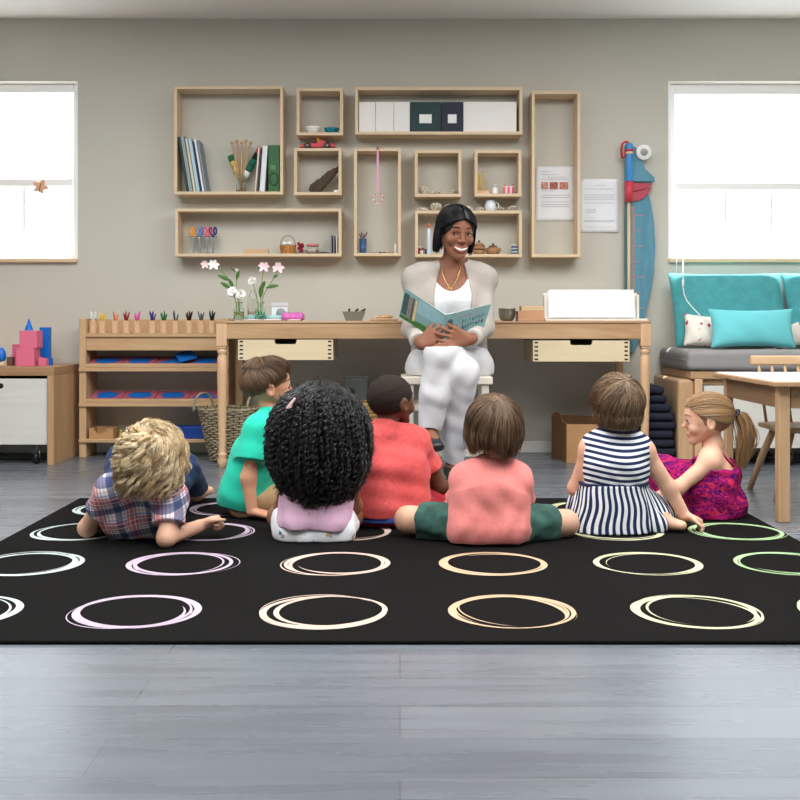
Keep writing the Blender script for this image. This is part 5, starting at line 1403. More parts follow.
# ================================================================ right: low table and spindle chair
LY0, LY1 = 3.86, 4.62; lz = .529
lt = thing('low_table', 'low square-edged wooden table with a white top', 'table', (1.85, 4.24, 0))
lx0, lx1 = 1.375, 2.45
MB().box((lx0, LY0, lz - .022), (lx1, LY1, lz - .003), .004).build('table_top', wood('table_edge', (204, 160, 116), (176, 130, 88), 'X', .8, .45), lt)
MB().box((lx0 + .012, LY0 + .012, lz - .0029), (lx1 - .012, LY1 - .012, lz), .001).build('white_surface', mat('white_laminate', (244, 246, 250), .35), lt)
M_apr = wood('apron_wood', (168, 128, 92), (136, 98, 66), 'Y', 1.0, .5, ring=10); M_apx = wood('apron_wood_x', (196, 150, 108), (168, 122, 82), 'X', 1.0, .5)
lxa = lx0 + .032
MB().box((lxa + .008, LY0 + .07, lz - .105), (lxa + .028, LY1 - .06, lz - .0225), .002).build('apron', M_apr, lt)
MB().box((lxa + .05, LY0 + .055, lz - .105), (lx1 - .08, LY0 + .075, lz - .0225), .002).build('apron', M_apx, lt)
M_lleg = wood('tleg', (216, 172, 126), (196, 150, 104), 'Z', .9, .45, ring=5)
for x in (lxa, lx1 - .09):
    for y in (LY0 + .04, LY1 - .085):
        w0 = .043 if y < 4.2 else .034
        b = MB(); b.box((x - .0, y, 0), (x + w0, y + w0, lz - .0225), .004)
        b.build('leg', M_lleg, lt)
# spindle chair tucked under the far side
def spindle_chair(ox, oy, label):
    o = thing('spindle_chair', label, 'chair', (0, 0, 0), group='small spindle-back chairs at the low table')
    m = wood('chair_wood', (206, 164, 122), (182, 138, 98), 'Z', 1.0, .5); mx_ = wood('chair_rail', (222, 182, 136), (204, 158, 112), 'X', 1.0, .5)
    sz = .305
    MB().box((-.17, -.16, sz - .024), (.17, .15, sz), .01).build('seat', mx_, o)
    legs = [(-.11, -.10, -.20, -.17), (.11, -.10, .20, -.17), (-.11, .10, -.20, .16), (.11, .10, .20, .16)]
    for a, b_, c, d in legs: MB().tube([(c, d, 0), ((a + c) / 2, (b_ + d) / 2, sz / 2), (a, b_, sz - .022)], [.012, .016, .015], 12).build('leg', m, o)
    for i in range(6):
        x = -.14 + .056 * i
        MB().tube([(x * .98, .125, sz - .004), (x * 1.06, .20, .565)], .0065, 10).build('spindle', m, o)
    MB().box((-.185, .185, .555), (.185, .207, .597), .006).build('top_rail', mx_, o)
    o.location = (ox, oy, 0); o.rotation_euler = (0, 0, 0)
    WLOC[o] = V((ox, oy, 0))
    return o
spindle_chair(1.765, 4.54, 'small wooden spindle chair tucked under the far side of the low table')
# ================================================================ people: shared tools
def skin(name, c, rough=.55): return mat(name, c, rough, spec=.35, sss=.12, noise=.03, nscale=25)
M_eyew = mat('eye_white', (236, 234, 230), .2); M_pup = mat('pupil', (14, 12, 12), .1)
class Head:
    def __init__(s, C, f, u, size):
        s.C = V(C); s.f = V(f).normalized(); s.u = (V(u) - s.f * V(u).dot(s.f)).normalized(); s.r = s.f.cross(s.u); s.s = size
    def w(s, r, f, u): return s.C + (s.r * r + s.f * f + s.u * u) * s.s
    def R(s): return [list(s.r), list(s.f), list(s.u)]
    def add(s, F, adult=False, jaw=1.0):
        S = s.s; k = .08 * S; R = s.R()
        w = s.w
        if adult:
            F.ell(w(0, -.05, .13), (.325 * S, .42 * S, .37 * S), R, k)
            F.cone(w(0, .09, .0), w(0, .18, -.28), .285 * S, .165 * S, k)
            for x in (-1, 1):
                F.cone(w(x * .215, .02, -.15), w(x * .07, .24, -.39), .10 * S, .08 * S, k)
                F.ell(w(x * .175, .24, -.10), (.11 * S, .09 * S, .10 * S), R, k)
            F.ell(w(0, .29, -.43), (.08 * S, .07 * S, .07 * S), R, k)
            F.cone(w(0, .355, .06), w(0, .415, -.10), .028 * S, .042 * S, .04 * S)
            for x in (-1, 1): F.ell(w(x * .055, .39, -.115), (.038 * S, .04 * S, .032 * S), R, .03 * S)
            for x in (-1, 1): F.ell(w(x * .145, .375, .015), (.085 * S, .055 * S, .05 * S), R, .05 * S, sub=True)
            F.ell(w(0, .325, -.255), (.14 * S, .06 * S, .075 * S), R, .05 * S)
        else:
            F.ell(w(0, -.06, .12), (.37 * S, .46 * S, .39 * S), R, k)
            F.cone(w(0, .12, -.05), w(0, .185, -.285), .285 * S, .135 * S, k)
            for x in (-1, 1):
                F.cone(w(x * .22, .03, -.15), w(x * .06, .23, -.375), .085 * S, .07 * S, k)
                F.ell(w(x * .17, .24, -.14), (.115 * S, .11 * S, .11 * S), R, k)
            F.ell(w(0, .265, -.395), (.075 * S, .07 * S, .06 * S), R, k)
            F.cone(w(0, .375, .0), w(0, .415, -.10), .030 * S, .043 * S, .05 * S)
            for x in (-1, 1): F.ell(w(x * .155, .425, .0), (.085 * S, .05 * S, .05 * S), R, .05 * S, sub=True)
            F.ell(w(0, .305, -.255), (.11 * S, .06 * S, .06 * S), R, .05 * S)
        ex = .335 if adult else .375
        for x in (-1, 1):
            er = [list((s.r * x * .93 - s.f * .35).normalized()), list((s.f * .93 + s.r * x * .35).normalized()), list(s.u)]
            F.ell(w(x * ex, -.05, -.04), (.045 * S, .09 * S, .135 * S), er, .03 * S)
            F.ell(w(x * (ex + .045), -.03, -.03), (.03 * S, .05 * S, .085 * S), er, .02 * S, sub=True)
    def face(s, parent, adult=False, iris=(70, 48, 34), brow=(60, 44, 34), lips=(190, 110, 100), smile=False, look=(0, 1, 0)):
        from mathutils.bvhtree import BVHTree
        S = s.s; body = [c for c in parent.children if c.name.startswith('body')][0]
        off = rootloc(parent)
        bv = BVHTree.FromPolygons([v.co + off for v in body.data.vertices], [tuple(p.vertices) for p in body.data.polygons])
        def sf(r, u, lift=0.0):
            """point on the skin straight in front of (r, u)"""
            o = s.w(r, 1.2, u); hit = bv.ray_cast(o, -s.f)[0]
            return (hit if hit is not None else s.w(r, .3, u)) + s.f * lift * S
        ez = .015 if adult else .0; ex = .145 if adult else .155; er = .058 if adult else .062
        for x in (-1, 1):
            c = sf(x * ex, ez) - s.f * er * S * .80
            b = MB().use(M_eyew).ball(c, er * S, 3)
            d = (s.r * look[0] + s.f * look[1] + s.u * look[2]).normalized()
            b.use(mat('iris_%d_%d_%d' % iris, iris, .2)).lathe([(0, .0), (er * S * .52, 0), (er * S * .3, er * S * .14), (0, er * S * .16)], n=20, M=Matrix.Translation(c + d * er * S * .86) @ rot_to(d))
            b.use(M_pup).lathe([(0, .0), (er * S * .26, 0), (0, er * S * .04)], n=16, M=Matrix.Translation(c + d * er * S * 1.0) @ rot_to(d))
            b.build('eye', None, parent)
            ip = lambda t, dz: c + (s.r * t * er * 1.12 * S + s.u * dz * er * S + s.f * er * S * (1.02 * math.sqrt(max(0, 1 - (t * .9) ** 2 - (dz * .9) ** 2))))
            sk_ = body.data.materials[0]
            for nm_, dz0, dz1, rr in (('eyelid', .42, .30, .20), ('lower_lid', -.50, .30, .15)):
                pts = [ip(t, dz0 * (1 - t * t) + (.02 if dz0 > 0 else -.02)) for t in np.linspace(-1, 1, 11)]
                MB().tube(pts, [er * S * (.06 + rr * math.sin(PI * i / 10)) for i in range(11)], 8).build(nm_, sk_ if dz0 < 0 else (mat('lash', (26, 20, 18), .6) if adult else mat('lash_soft', (90, 62, 48), .7)), parent)
            bp = [sf(x * (ex + t * .095), ez + .115 + .022 * (1 - t * t) - .010 * t, .006) for t in np.linspace(-.85, 1, 8)]
            MB().tube(bp, [q * S for q in (.005, .010, .0125, .013, .012, .010, .007, .003)], 6).build('eyebrow', mat('brow_%d_%d_%d' % brow, brow, .8), parent)
        m = MB(); lm = mat('lips_%d_%d_%d' % lips, lips, .4)
        zf = -.262; W = .145 if smile else .085; lift = .040 if smile else .01
        arc = lambda t, dz, out: sf(W * t, zf + dz * (1 - t * t) + lift * t * t, out)
        if smile:
            up = [arc(t, .014, .002) for t in np.linspace(-1, 1, 15)]; dn = [arc(t, -.060, .002) for t in np.linspace(-1, 1, 15)]
            m.use(lm).tube(up, [.004 * S + .013 * S * math.sin(PI * i / 14) for i in range(15)], 8)
            m.tube(dn, [.004 * S + .019 * S * math.sin(PI * i / 14) for i in range(15)], 8)
            m.build('mouth', None, parent)
            tt = bmesh.new(); A = [tt.verts.new(arc(t, .012, .008)) for t in np.linspace(-.9, .9, 15)]; B = [tt.verts.new(arc(t, -.046, .006)) for t in np.linspace(-.9, .9, 15)]
            for i in range(14): tt.faces.new((A[i], A[i + 1], B[i + 1], B[i]))
            mb = MB(); mb._take(tt, None, True)
            o = mb.build('teeth', mat('teeth', (240, 238, 232), .25), parent); o.modifiers.new('s', 'SOLIDIFY').thickness = .002
        else:
            m.tube([arc(t, .012, .0) for t in np.linspace(-1, 1, 11)], [.003 * S + .013 * S * math.sin(PI * i / 10) for i in range(11)], 8)
            m.tube([arc(t, -.020, .0) for t in np.linspace(-.9, .9, 11)], [.003 * S + .016 * S * math.sin(PI * i / 10) for i in range(11)], 8)
            m.build('mouth', lm, parent)

def hand(F, wrist, d, n, side, L, curl=(.35, .4, .3), spread=.12, thumb=.9, kk=None, splay=None, fcurl=None):
    """d: towards the fingers, n: way the palm faces, side: +1 puts the thumb on d x n"""
    wrist = V(wrist); d = V(d).normalized(); n = (V(n) - d * V(n).dot(d)).normalized(); t = d.cross(n) * side
    k = kk or L * .035
    kn = []
    for i in range(4):
        off = (1.5 - i) * .155
        base = wrist + d * L * (.50 - abs(i - 1) * .02) + t * L * off * .8
        kn.append(base)
        F.cone(wrist + t * L * off * .30 + d * L * .05, base, L * .10, L * .075, L * .07)
    F.cone(wrist + d * L * .12 + t * L * .12, wrist + d * L * .32 + t * L * .2, L * .09, L * .08, L * .07)
    lens = (.40, .46, .42, .33)
    for i in range(4):
        sp = (1.5 - i) * spread; cd = (d + t * sp).normalized(); cn = (n - cd * n.dot(cd)).normalized()
        p = kn[i]; ang = 0
        cl = curl if fcurl is None else fcurl[i]
        for j, fr in enumerate((.45, .31, .24)):
            ang += cl[j]
            dd = cd * math.cos(ang) + cn * math.sin(ang)
            q = p + dd * L * lens[i] * fr
            F.cone(p, q, L * (.052 - .006 * j), L * (.046 - .006 * j), k)
            p = q
    p = wrist + d * L * .18 + t * L * .16; dd = (d * (1.0 - thumb * .45) + t * thumb * .8 + n * .35).normalized()
    for j, fr in enumerate((.17, .16, .12)):
        q = p + dd * L * fr * 1.15
        F.cone(p, q, L * (.068 - .01 * j), L * (.058 - .01 * j), k * 1.3); p = q
        dd = (dd + d * .28 + n * .12).normalized()

def torso(F, pel, chest, neck, sha, shb, wp, wc, rp, rc, rs, inf=0.0, q=None, k=.04, mid=None, rm=None):
    lat = (V(shb) - V(sha)).normalized(); pel, chest, neck = V(pel), V(chest), V(neck)
    if mid is None: F.cone(neck - (neck - chest) * .1, chest, rs * .95 + inf, rc * .97 + inf, k)
    for sgn, sh in ((-1, V(sha)), (1, V(shb))):
        c = chest + lat * sgn * wc
        if mid is not None:
            m = V(mid) + lat * sgn * wp * .9
            F.cone(pel + lat * sgn * wp, m, rp + inf, (rm or rp) + inf, k); F.cone(m, c, (rm or rp) + inf, rc + inf, k)
        else: F.cone(pel + lat * sgn * wp, c, rp + inf, rc + inf, k)
        F.cone(c, sh.lerp(neck, .28), rc + inf, rs + inf, k)
        F.cone(sh.lerp(neck, .2), sh, rs + inf, rs + inf, k)
        F.cone(neck, sh, rs * .72 + inf, rs * .95 + inf, k)
    return lat
def limb(F, pts, rs, k=.02, inf=0.0, cap=False):
    for i in range(len(pts) - 1): F.cone(pts[i], pts[i + 1], rs[i] + inf, rs[i + 1] + inf, k, cap=cap and i == len(pts) - 2)
def sleeve(F, a, b, ra, rb, k=.02): F.cone(a, b, ra, rb, k, cap=True)
def foot(F, an, toe, r=.026, k=.015):
    an, toe = V(an), V(toe); d = (toe - an); d.z = 0; d.normalize()
    low = V((0, 0, -1))
    F.cone(an + low * .008 - d * .012, an - d * .018 + low * .018, r, r * .95, k)
    F.cone(an - d * .015 + low * .016, toe, r * .92, r * .62, k)
    s = d.cross(V((0, 0, 1)))
    F.cone(an + low * .01, toe + s * r * .55, r * .8, r * .5, k); F.cone(an + low * .01, toe - s * r * .55, r * .8, r * .45, k)

# ---- hair
def sph(az, el): return np.array((math.sin(az) * math.cos(el), math.cos(az) * math.cos(el), math.sin(el)))   # (r, f, u)
def cap_hair(H, rad, ctr, face_cut, nape, m, parent, h=.0035, amp=.0012, name='hair', extra=None):
    """thin cap of hair round the skull; face_cut = (point rfu, normal rfu)"""
    S = H.s; F = Field(h)
    F.ell(H.w(*ctr), tuple(x * S for x in rad), H.R(), .01)
    if extra: extra(F)
    if face_cut[0] == 'hole': F.ell(H.w(*face_cut[1]), tuple(x * S for x in face_cut[2]), H.R(), .01, sub=True)
    else:
        p, n = face_cut; F.cut(H.w(*p), H.r * n[0] + H.f * n[1] + H.u * n[2])
    p, n = nape; F.cut(H.w(*p), H.r * n[0] + H.f * n[1] + H.u * n[2])
    if amp: F.fn(wrinkle(amp, 160, 4))
    return field_obj(name, F, m, parent)
def flow_hair(H, n, crown, endf, rad, ctr, seed=0, npt=12, lift=(.0, .05), wave=0.0, wl=.06, bundle=1, bsp=.003, tlo=0.0, thi=.75, fall=None, jit=.012, down=None, curl_end=0.0, start=None):
    """strands leave the crown direction and run over the skull to endf(az) = (elevation, extra fall in head sizes, inward)"""
    g = np.random.RandomState(seed); S = H.s; out = []
    Rm = np.array(H.R()).T; C = np.array(H.C); dn = np.array(down if down is not None else -H.u)
    cd0 = np.array(crown, float)
    for i in range(n):
        az = g.uniform(-PI, PI)
        el, fl, inw = endf(az)
        el += g.normal(0, .05)
        e = sph(az, el)
        c = np.array(start(az, g), float) if start else cd0
        c = c / np.linalg.norm(c)
        om = math.acos(np.clip(c @ e, -1, 1)) or 1e-3
        t0 = g.uniform(tlo, thi) if g.rand() < .8 else 0.0
        off = g.uniform(*lift)
        pts = []
        for t in np.linspace(t0, 1, npt):
            d = (math.sin((1 - t) * om) * c + math.sin(t * om) * e) / math.sin(om)
            o2 = off * (.35 + .65 * min(1, (t - t0) * 4 + .1))
            p = np.array(ctr) + d * (np.array(rad) + o2)
            pts.append(p)
        pts = np.array(pts)
        if fl > 0:
            fl2 = fl * (1 + g.uniform(-.12, .1)); last = pts[-1]
            hor = np.array((last[0], last[1], 0)); hor /= np.linalg.norm(hor) + 1e-9
            mm = max(5, int(npt * .7)); ex = []
            for t in np.linspace(0, 1, mm + 1)[1:]:
                ex.append(last - np.array((0, 0, 1)) * fl2 * t - hor * inw * t * t + hor * (.03 * math.sin(PI * t) * off * 6))
            pts = np.concatenate([pts, ex])
        P_ = C + (pts @ Rm.T) * S
        if jit: P_ = P_ + g.normal(0, jit * S, 3) * np.linspace(0, 1, len(P_))[:, None]
        if wave:
            L = np.concatenate([[0], np.cumsum(np.linalg.norm(np.diff(P_, axis=0), axis=1))])
            tg = np.gradient(P_, axis=0); tg /= np.linalg.norm(tg, axis=1)[:, None] + 1e-9
            rad_d = P_ - C; rad_d /= np.linalg.norm(rad_d, axis=1)[:, None]
            sd = np.cross(tg, rad_d); ph = g.uniform(0, 6.28); ww = wl * g.uniform(.8, 1.25)
            A = wave * np.clip(L / .04, .15, 1)
            P_ = P_ + (sd * np.sin(2 * PI * L / ww + ph)[:, None] + rad_d * (.75 * np.cos(2 * PI * L / ww + ph) + .35)[:, None]) * A[:, None]
        tint = g.rand()
        if bundle == 1: out.append((P_, tint))
        else:
            o_ = g.normal(0, bsp, (bundle, 3))
            tap = np.sin(np.linspace(.35, PI - .12, len(P_)))[:, None]
            for b in range(bundle): out.append((P_ + o_[b] * tap, np.clip(tint + g.normal(0, .15), 0, 1)))
    return out
def build_hair(name, st, r, m, parent): return strands(name, [p for p, t in st], r, m, parent, [t for p, t in st])
def cloth_mat(name, c, noise=.05, ns=60, bump=.25, bs=900, rough=.9): return mat(name, c, rough, spec=.15, noise=noise, nscale=ns, bump=bump, bscale=bs, sheen=.1)
def Jp(px, py, Y): return P(px, py, Y)

HOLE = ('hole', (0, .46, -.14), (.33, .42, .44))
HOLE_A = ('hole', (0, .44, -.14), (.295, .42, .455))
def neck_hole(F, nk, head, r, up=.16, collar=0.0):
    d = (V(head) - V(nk)).normalized(); nk = V(nk)
    if collar: F.cone(nk - d * .01, nk + d * collar, r + .016, r + .008, .012, cap=True)
    F.cone(nk + d * ((collar + r * .75) if collar else -.002), nk + d * up, r, r * 1.02, .006, sub=True)
# ================================================================ boy in the pink T-shirt, back to us
SK_L = skin('skin_light', (226, 178, 152)); SK_T = skin('skin_tan', (206, 152, 122)); SK_D = skin('skin_deep', (104, 68, 51)); SK_W = skin('skin_brown', (138, 90, 68)); SK_C = skin('skin_curly', (140, 94, 70))
def person(label, loc, group=None): return thing('person', label, 'person', loc)
def plane_neck(F, neck, up, d=.012): F.cut(V(neck) + V(up).normalized() * d, up)

def boy_pink():
    o = person('child with a brown bob in a pink T-shirt and green shorts', Jp(490, 545, 3.48))
    pel, ch, nk = Jp(489, 524, 3.51), Jp(491, 489, 3.53), Jp(493, 465, 3.545)
    sa, sb = Jp(466, 480, 3.54), Jp(517, 481, 3.54)
    H = Head(Jp(493.5, 430, 3.555), (-.12, 1, .12), (0, -.1, 1), .208)
    ea, eb = Jp(453, 506, 3.60), Jp(526, 507, 3.60); wa, wb = Jp(462, 520, 3.74), Jp(520, 522, 3.74)
    ha, hb = Jp(470, 525, 3.54), Jp(510, 526, 3.54); ka, kb = Jp(408, 519.5, 3.60), Jp(565.5, 523, 3.60)
    aa, ab = V((ka.x + .17, 3.80, .052)), V((kb.x - .15, 3.80, .052))
    ta, tb = aa + V((.03, .10, -.02)), ab + V((-.03, .10, -.02))
    F = Field(.0035)
    torso(F, pel, ch, nk, sa, sb, .05, .045, .072, .068, .036)
    F.cone(nk, H.w(0, -.08, -.2), .036, .036, .02)
    H.add(F)
    for s_, e, w_ in ((sa, ea, wa), (sb, eb, wb)): limb(F, [s_, e, w_], [.034, .027, .02])
    hand(F, wa, (.3, 1, -.25), (0, -.2, -1), -1, .115); hand(F, wb, (-.3, 1, -.25), (0, -.2, -1), 1, .115)
    for h_, k_, a_, t_ in ((ha, ka, aa, ta), (hb, kb, ab, tb)):
        limb(F, [h_, k_, a_], [.068, .043, .029], .02); foot(F, a_, t_)
    F.cut((0, 0, Z0), (0, 0, -1))
    field_obj('body', F, SK_L, o)
    H.face(o, iris=(90, 70, 50), brow=(120, 90, 66))
    F = Field(.0035)
    torso(F, pel + V((0, -.004, -.012)), ch, nk, sa, sb, .056, .048, .080, .070, .036, .009)
    neck_hole(F, nk, H.C, .040, collar=.016)
    F.cut((0, 0, .018), (0, 0, -1))
    sleeve(F, sa.lerp(nk, .1), sa.lerp(ea, .80), .041, .041); sleeve(F, sb.lerp(nk, .1), sb.lerp(eb, .80), .041, .041)
    F.fn(wrinkle(.0032, 42, 3))
    field_obj('t_shirt', F, cloth_mat('pink_jersey', (232, 138, 134), .06, 90), o)
    F = Field(.0035)
    for h_, k_ in ((ha, ka), (hb, kb)): sleeve(F, h_, h_.lerp(k_, .80), .080, .064)
    F.cone(ha, hb, .084, .084, .03); F.fn(wrinkle(.003, 40, 8)); F.cut((0, 0, Z0 + .001), (0, 0, -1)); F.cut((0, 0, .13), (0, 0, 1))
    field_obj('shorts', F, cloth_mat('green_shorts', (58, 92, 84), .3, 26), o)
    hm = hairmat('hair_brown', (66, 50, 39), (146, 116, 90), .4)
    c0 = (0, -.06, .12); rd = (.395, .485, .425)
    cap_hair(H, (.40, .49, .43), c0, HOLE, ((0, 0, -.30), (0, .25, -1)), MATS.get('hair_brown_base') or mat('hair_brown_base', (74, 56, 44), .5), o, name='hair_base')
    def endf(az):
        a = abs(az)
        if a < .75: return (.28, .0, 0)
        if a < 1.25: return (-.05, .22, .03)
        return (-.12, .36 + .06 * math.sin(az * 3), .09)
    st = flow_hair(H, 3600, (0.12, -.35, 1), endf, rd, c0, 3, lift=(.0, .07), jit=.022)
    build_hair('hair', st, .0011, hm, o)
    return o
boy_pink()

# ================================================================ child with cropped dark hair in the coral T-shirt
def boy_coral():
    o = person('child with cropped black hair in a coral T-shirt and red shorts', Jp(395, 530, 3.78))
    pel, ch, nk = Jp(393, 510, 3.83), Jp(391, 468, 3.86), Jp(386, 429, 3.88)
    sa, sb = Jp(363, 444, 3.84), Jp(417, 443, 3.92)
    H = Head(Jp(392.5, 402, 3.90), (.72, .68, .1), (-.05, -.04, 1), .200)
    ea, eb = Jp(356, 488, 3.90), Jp(440, 486, 3.98); wa, wb = Jp(375, 505, 4.05), Jp(418, 492, 4.10)
    ha, hb = Jp(375, 512, 3.85), Jp(412, 512, 3.87); ka, kb = Jp(354, 510, 4.05), Jp(446, 506, 4.06)
    aa, ab = V((ha.x + .10, 4.10, .06)), V((hb.x - .08, 4.16, .06)); ta, tb = aa + V((.10, .02, -.02)), ab + V((-.10, .03, -.02))
    F = Field(.0035)
    torso(F, pel, ch, nk, sa, sb, .048, .046, .074, .070, .036)
    F.cone(nk, H.w(0, -.10, -.2), .040, .038, .02); H.add(F)
    for s_, e, w_ in ((sa, ea, wa), (sb, eb, wb)): limb(F, [s_, e, w_], [.035, .028, .021])
    hand(F, wa, (.4, 1, -.2), (0, -.2, -1), -1, .115); hand(F, wb, (-.8, .4, -.2), (0, -.2, -1), 1, .115)
    for h_, k_, a_, t_ in ((ha, ka, aa, ta), (hb, kb, ab, tb)):
        limb(F, [h_, k_, a_], [.070, .046, .031], .02); foot(F, a_, t_)
    F.cut((0, 0, Z0), (0, 0, -1))
    field_obj('body', F, SK_D, o)
    H.face(o, iris=(40, 28, 22), brow=(24, 18, 16), lips=(120, 66, 60))
    F = Field(.0035)
    torso(F, pel + V((0, -.004, 0)), ch, nk, sa, sb, .056, .052, .082, .076, .037, .009)
    neck_hole(F, nk, H.C, .041, collar=.018); F.cut((0, 0, .045), (0, 0, -1))
    sleeve(F, sa.lerp(nk, .1), sa.lerp(ea, .62), .047, .046); sleeve(F, sb.lerp(nk, .1), sb.lerp(eb, .60) + V((.002, 0, 0)), .046, .047)
    F.fn(wrinkle(.0034, 40, 5))
    field_obj('t_shirt', F, cloth_mat('coral_jersey', (208, 88, 88), .12, 70), o)
    F = Field(.0035)
    for h_, k_ in ((ha, ka), (hb, kb)): sleeve(F, h_, h_.lerp(k_, .92), .082, .066)
    F.cone(ha + V((0, -.02, 0)), hb + V((0, -.02, 0)), .086, .086, .03); F.fn(wrinkle(.003, 40, 2)); F.cut((0, 0, Z0 + .001), (0, 0, -1)); F.cut((0, 0, .15), (0, 0, 1))
    field_obj('shorts', F, cloth_mat('red_shorts', (156, 30, 48), .15, 30), o)
    F = Field(.003); F.cone(pel + V((-.05, -.008, -.035)), pel + V((.05, -.008, -.035)), .099, .099, 0); F.cut((0, 0, .030), (0, 0, -1)); F.cut((0, 0, .047), (0, 0, 1))
    field_obj('waistband', F, cloth_mat('blue_band', (52, 78, 150), .2, 80), o)
    m = mat('cropped_black', (44, 35, 31), .85, spec=.2, noise=.3, nscale=260, bump=.9, bscale=700)
    cap_hair(H, (.376, .467, .398), (0, -.062, .122), HOLE, ((0, -.2, -.20), (0, .42, -1)), m, o, amp=.0006, h=.003)
    return o
boy_coral()

# ================================================================ child in the striped dress
def girl_stripes():
    o = person('child with short hair in a navy and white striped sleeveless dress', Jp(612, 535, 3.66))
    pel, ch, nk = Jp(612, 516, 3.70), Jp(614, 463, 3.71), Jp(616, 434, 3.72)
    sa, sb = Jp(591, 449, 3.71), Jp(643, 451, 3.71)
    H = Head(Jp(616.5, 406.5, 3.72), (-.10, 1, .10), (.0, -.08, 1), .200)
    ea, eb = Jp(575.5, 488, 3.76), Jp(669, 488, 3.72); wa, wb = Jp(588, 512, 3.90), Jp(684, 515, 3.71)
    ha, hb = Jp(594, 520, 3.73), Jp(632, 520, 3.73); ka, kb = Jp(582, 512, 3.92), Jp(660, 514, 3.80)
    aa, ab = V((ha.x + .08, 3.95, .055)), Jp(664, 522, 3.70)
    ab.z = .052; ta, tb = aa + V((.11, .03, -.02)), ab + V((.055, -.03, -.018))
    F = Field(.0035)
    torso(F, pel, ch, nk, sa, sb, .046, .040, .066, .062, .033)
    F.cone(nk, H.w(0, -.10, -.2), .034, .034, .02); H.add(F)
    limb(F, [sa, ea, wa], [.034, .026, .019]); limb(F, [sb, eb, wb], [.035, .027, .021])
    hand(F, wa, (.2, 1, -.3), (0, -.2, -1), -1, .112)
    hand(F, wb, (.75, -.15, -.32), (0, -.3, -1), -1, .115, curl=(.75, .7, .35), spread=.1)
    for h_, k_, a_, t_ in ((ha, ka, aa, ta), (hb, kb, ab, tb)):
        limb(F, [h_, k_, a_], [.064, .042, .027], .02); foot(F, a_, t_, .024)
    F.cut((0, 0, Z0), (0, 0, -1))
    field_obj('body', F, SK_L, o)
    H.face(o, iris=(80, 90, 100), brow=(130, 100, 76))
    def stripes(name, freq, thr=.5, attr='sv'):
        m, nt, b = nmat(name, .9); at = nd(nt, 'ShaderNodeAttribute', attribute_name=attr)
        v = mth(nt, 'FRACT', mth(nt, 'MULTIPLY', at.outputs['Fac'], freq))
        nt.links.new(mixc(nt, mth(nt, 'GREATER_THAN', v, thr), rgb(238, 240, 246), rgb(38, 50, 88)), b.inputs['Base Color'])
        b.inputs['Specular IOR Level'].default_value = .15
        return m
    wz = PZ(484, 3.66)
    F = Field(.003)
    torso(F, pel, ch, nk, sa.lerp(nk, .16), sb.lerp(nk, .16), .046, .043, .066, .067, .030, .009)
    neck_hole(F, nk, H.C, .040); F.cut((0, 0, wz), (0, 0, -1))
    for s_, e in ((sa, ea), (sb, eb)): F.cone(s_ + (s_ - nk) * .32 + V((0, 0, .01)), s_ + (s_ - nk) * .30 + V((0, 0, -.10)), .030, .034, .008, sub=True)
    F.fn(wrinkle(.0016, 50, 12))
    field_obj('bodice', F, stripes('stripes_across', 1.0), o, attrs={'sv': lambda v: (v[:, 2] - wz + .012 * np.sin(18 * v[:, 0])) / .0205 + .5})
    band = Field(.003); torso(band, pel, ch, nk, sa, sb,   .047, .044, .066, .067, .031, .0098); band.cut((0, 0, wz - .009), (0, 0, -1)); band.cut((0, 0, wz + .001), (0, 0, 1))
    field_obj('waist_seam', band, cloth_mat('navy_cotton', (38, 50, 88)), o)
    F = Field(.0035)
    top = V((pel.x + .004, 3.703, wz)); cb = V((pel.x - .002, 3.715, .0))
    F.cone(top + V((-.034, 0, -.01)), cb + V((-.040, 0, 0)), .080, .108, .03); F.cone(top + V((.034, 0, -.01)), cb + V((.040, 0, 0)), .080, .108, .03)
    F.cone(V((hb.x, 3.74, .09)), V((kb.x - .0, 3.77, .055)), .09, .056, .03); F.cone(V((ha.x, 3.78, .08)), ka, .09, .050, .03); F.cone(cb + V((.05, 0, .05)), V((PX(657, 3.69), 3.70, .035)), .075, .048, .03)
    cxx, cyy = pel.x, 3.72
    F.fn(lambda X, Y, Z: .0045 * np.sin(22 * np.arctan2(X - cxx, Y - cyy)) * np.clip((wz - Z) / .10, .15, 1))
    F.cut((0, 0, Z0 + .001), (0, 0, -1)); F.cut((0, 0, wz - .004), (0, 0, 1))
    field_obj('skirt', F, stripes('stripes_down', 1.0), o, attrs={'sv': lambda v: ((v[:, 0] - cxx) / (1 + 1.9 * np.clip(wz - v[:, 2], 0, .3)) + np.sign(v[:, 0] - cxx) * np.maximum(0, v[:, 1] - 3.64) * .6) / .0190 + .2 * np.sin(v[:, 2] * 45) + 100})
    hm = hairmat('hair_mousy', (84, 66, 51), (156, 128, 100), .42)
    c0 = (0, -.06, .12); rd = (.40, .49, .425)
    cap_hair(H, (.405, .495, .43), c0, HOLE, ((0, -.1, -.25), (0, .36, -1)), mat('hair_mousy_base', (88, 70, 54), .5), o, name='hair_base')
    def endf(az):
        a = abs(az)
        if a < .8: return (.25, 0, 0)
        if a < 1.5: return (-.25, .0, 0)
        return (-.45, .24, .09)
    st = flow_hair(H, 3600, (.18, -.5, 1), endf, rd, c0, 6, lift=(0, .06), jit=.02, wave=.002, wl=.07)
    build_hair('hair', st, .0011, hm, o)
    return o
girl_stripes()

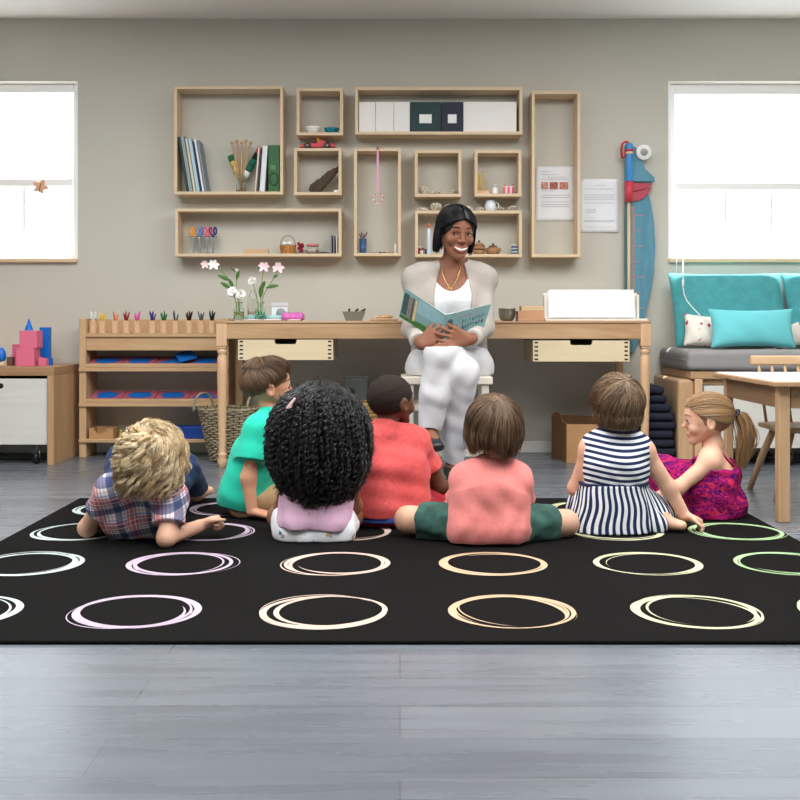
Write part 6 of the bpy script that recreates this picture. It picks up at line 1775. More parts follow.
# ================================================================ child with the ponytail
def girl_pony():
    o = person('child with a long ponytail in a magenta patterned sundress', Jp(712, 520, 4.0))
    pel, ch, nk = Jp(714, 498, 4.03), Jp(716, 474, 4.03), Jp(713, 445, 4.03)
    sa, sb = Jp(709, 463, 3.94), Jp(716, 458, 4.13)         # near shoulder, far shoulder
    H = Head(Jp(705.5, 420, 4.03), (-1, .14, -.06), (-.10, 0, 1), .198)
    ea, eb = Jp(678, 488, 3.90), Jp(690, 488, 4.2); wa, wb = Jp(651, 500, 3.96), Jp(664, 490, 4.22)
    ha, hb = Jp(707, 505, 3.98), Jp(707, 505, 4.1); ka, kb = Jp(664, 470, 4.08), Jp(660, 470, 4.22)
    aa, ab = Jp(662, 508, 4.06), Jp(662, 500, 4.2); aa.z = ab.z = .055; ta, tb = aa + V((-.11, 0, -.02)), ab + V((-.11, 0, -.02))
    F = Field(.0035)
    torso(F, pel, ch, nk, sa, sb, .045, .038, .062, .058, .031)
    F.cone(nk, H.w(0, -.10, -.22), .032, .032, .02); H.add(F)
    limb(F, [sa, ea, wa], [.033, .025, .018]); limb(F, [sb, eb, wb], [.033, .025, .018])
    hand(F, wa, (-1, .1, -.3), (0, .2, -1), 1, .105); hand(F, wb, (-1, .1, -.3), (0, .2, -1), -1, .105)
    for h_, k_, a_, t_ in ((ha, ka, aa, ta), (hb, kb, ab, tb)):
        limb(F, [h_, k_, a_], [.060, .040, .026], .02); foot(F, a_, t_, .023)
    F.cut((0, 0, Z0), (0, 0, -1))
    field_obj('body', F, SK_T if False else SK_L, o)
    H.face(o, iris=(80, 80, 70), brow=(140, 110, 84), lips=(216, 150, 136))
    m, nt, b = nmat('magenta_print', .9); b.inputs['Specular IOR Level'].default_value = .15
    tc = nd(nt, 'ShaderNodeTexCoord'); mp = nd(nt, 'ShaderNodeMapping'); mp.inputs['Scale'].default_value = (38, 38, 62)
    nt.links.new(tc.outputs['Object'], mp.inputs['Vector'])
    n1 = nd(nt, 'ShaderNodeTexNoise'); n1.inputs['Scale'].default_value = 1.0; n1.inputs['Detail'].default_value = 3; n1.inputs['Distortion'].default_value = 1.6
    nt.links.new(mp.outputs[0], n1.inputs['Vector'])
    cr = nd(nt, 'ShaderNodeValToRGB'); cr.color_ramp.interpolation = 'LINEAR'
    els = cr.color_ramp.elements; els[0].position = .34; els[0].color = rgb(60, 22, 92); els[1].position = .66; els[1].color = rgb(196, 52, 66)
    for p, c in ((.43, (96, 14, 90)), (.50, (150, 18, 98)), (.57, (172, 26, 92))): e = els.new(p); e.color = rgb(*c)
    nt.links.new(n1.outputs['Fac'], cr.inputs[0]); nt.links.new(cr.outputs[0], b.inputs['Base Color'])
    F = Field(.0035); ztop = PZ(464, 4.0)
    torso(F, pel, ch, nk, sa, sb, .050, .042, .066, .064, .031, .012)
    F.cut(V((ch.x + .04, 4.03, ztop)), (.30, -.25, 1)); F.cone(sa + V((.01, 0, .03)), sa.lerp(ea, .9), .042, .040, .01, sub=True); F.cone(sb + V((.01, 0, .03)), sb.lerp(eb, .9), .042, .040, .01, sub=True)
    F.cone(pel + V((.02, -.02, -.02)), pel + V((-.03, -.03, -.06)), .098, .11, .03)
    F.cone(V((ha.x, 3.98, .10)), ka + V((0, 0, -.005)), .095, .058, .03); F.cone(V((hb.x, 4.1, .10)), kb, .095, .058, .03)
    F.cone(ka, aa + V((.02, 0, .03)), .056, .062, .03); F.cone(kb, ab + V((.02, 0, .03)), .056, .062, .03)
    F.fn(wrinkle(.004, 46, 9)).cut((0, 0, Z0 + .001), (0, 0, -1))
    field_obj('sundress', F, m, o)
    st_ = MB()
    ms = cloth_mat('magenta_strap', (176, 24, 84))
    up = lambda p, d: V(p) + V(d)
    # strap runs from the dress back over the near shoulder to the front
    for s_, dy in ((sa, -1), (sb, 1)):
        c = s_.lerp(nk, .42)
        st_.tube([up(ch, (.055, dy * .045, .035)), up(c, (.034, dy * .004, .012)), up(c, (.004, dy * .0, .0335)), up(c, (-.03, 0, .018)), up(ch, (-.062, dy * .035, .04))], .0052, 8)
    st_.build('shoulder_strap', ms, o)
    hm = hairmat('hair_dark_blond', (112, 84, 58), (196, 158, 112), .38)
    c0 = (0, -.06, .12); rd = (.385, .475, .405)
    cap_hair(H, (.385, .475, .405), c0, ('hole', (0, .42, -.15), (.50, .44, .50)), ((0, -.1, -.16), (0, .50, -1)), mat('hair_dblond_base', (140, 108, 78), .5), o, name='hair_base')
    tie = H.w(0, -.60, .10)
    # strands pulled back from the hairline to the tie
    g = np.random.RandomState(4); out = []
    Rm = np.array(H.R()).T; C = np.array(H.C)
    e = np.array((0, -.98, -.05)); e /= np.linalg.norm(e)
    for i in range(3000):
        az = g.uniform(-PI, PI); a = abs(az)
        el = .42 if a < .5 else (.42 - (a - .5) * .62 if a < 1.35 else (-.10 - (a - 1.35) * .35 if a < 2.2 else -.42))
        el += g.uniform(0, 1.2) * (1 if g.rand() < .6 else 0)
        c = sph(az, min(el, 1.5)); om = math.acos(np.clip(c @ e, -1, 1)) or 1e-3; off = g.uniform(0, .03)
        pts = []
        for t in np.linspace(0, 1, 10):
            d = (math.sin((1 - t) * om) * c + math.sin(t * om) * e) / math.sin(om)
            p = np.array(c0) + d * (np.array(rd) + off + .0 * t)
            tgt = np.array((0, -.60, .10)); wgt = max(0, (t - .7) / .3) ** 2
            pts.append(p * (1 - wgt) + tgt * wgt)
        out.append((C + (np.array(pts) @ Rm.T) * H.s, g.rand()))
    build_hair('hair', out, .0011, hm, o)
    MB().lathe([(.008, -.009), (.0165, -.007), (.0175, 0), (.0165, .007), (.008, .009)], n=20, M=Matrix.Translation(tie) @ rot_to((H.f * -.9 + H.u * -.25))).build('hair_tie', mat('hair_tie', (30, 30, 44), .6, noise=.4, nscale=160), o)
    out = []
    for i in range(900):
        o1 = g.normal(0, 1, 3); L = g.uniform(.16, .215)
        pts = []
        for t in np.linspace(0, 1, 14):
            x = .0 + .046 * math.sin(min(1, t * 1.6) * PI / 2) - .03 * t * t
            base = np.array(tie) + np.array((x, 0, .012 * math.sin(PI * min(1, t * 3)) - L * t ** 1.25))
            sp = .004 + .011 * math.sin(PI * min(1, t * .9 + .05))
            pts.append(base + o1 * np.array((1, .8, .3)) * sp + np.array((.006 * math.sin(7 * t + o1[0]), 0, 0)))
        out.append((np.array(pts), g.rand()))
    build_hair('ponytail', out, .0011, hm, o)
    return o
girl_pony()

# ================================================================ child in the teal T-shirt
def boy_teal():
    o = person('child in a bright teal T-shirt and khaki shorts leaning on one straight arm', Jp(250, 515, 4.0))
    pel, ch, nk = Jp(250, 495, 4.05), Jp(262, 452, 4.05), Jp(271, 414, 4.05)
    sn, sf = Jp(257, 432, 3.96), Jp(282, 428, 4.14)
    H = Head(Jp(269.5, 387, 4.06), (.95, .30, .05), (.02, 0, 1), .198)
    en, ef = Jp(248, 478, 3.93), Jp(300, 470, 4.16); wn, wf = Jp(252, 512, 3.91), Jp(312, 492, 4.14)
    wn.z = .040
    hn, hf = Jp(246, 502, 4.0), Jp(252, 500, 4.12); kn, kf = Jp(303, 504, 4.06), Jp(303, 490, 4.2)
    an, af = Jp(268, 512, 4.16), Jp(310, 505, 4.28); an.z = af.z = .055
    F = Field(.0035)
    torso(F, pel, ch, nk, sn, sf, .046, .044, .076, .070, .034)
    F.cone(nk, H.w(0, -.10, -.2), .036, .035, .02); H.add(F)
    limb(F, [sn, en, wn], [.034, .027, .021]); limb(F, [sf, ef, wf], [.034, .026, .019])
    hand(F, wn, (.9, -.14, -.16), (.1, 0, -1), 1, .124, curl=(.12, .25, .2), spread=.16, thumb=.7)
    hand(F, wf, (.9, 0, -.3), (0, 0, -1), -1, .11)
    limb(F, [hn, kn, an], [.068, .046, .03], .02); limb(F, [hf, kf, af], [.068, .046, .03], .02)
    foot(F, an, an + V((-.12, .02, -.02))); foot(F, af, af + V((.08, .06, -.02)))
    F.cut((0, 0, Z0), (0, 0, -1))
    field_obj('body', F, SK_T, o)
    H.face(o, iris=(70, 56, 40), brow=(96, 72, 52), lips=(196, 120, 106))
    F = Field(.0035)
    torso(F, pel + V((-.012, -.006, 0)), ch, nk, sn, sf, .048, .046, .078, .072, .034, .009)
    neck_hole(F, nk, H.C, .040, collar=.014)
    F.cone(pel + V((-.016, -.02, -.01)), pel + V((-.03, -.02, -.065)), .086, .092, .03)
    F.cut((pel.x, 0, .035), (-.15, 0, -1))
    sleeve(F, sn.lerp(nk, .1), sn.lerp(en, .62) + V((.004, 0, 0)), .052, .064)
    sleeve(F, sf.lerp(nk, .1), sf.lerp(ef, .62), .050, .058)
    F.fn(wrinkle(.0030, 40, 15))
    field_obj('t_shirt', F, cloth_mat('teal_jersey', (42, 198, 168), .04, 60), o)
    F = Field(.0035)
    for h_, k_ in ((hn, kn), (hf, kf)): sleeve(F, h_, h_.lerp(k_, .72), .078, .062)
    F.fn(wrinkle(.003, 40, 6)); F.cut((0, 0, Z0 + .001), (0, 0, -1))
    field_obj('shorts', F, cloth_mat('khaki', (178, 148, 112), .1, 40), o)
    hm = hairmat('hair_short_brown', (72, 54, 41), (138, 106, 78), .45)
    c0 = (0, -.06, .13); rd = (.375, .465, .40)
    cap_hair(H, (.38, .472, .405), c0, HOLE, ((0, -.1, -.06), (0, .42, -1)), mat('hair_sb_base', (108, 82, 62), .6, bump=.6, bscale=500), o, name='hair_base', h=.003)
    def endf(az):
        a = abs(az)
        if a < .7: return (.42, 0, 0)
        if a < 1.5: return (.20 - (a - .7) * .5, 0, 0)
        return (-.36, .0, .0)
    st = flow_hair(H, 3600, (.05, -.6, 1), endf, rd, c0, 9, lift=(.0, .03), jit=.02, tlo=.0, thi=.85, npt=8)
    # fringe brushed forward and up
    st += flow_hair(H, 900, (.0, -.2, 1), lambda az: (.50 if abs(az) < .8 else .6, 0, 0), (.38, .47, .41), c0, 10, lift=(.03, .085), jit=.025, npt=8, thi=.6)
    build_hair('hair', st, .0011, hm, o)
    return o
boy_teal()

# ================================================================ child with big black curls
def girl_curly():
    o = person('child with a big mass of black curls in a lilac tank top', Jp(313, 545, 3.52))
    pel, ch, nk = Jp(314, 522, 3.56), Jp(317, 492, 3.58), Jp(319, 468, 3.60)
    sa, sb = Jp(290, 480, 3.59), Jp(348, 480, 3.59)
    H = Head(Jp(319, 427, 3.60), (.1, 1, .1), (0, -.06, 1), .205)
    ea, eb = Jp(282, 508, 3.66), Jp(354, 506, 3.66); wa, wb = Jp(296, 515, 3.80), Jp(342, 515, 3.80)
    ha, hb = Jp(298, 525, 3.59), Jp(332, 525, 3.59); ka, kb = Jp(280, 517, 3.74), Jp(350, 517, 3.74)
    aa, ab = V((ha.x + .07, 3.82, .055)), V((hb.x - .07, 3.88, .055)); ta, tb = aa + V((.10, .03, -.02)), ab + V((-.1, .03, -.02))
    F = Field(.0035)
    torso(F, pel, ch, nk, sa, sb, .045, .040, .066, .062, .032)
    F.cone(nk, H.w(0, -.10, -.2), .034, .034, .02); H.add(F)
    for s_, e, w_ in ((sa, ea, wa), (sb, eb, wb)): limb(F, [s_, e, w_], [.033, .026, .019])
    hand(F, wa, (.3, 1, -.2), (0, -.2, -1), -1, .11); hand(F, wb, (-.3, 1, -.2), (0, -.2, -1), 1, .11)
    for h_, k_, a_, t_ in ((ha, ka, aa, ta), (hb, kb, ab, tb)):
        limb(F, [h_, k_, a_], [.064, .043, .028], .02); foot(F, a_, t_, .024)
    F.cut((0, 0, Z0), (0, 0, -1))
    field_obj('body', F, SK_C, o)
    H.face(o, iris=(40, 28, 22), brow=(24, 18, 16), lips=(150, 84, 76))
    F = Field(.0035)
    torso(F, pel + V((0, -.004, 0)), ch, nk, sa.lerp(nk, .15), sb.lerp(nk, .15), .047, .044, .071, .066, .030, .008)
    neck_hole(F, nk, H.C, .045); F.cut((0, 0, PZ(537, 3.48)), (-.06, 0, -1)); F.fn(wrinkle(.003, 42, 22))
    field_obj('tank_top', F, cloth_mat('lilac_jersey', (226, 184, 212), .05, 80), o)
    m, nt, b = nmat('floral_shorts', .9)
    tc = nd(nt, 'ShaderNodeTexCoord'); v_ = nd(nt, 'ShaderNodeTexVoronoi'); v_.inputs['Scale'].default_value = 26
    n_ = nd(nt, 'ShaderNodeTexNoise'); n_.inputs['Scale'].default_value = 40
    mp = nd(nt, 'ShaderNodeVectorMath', operation='MULTIPLY_ADD'); mp.inputs[1].default_value = (.03, .03, .03)
    nt.links.new(tc.outputs['Object'], n_.inputs['Vector']); nt.links.new(n_.outputs['Color'], mp.inputs[0]); nt.links.new(tc.outputs['Object'], mp.inputs[2]); nt.links.new(mp.outputs[0], v_.inputs['Vector'])
    sc_ = nd(nt, 'ShaderNodeSeparateColor'); nt.links.new(v_.outputs['Color'], sc_.inputs[0])
    f = mth(nt, 'MULTIPLY', mth(nt, 'LESS_THAN', v_.outputs['Distance'], .3), mth(nt, 'GREATER_THAN', sc_.outputs[0], .55))
    nt.links.new(mixc(nt, f, rgb(234, 236, 242), mixc(nt, mth(nt, 'GREATER_THAN', sc_.outputs[1], .5), rgb(110, 122, 160), rgb(186, 160, 140))), b.inputs['Base Color'])
    F = Field(.0035)
    for h_, k_ in ((ha, ka), (hb, kb)): sleeve(F, h_, h_.lerp(k_, .55), .078, .068)
    F.cone(ha + V((-.002, -.018, -.02)), hb + V((.002, -.018, -.02)), .082, .082, .03); F.fn(wrinkle(.004, 44, 3)); F.cut((0, 0, Z0 + .001), (0, 0, -1)); F.cut((0, 0, .135), (0, 0, 1))
    field_obj('shorts', F, m, o)
    mb_ = mat('black_hair_mass', (13, 12, 13), .7, spec=.25, bump=1.0, bscale=120)
    cen = Jp(319, 446, 3.58)
    prof_y = np.array([381, 384, 389, 398, 412, 428, 448, 468, 484, 500, 512, 520.])
    prof_w = np.array([1, 14, 25, 37, 46.5, 51.5, 53, 51, 44, 34, 23, 7.]) * 3.55 / F_PX
    prof_z = np.array([PZ(y, 3.55) for y in prof_y])
    Rz = lambda z: np.interp(-z, -prof_z, prof_w)
    C = np.array((cen.x, cen.y, 0.0))
    F = Field(.006)
    for za, zb in zip(prof_z[1:-2], prof_z[2:-1]):
        F.cone((cen.x, cen.y, za), (cen.x, cen.y, zb), Rz(za) * .76, Rz(zb) * .76, .01, sq=None)
    F.cut((0, 0, prof_z[2] - .012), (0, 0, 1)); F.cut((0, 0, prof_z[-2] + .02), (0, 0, -1))
    F.cone(H.w(0, .3, -.12), H.w(0, .9, -.14), .075, .11, .02, sub=True)
    F.fn(wrinkle(.006, 70, 3)); field_obj('hair_mass', F, mb_, o)
    hm = hairmat('hair_black_curl', (8, 8, 9), (46, 43, 46), .36, .6)
    g = np.random.RandomState(31); paths = []; tn = []
    for i in range(1750):
        az = g.uniform(-PI, PI)
        if abs(az) < 1.2 and g.rand() < .7: continue
        z0 = np.interp(g.rand() ** 1.1, [0, .12, .30, .46, .58, 1], [prof_z[0], prof_z[1] - .001, prof_z[2], prof_z[3], prof_z[4], prof_z[-3]])
        drop = g.uniform(.07, .13) if g.rand() < .45 else g.uniform(.12, .22)
        out = g.uniform(.84, 1.03)
        n = int(14 + drop * 310)
        hr = g.uniform(.0042, .0072); pit = g.uniform(.017, .027); wob = g.normal(0, .10); sw = g.uniform(0, 6.28); ph0 = g.uniform(0, 6.28)
        zend = prof_z[-1] - .02 * g.rand() + .012; tt0 = g.rand()
        for b in range(3):
            ph = ph0 + b * .7 + g.normal(0, .12); hb_ = hr * g.uniform(.85, 1.15); pts = []; dz = g.normal(0, .0018)
            for t in np.linspace(0, 1, n):
                z = max(z0 - drop * (t ** 1.1), zend + (b - 1.5) * .004)
                rr = Rz(z) * out * (.95 + .05 * t) + .005 * math.sin(PI * t)
                a = az + wob * t + .03 * math.sin(5 * t + sw)
                ll = t * drop / pit * 2 * PI + ph; tp = .55 + .45 * math.sin(PI * min(1, t * 1.5 + .15)) if t < .57 else 1 - .5 * max(0, t - .8) / .2
                hx = hb_ * math.cos(ll) * tp; hy = hb_ * math.sin(ll) * tp
                pts.append((C[0] + (rr + hx) * math.sin(a) + hy * math.cos(a), C[1] + ((rr + hx) * math.cos(a) - hy * math.sin(a)) * .92, z + dz))
            paths.append(np.array(pts)); tn.append(np.clip(tt0 + g.normal(0, .15), 0, 1))
    # fine flyaway frizz on the outline
    for i in range(700):
        az = g.uniform(-PI, PI); z = prof_z[0] - g.rand() * (prof_z[0] - prof_z[-1]); R1 = Rz(z) * 1.0
        p = np.array((C[0] + R1 * math.sin(az), C[1] + R1 * math.cos(az) * .92, z)); d = p - np.array(cen); d /= np.linalg.norm(d)
        s1 = g.normal(0, 1, 3)
        paths.append(np.array([p + d * (.022 * t) + s1 * .006 * math.sin(5 * t + s1[0]) for t in np.linspace(0, 1, 7)])); tn.append(g.rand())
    strands('hair', paths, [.0017 if len(p) > 20 else .0006 for p in paths], hm, o, tn)
    c = Jp(291, 404, 3.455)
    MB().prism([(c.x - .018, c.z - .016), (c.x - .006, c.z + .002), (c.x + .012, c.z + .022), (c.x + .016, c.z + .016), (c.x + .004, c.z - .002), (c.x + .0, c.z - .014)], c.y - .006, c.y + .006, .002).build('hair_clip', mat('pale_pink_clip', (240, 196, 200), .3), o)
    return o
girl_curly()

# ================================================================ child with blond curls, reclining on the elbows
def boy_blond():
    o = person('child with blond curls in a plaid shirt reclining on both elbows', Jp(140, 545, 3.55))
    pel, ch, nk = V((PX(141, 3.93), 3.93, .098)), Jp(140, 511, 3.60), Jp(142, 482, 3.50)
    sa, sb = Jp(110, 492, 3.52), Jp(173, 499, 3.49)
    H = Head(Jp(152, 463, 3.49), (.16, .93, .10), (-.05, -.45, .9), .205)
    ea, eb = V((PX(87, 3.58), 3.58, .043)), V((PX(166, 3.42), 3.42, .041))
    wa, wb = V((PX(108, 3.72), 3.70, .036)), V((PX(200, 3.58), 3.58, .050))
    ha, hb = pel + V((-.06, .01, 0)), pel + V((.06, .01, 0))
    ka, kb = V((PX(122, 4.12), 4.12, .20)), V((PX(184, 4.12), 4.12, .165)); aa, ab = V((ka.x, 4.28, .06)), V((kb.x + .02, 4.30, .06)); ta, tb = aa + V((0, .11, -.02)), ab + V((.02, .11, -.02))
    F = Field(.0035)
    torso(F, pel, ch, nk, sa, sb, .05, .05, .078, .074, .038)
    F.cone(nk, H.w(0, -.12, -.2), .038, .038, .02); H.add(F)
    limb(F, [sa, ea, wa], [.036, .028, .021]); limb(F, [sb, eb, wb], [.037, .028, .022])
    hand(F, wa, (.7, .8, -.05), (0, 0, -1), -1, .12, curl=(.5, .6, .4))
    hand(F, wb, (.85, .35, .22), (.25, -.5, -.8), -1, .128, curl=(1.25, 1.5, .9), spread=.03, thumb=.6)
    for h_, k_, a_ in ((ha, ka, aa), (hb, kb, ab)): limb(F, [h_, k_, a_], [.07, .05, .034], .02)
    foot(F, aa, ta); foot(F, ab, tb)
    F.cut((0, 0, Z0), (0, 0, -1))
    field_obj('body', F, SK_L, o)
    H.face(o, iris=(80, 110, 140), brow=(170, 140, 100))
    # plaid
    m, nt, b = nmat('plaid_cotton', .9); b.inputs['Specular IOR Level'].default_value = .15
    au = nd(nt, 'ShaderNodeAttribute', attribute_name='pu'); av = nd(nt, 'ShaderNodeAttribute', attribute_name='pv')
    def band(x, lo, hi): return mth(nt, 'MULTIPLY', mth(nt, 'GREATER_THAN', x, lo), mth(nt, 'LESS_THAN', x, hi))
    def wv(at, sc): return mth(nt, 'FRACT', mth(nt, 'MULTIPLY', at.outputs['Fac'], sc))
    u = wv(au, 1 / .105); v = wv(av, 1 / .105)
    col = rgb(232, 228, 234)
    for x in (u, v):
        red = mth(nt, 'MULTIPLY', band(x, .38, .70), .66)
        col = mixc(nt, red, col, rgb(200, 64, 80))
    for x in (u, v):
        for lo, hi, al, c in ((.02, .25, .72, (30, 54, 112)), (.30, .325, .6, (60, 76, 128)), (.44, .47, .7, (246, 240, 244)), (.60, .63, .7, (246, 240, 244)), (.76, .80, .6, (90, 112, 168)), (.90, .92, .6, (200, 70, 90))):
            col = mixc(nt, mth(nt, 'MULTIPLY', band(x, lo, hi), al), col, rgb(*c))
    nt.links.new(col, b.inputs['Base Color'])
    F = Field(.0035)
    torso(F, pel, ch, nk, sa, sb, .056, .054, .084, .078, .038, .009)
    F.cone(ch + V((-.03, -.01, -.02)), V((ch.x - .03, 3.66, .03)), .085, .09, .03); F.cone(ch + V((.03, -.01, -.02)), V((ch.x + .04, 3.64, .03)), .085, .09, .03)
    F.cut((0, 0, Z0 + .002), (0, 0, -1))
    sleeve(F, sa.lerp(nk, .1), sa.lerp(ea, .50), .047, .050); sleeve(F, sb.lerp(nk, .1), sb.lerp(eb, .66), .050, .054)
    F.cone(nk + V((-.04, -.006, .004)), nk + V((.04, -.006, .004)), .03, .03, .02)
    F.fn(wrinkle(.004, 38, 7))
    al, be = math.cos(.22), math.sin(.22)
    up_ = (nk - pel).normalized(); dpl = (V((0, 0, 1)) * .8 + V((0, -.6, 0)))
    field_obj('shirt', F, m, o, attrs={'pu': lambda v_: v_[:, 0] * al + v_[:, 2] * be + 5.0 + .004 * np.sin(30 * v_[:, 2]), 'pv': lambda v_: -v_[:, 0] * be + v_[:, 2] * al - .35 * v_[:, 1] + 7.0 + .005 * np.sin(24 * v_[:, 0])})
    F = Field(.0035)
    for h_, k_, a_ in ((ha, ka, aa), (hb, kb, ab)): F.cone(h_, k_, .082, .062, .02); F.cone(k_, k_.lerp(a_, .9), .062, .048, .02, cap=True)
    F.cone(ha, hb, .088, .088, .02)
    F.fn(wrinkle(.003, 40, 2)).cut((0, 0, Z0 + .001), (0, 0, -1)); F.cut((0, 3.86, 0), (0, -1, 0))
    field_obj('jeans', F, cloth_mat('denim', (36, 54, 92), .15, 60), o)
    hm = hairmat('hair_blond', (176, 140, 94), (248, 230, 194), .4, .5)
    c0 = (0, -.06, .10); rd = (.395, .485, .435)
    cap_hair(H, (.40, .49, .44), c0, HOLE, ((0, -.1, -.34), (0, .35, -1)), mat('hair_blond_base', (182, 148, 102), .6, noise=.2, nscale=40), o, name='hair_base')
    def endf(az):
        a = abs(az)
        if a < .7: return (.25, .0, 0)
        if a < 1.4: return (-.25, .08, 0)
        return (-.45, .30, .03)
    st = flow_hair(H, 360, (.1, -.45, 1), endf, rd, c0, 12, lift=(.0, .10), jit=.02, wave=.0155, wl=.085, bundle=24, bsp=.0046, npt=22, thi=.7)
    st += flow_hair(H, 150, (.1, -.45, 1), lambda az: (endf(az)[0] + .1, endf(az)[1], 0), rd, c0, 13, lift=(.03, .10), jit=.03, wave=.017, wl=.066, bundle=20, bsp=.0040, npt=34, tlo=.25, thi=.8)
    build_hair('hair', st, .0008, hm, o)
    return o
boy_blond()

# ================================================================ the woman with the picture book
def woman():
    YS = 5.18
    o = person('smiling woman in a beige cardigan and white trousers reading from a stool', (PX(450, YS), YS, 0))
    pel, ch, nk = Jp(449, 362, 5.24), Jp(449, 300, 5.20), Jp(453, 263, 5.19)
    mid = Jp(449, 332, 5.22)
    sa, sb = Jp(414, 279, 5.19), Jp(485, 279, 5.20)
    H = Head(Jp(456, 233, 5.13), (.30, -.92, -.22), (.10, -.20, .97), .245)
    ea, eb = Jp(411.5, 329, 5.10), Jp(485.5, 328, 5.12)
    wa, wb = Jp(421, 345, 4.93), Jp(470, 340, 4.90)
    ha, hb = Jp(433, 362, 5.18), Jp(467, 362, 5.18)
    # image-right leg crosses over the other: its knee lies to image left
    kx, ky = Jp(441, 356, 4.80), Jp(463, 372, 4.80)
    ax, ay = Jp(430, 432, 4.82), Jp(452.5, 466, 4.95)
    ax.z += .0
    F = Field(.0036)
    torso(F, pel, ch, nk, sa, sb, .085, .075, .098, .088, .044, mid=mid, rm=.082)
    F.cone(ch + V((0, -.005, .02)), nk, .085, .052, .03)
    F.cone(nk, H.w(0, -.12, -.22), .047, .044, .02); H.add(F, adult=True)
    limb(F, [sa, ea, wa], [.044, .034, .024]); limb(F, [sb, eb, wb], [.044, .034, .024])
    # hands in front of the book
    hand(F, wa, (.72, .05, .62), (.25, .9, .1), -1, .172, curl=(.18, .22, .15), spread=.13, thumb=1.0, fcurl=[(.1, .15, .1), (.2, .25, .2), (.35, .4, .3), (.5, .5, .3)])
    hand(F, wb, (-.95, -.05, .28), (-.1, .95, .1), 1, .172, curl=(.2, .25, .2), spread=.14, thumb=1.05, fcurl=[(.1, .2, .15), (.15, .25, .2), (.25, .3, .2), (.4, .4, .3)])
    limb(F, [hb, kx, ax], [.080, .052, .031], .03); limb(F, [ha, ky, ay], [.080, .052, .031], .03)
    tx = ax + V((.022, -.16, -.045)); ty = ay + V((.03, -.17, -.035))
    foot(F, ax, tx, .034); foot(F, ay, ty, .034)
    seat_cut = lambda X, Y, Z: np.minimum(.4885 - Z, np.minimum(Y - 4.985, 5.5 - Y))
    F.mx(seat_cut)
    field_obj('body', F, SK_W, o)
    H.face(o, adult=True, iris=(50, 34, 26), brow=(30, 22, 20), lips=(150, 74, 72), smile=True, look=(.25, 1, -.35))
    # white top
    F = Field(.0036)
    torso(F, pel, ch, nk, sa.lerp(nk, .55), sb.lerp(nk, .55), .086, .072, .098, .088, .036, .007, mid=mid, rm=.084)
    F.cone(ch + V((0, -.006, .02)), nk, .093, .060, .03); F.cut(Jp(452, 274, 5.1), (0, 0, 1))
    F.ell(Jp(452, 264, 5.08), (.098, .30, .130), None, .01, sub=True); F.fn(wrinkle(.0022, 30, 4))
    field_obj('white_top', F, cloth_mat('white_jersey', (222, 225, 230), .02, 50), o)
    # cardigan, open at the front
    F = Field(.0036)
    torso(F, pel + V((0, 0, -.03)), ch, nk, sa, sb, .086, .080, .104, .094, .044, .010, mid=mid, rm=.092)
    neck_hole(F, nk, H.C, .070)
    # opening wedge
    nx = nk.x
    def opening(X, Y, Z):
        wdt = .074 + .010 * np.sin(9 * Z) - .09 * np.clip((Z - PZ(285, 5.15)) / .12, -.35, 1) * .25
        front = np.clip((5.19 - Y) / .02, -1, 1)
        ins = np.minimum(wdt - np.abs(X - nx + .004), (5.19 - Y))
        return np.where(ins > -.01, np.maximum(ins + .0, 0) * 4 * (ins > 0), 0)
    F.fn(opening)
    F.cut((0, 0, pel.z - .05), (0, 0, -1))
    cw = lambda e, w_, t: e.lerp(w_, t)
    F.cone(sa, ea, .048, .043, .03); F.cone(sb, eb, .048, .043, .03)
    sleeve(F, ea, cw(ea, wa, .74), .043, .038); sleeve(F, eb, cw(eb, wb, .80), .043, .037)
    F.fn(wrinkle(.0042, 34, 18))
    field_obj('cardigan', F, cloth_mat('beige_knit', (176, 168, 161), .05, 120, bump=.5, bs=420), o)
    F = Field(.0036); d = .0
    F.cone(cw(ea, wa, .66), cw(ea, wa, .78), .0425, .0415, 0, cap=True)
    # only the last ring stands out as a turned-up cuff
    field_obj('cuff', F, cloth_mat('pale_cuff', (190, 183, 177), .04, 120, bump=.4), o)
    F = Field(.0036); F.cone(cw(eb, wb, .72), cw(eb, wb, .84), .0415, .0405, 0, cap=True); field_obj('cuff', F, MATS['pale_cuff'], o)
    # wide white trousers
    F = Field(.0038)
    F.cone(hb, kx, .096, .078, .03); F.cone(kx, kx.lerp(ax, .5), .076, .070, .02); F.cone(kx.lerp(ax, .5), ax + V((0, 0, .02)), .070, .050, .02, cap=True)
    F.cone(ha, ky, .096, .076, .03); F.cone(ky, ky.lerp(ay, .5), .070, .059, .02); F.cone(ky.lerp(ay, .5), ay + V((0, 0, .03)), .059, .057, .02, cap=True)
    F.cone(ha + V((-.022, .02, -.02)), hb + V((.022, .02, -.02)), .112, .112, .03); F.cut((0, 0, pel.z + .085), (0, 0, 1))
    F.fn(lambda X, Y, Z: .0045 * np.sin(58 * X + 6 * np.sin(5 * Z)) * np.clip((PZ(352, 4.85) - Z) / .12, 0, 1)); F.fn(wrinkle(.003, 26, 21)); F.mx(seat_cut)
    field_obj('trousers', F, cloth_mat('white_linen', (210, 210, 215), .02, 40), o)
    for an_, to_ in ((ax, tx), (ay, ty)):
        F = Field(.0036); foot(F, an_ + V((0, 0, -.006)), to_ + V((0, -.006, -.003)), .038); F.cut(an_ + V((0, 0, .004)), (0, .5, 1)); 
        sh = field_obj('shoe', F, mat('black_leather', (30, 32, 34), .35), o)
    # necklace
    c = Jp(452, 287, 5.065)
    ch_ = [Jp(440, 263, 5.13), Jp(441.5, 270, 5.105), Jp(444, 278, 5.085), Jp(447.5, 284.5, 5.07), Jp(451, 288, 5.062), Jp(454, 285, 5.07), Jp(457.5, 278, 5.082), Jp(460, 270, 5.10), Jp(462, 263, 5.13)]
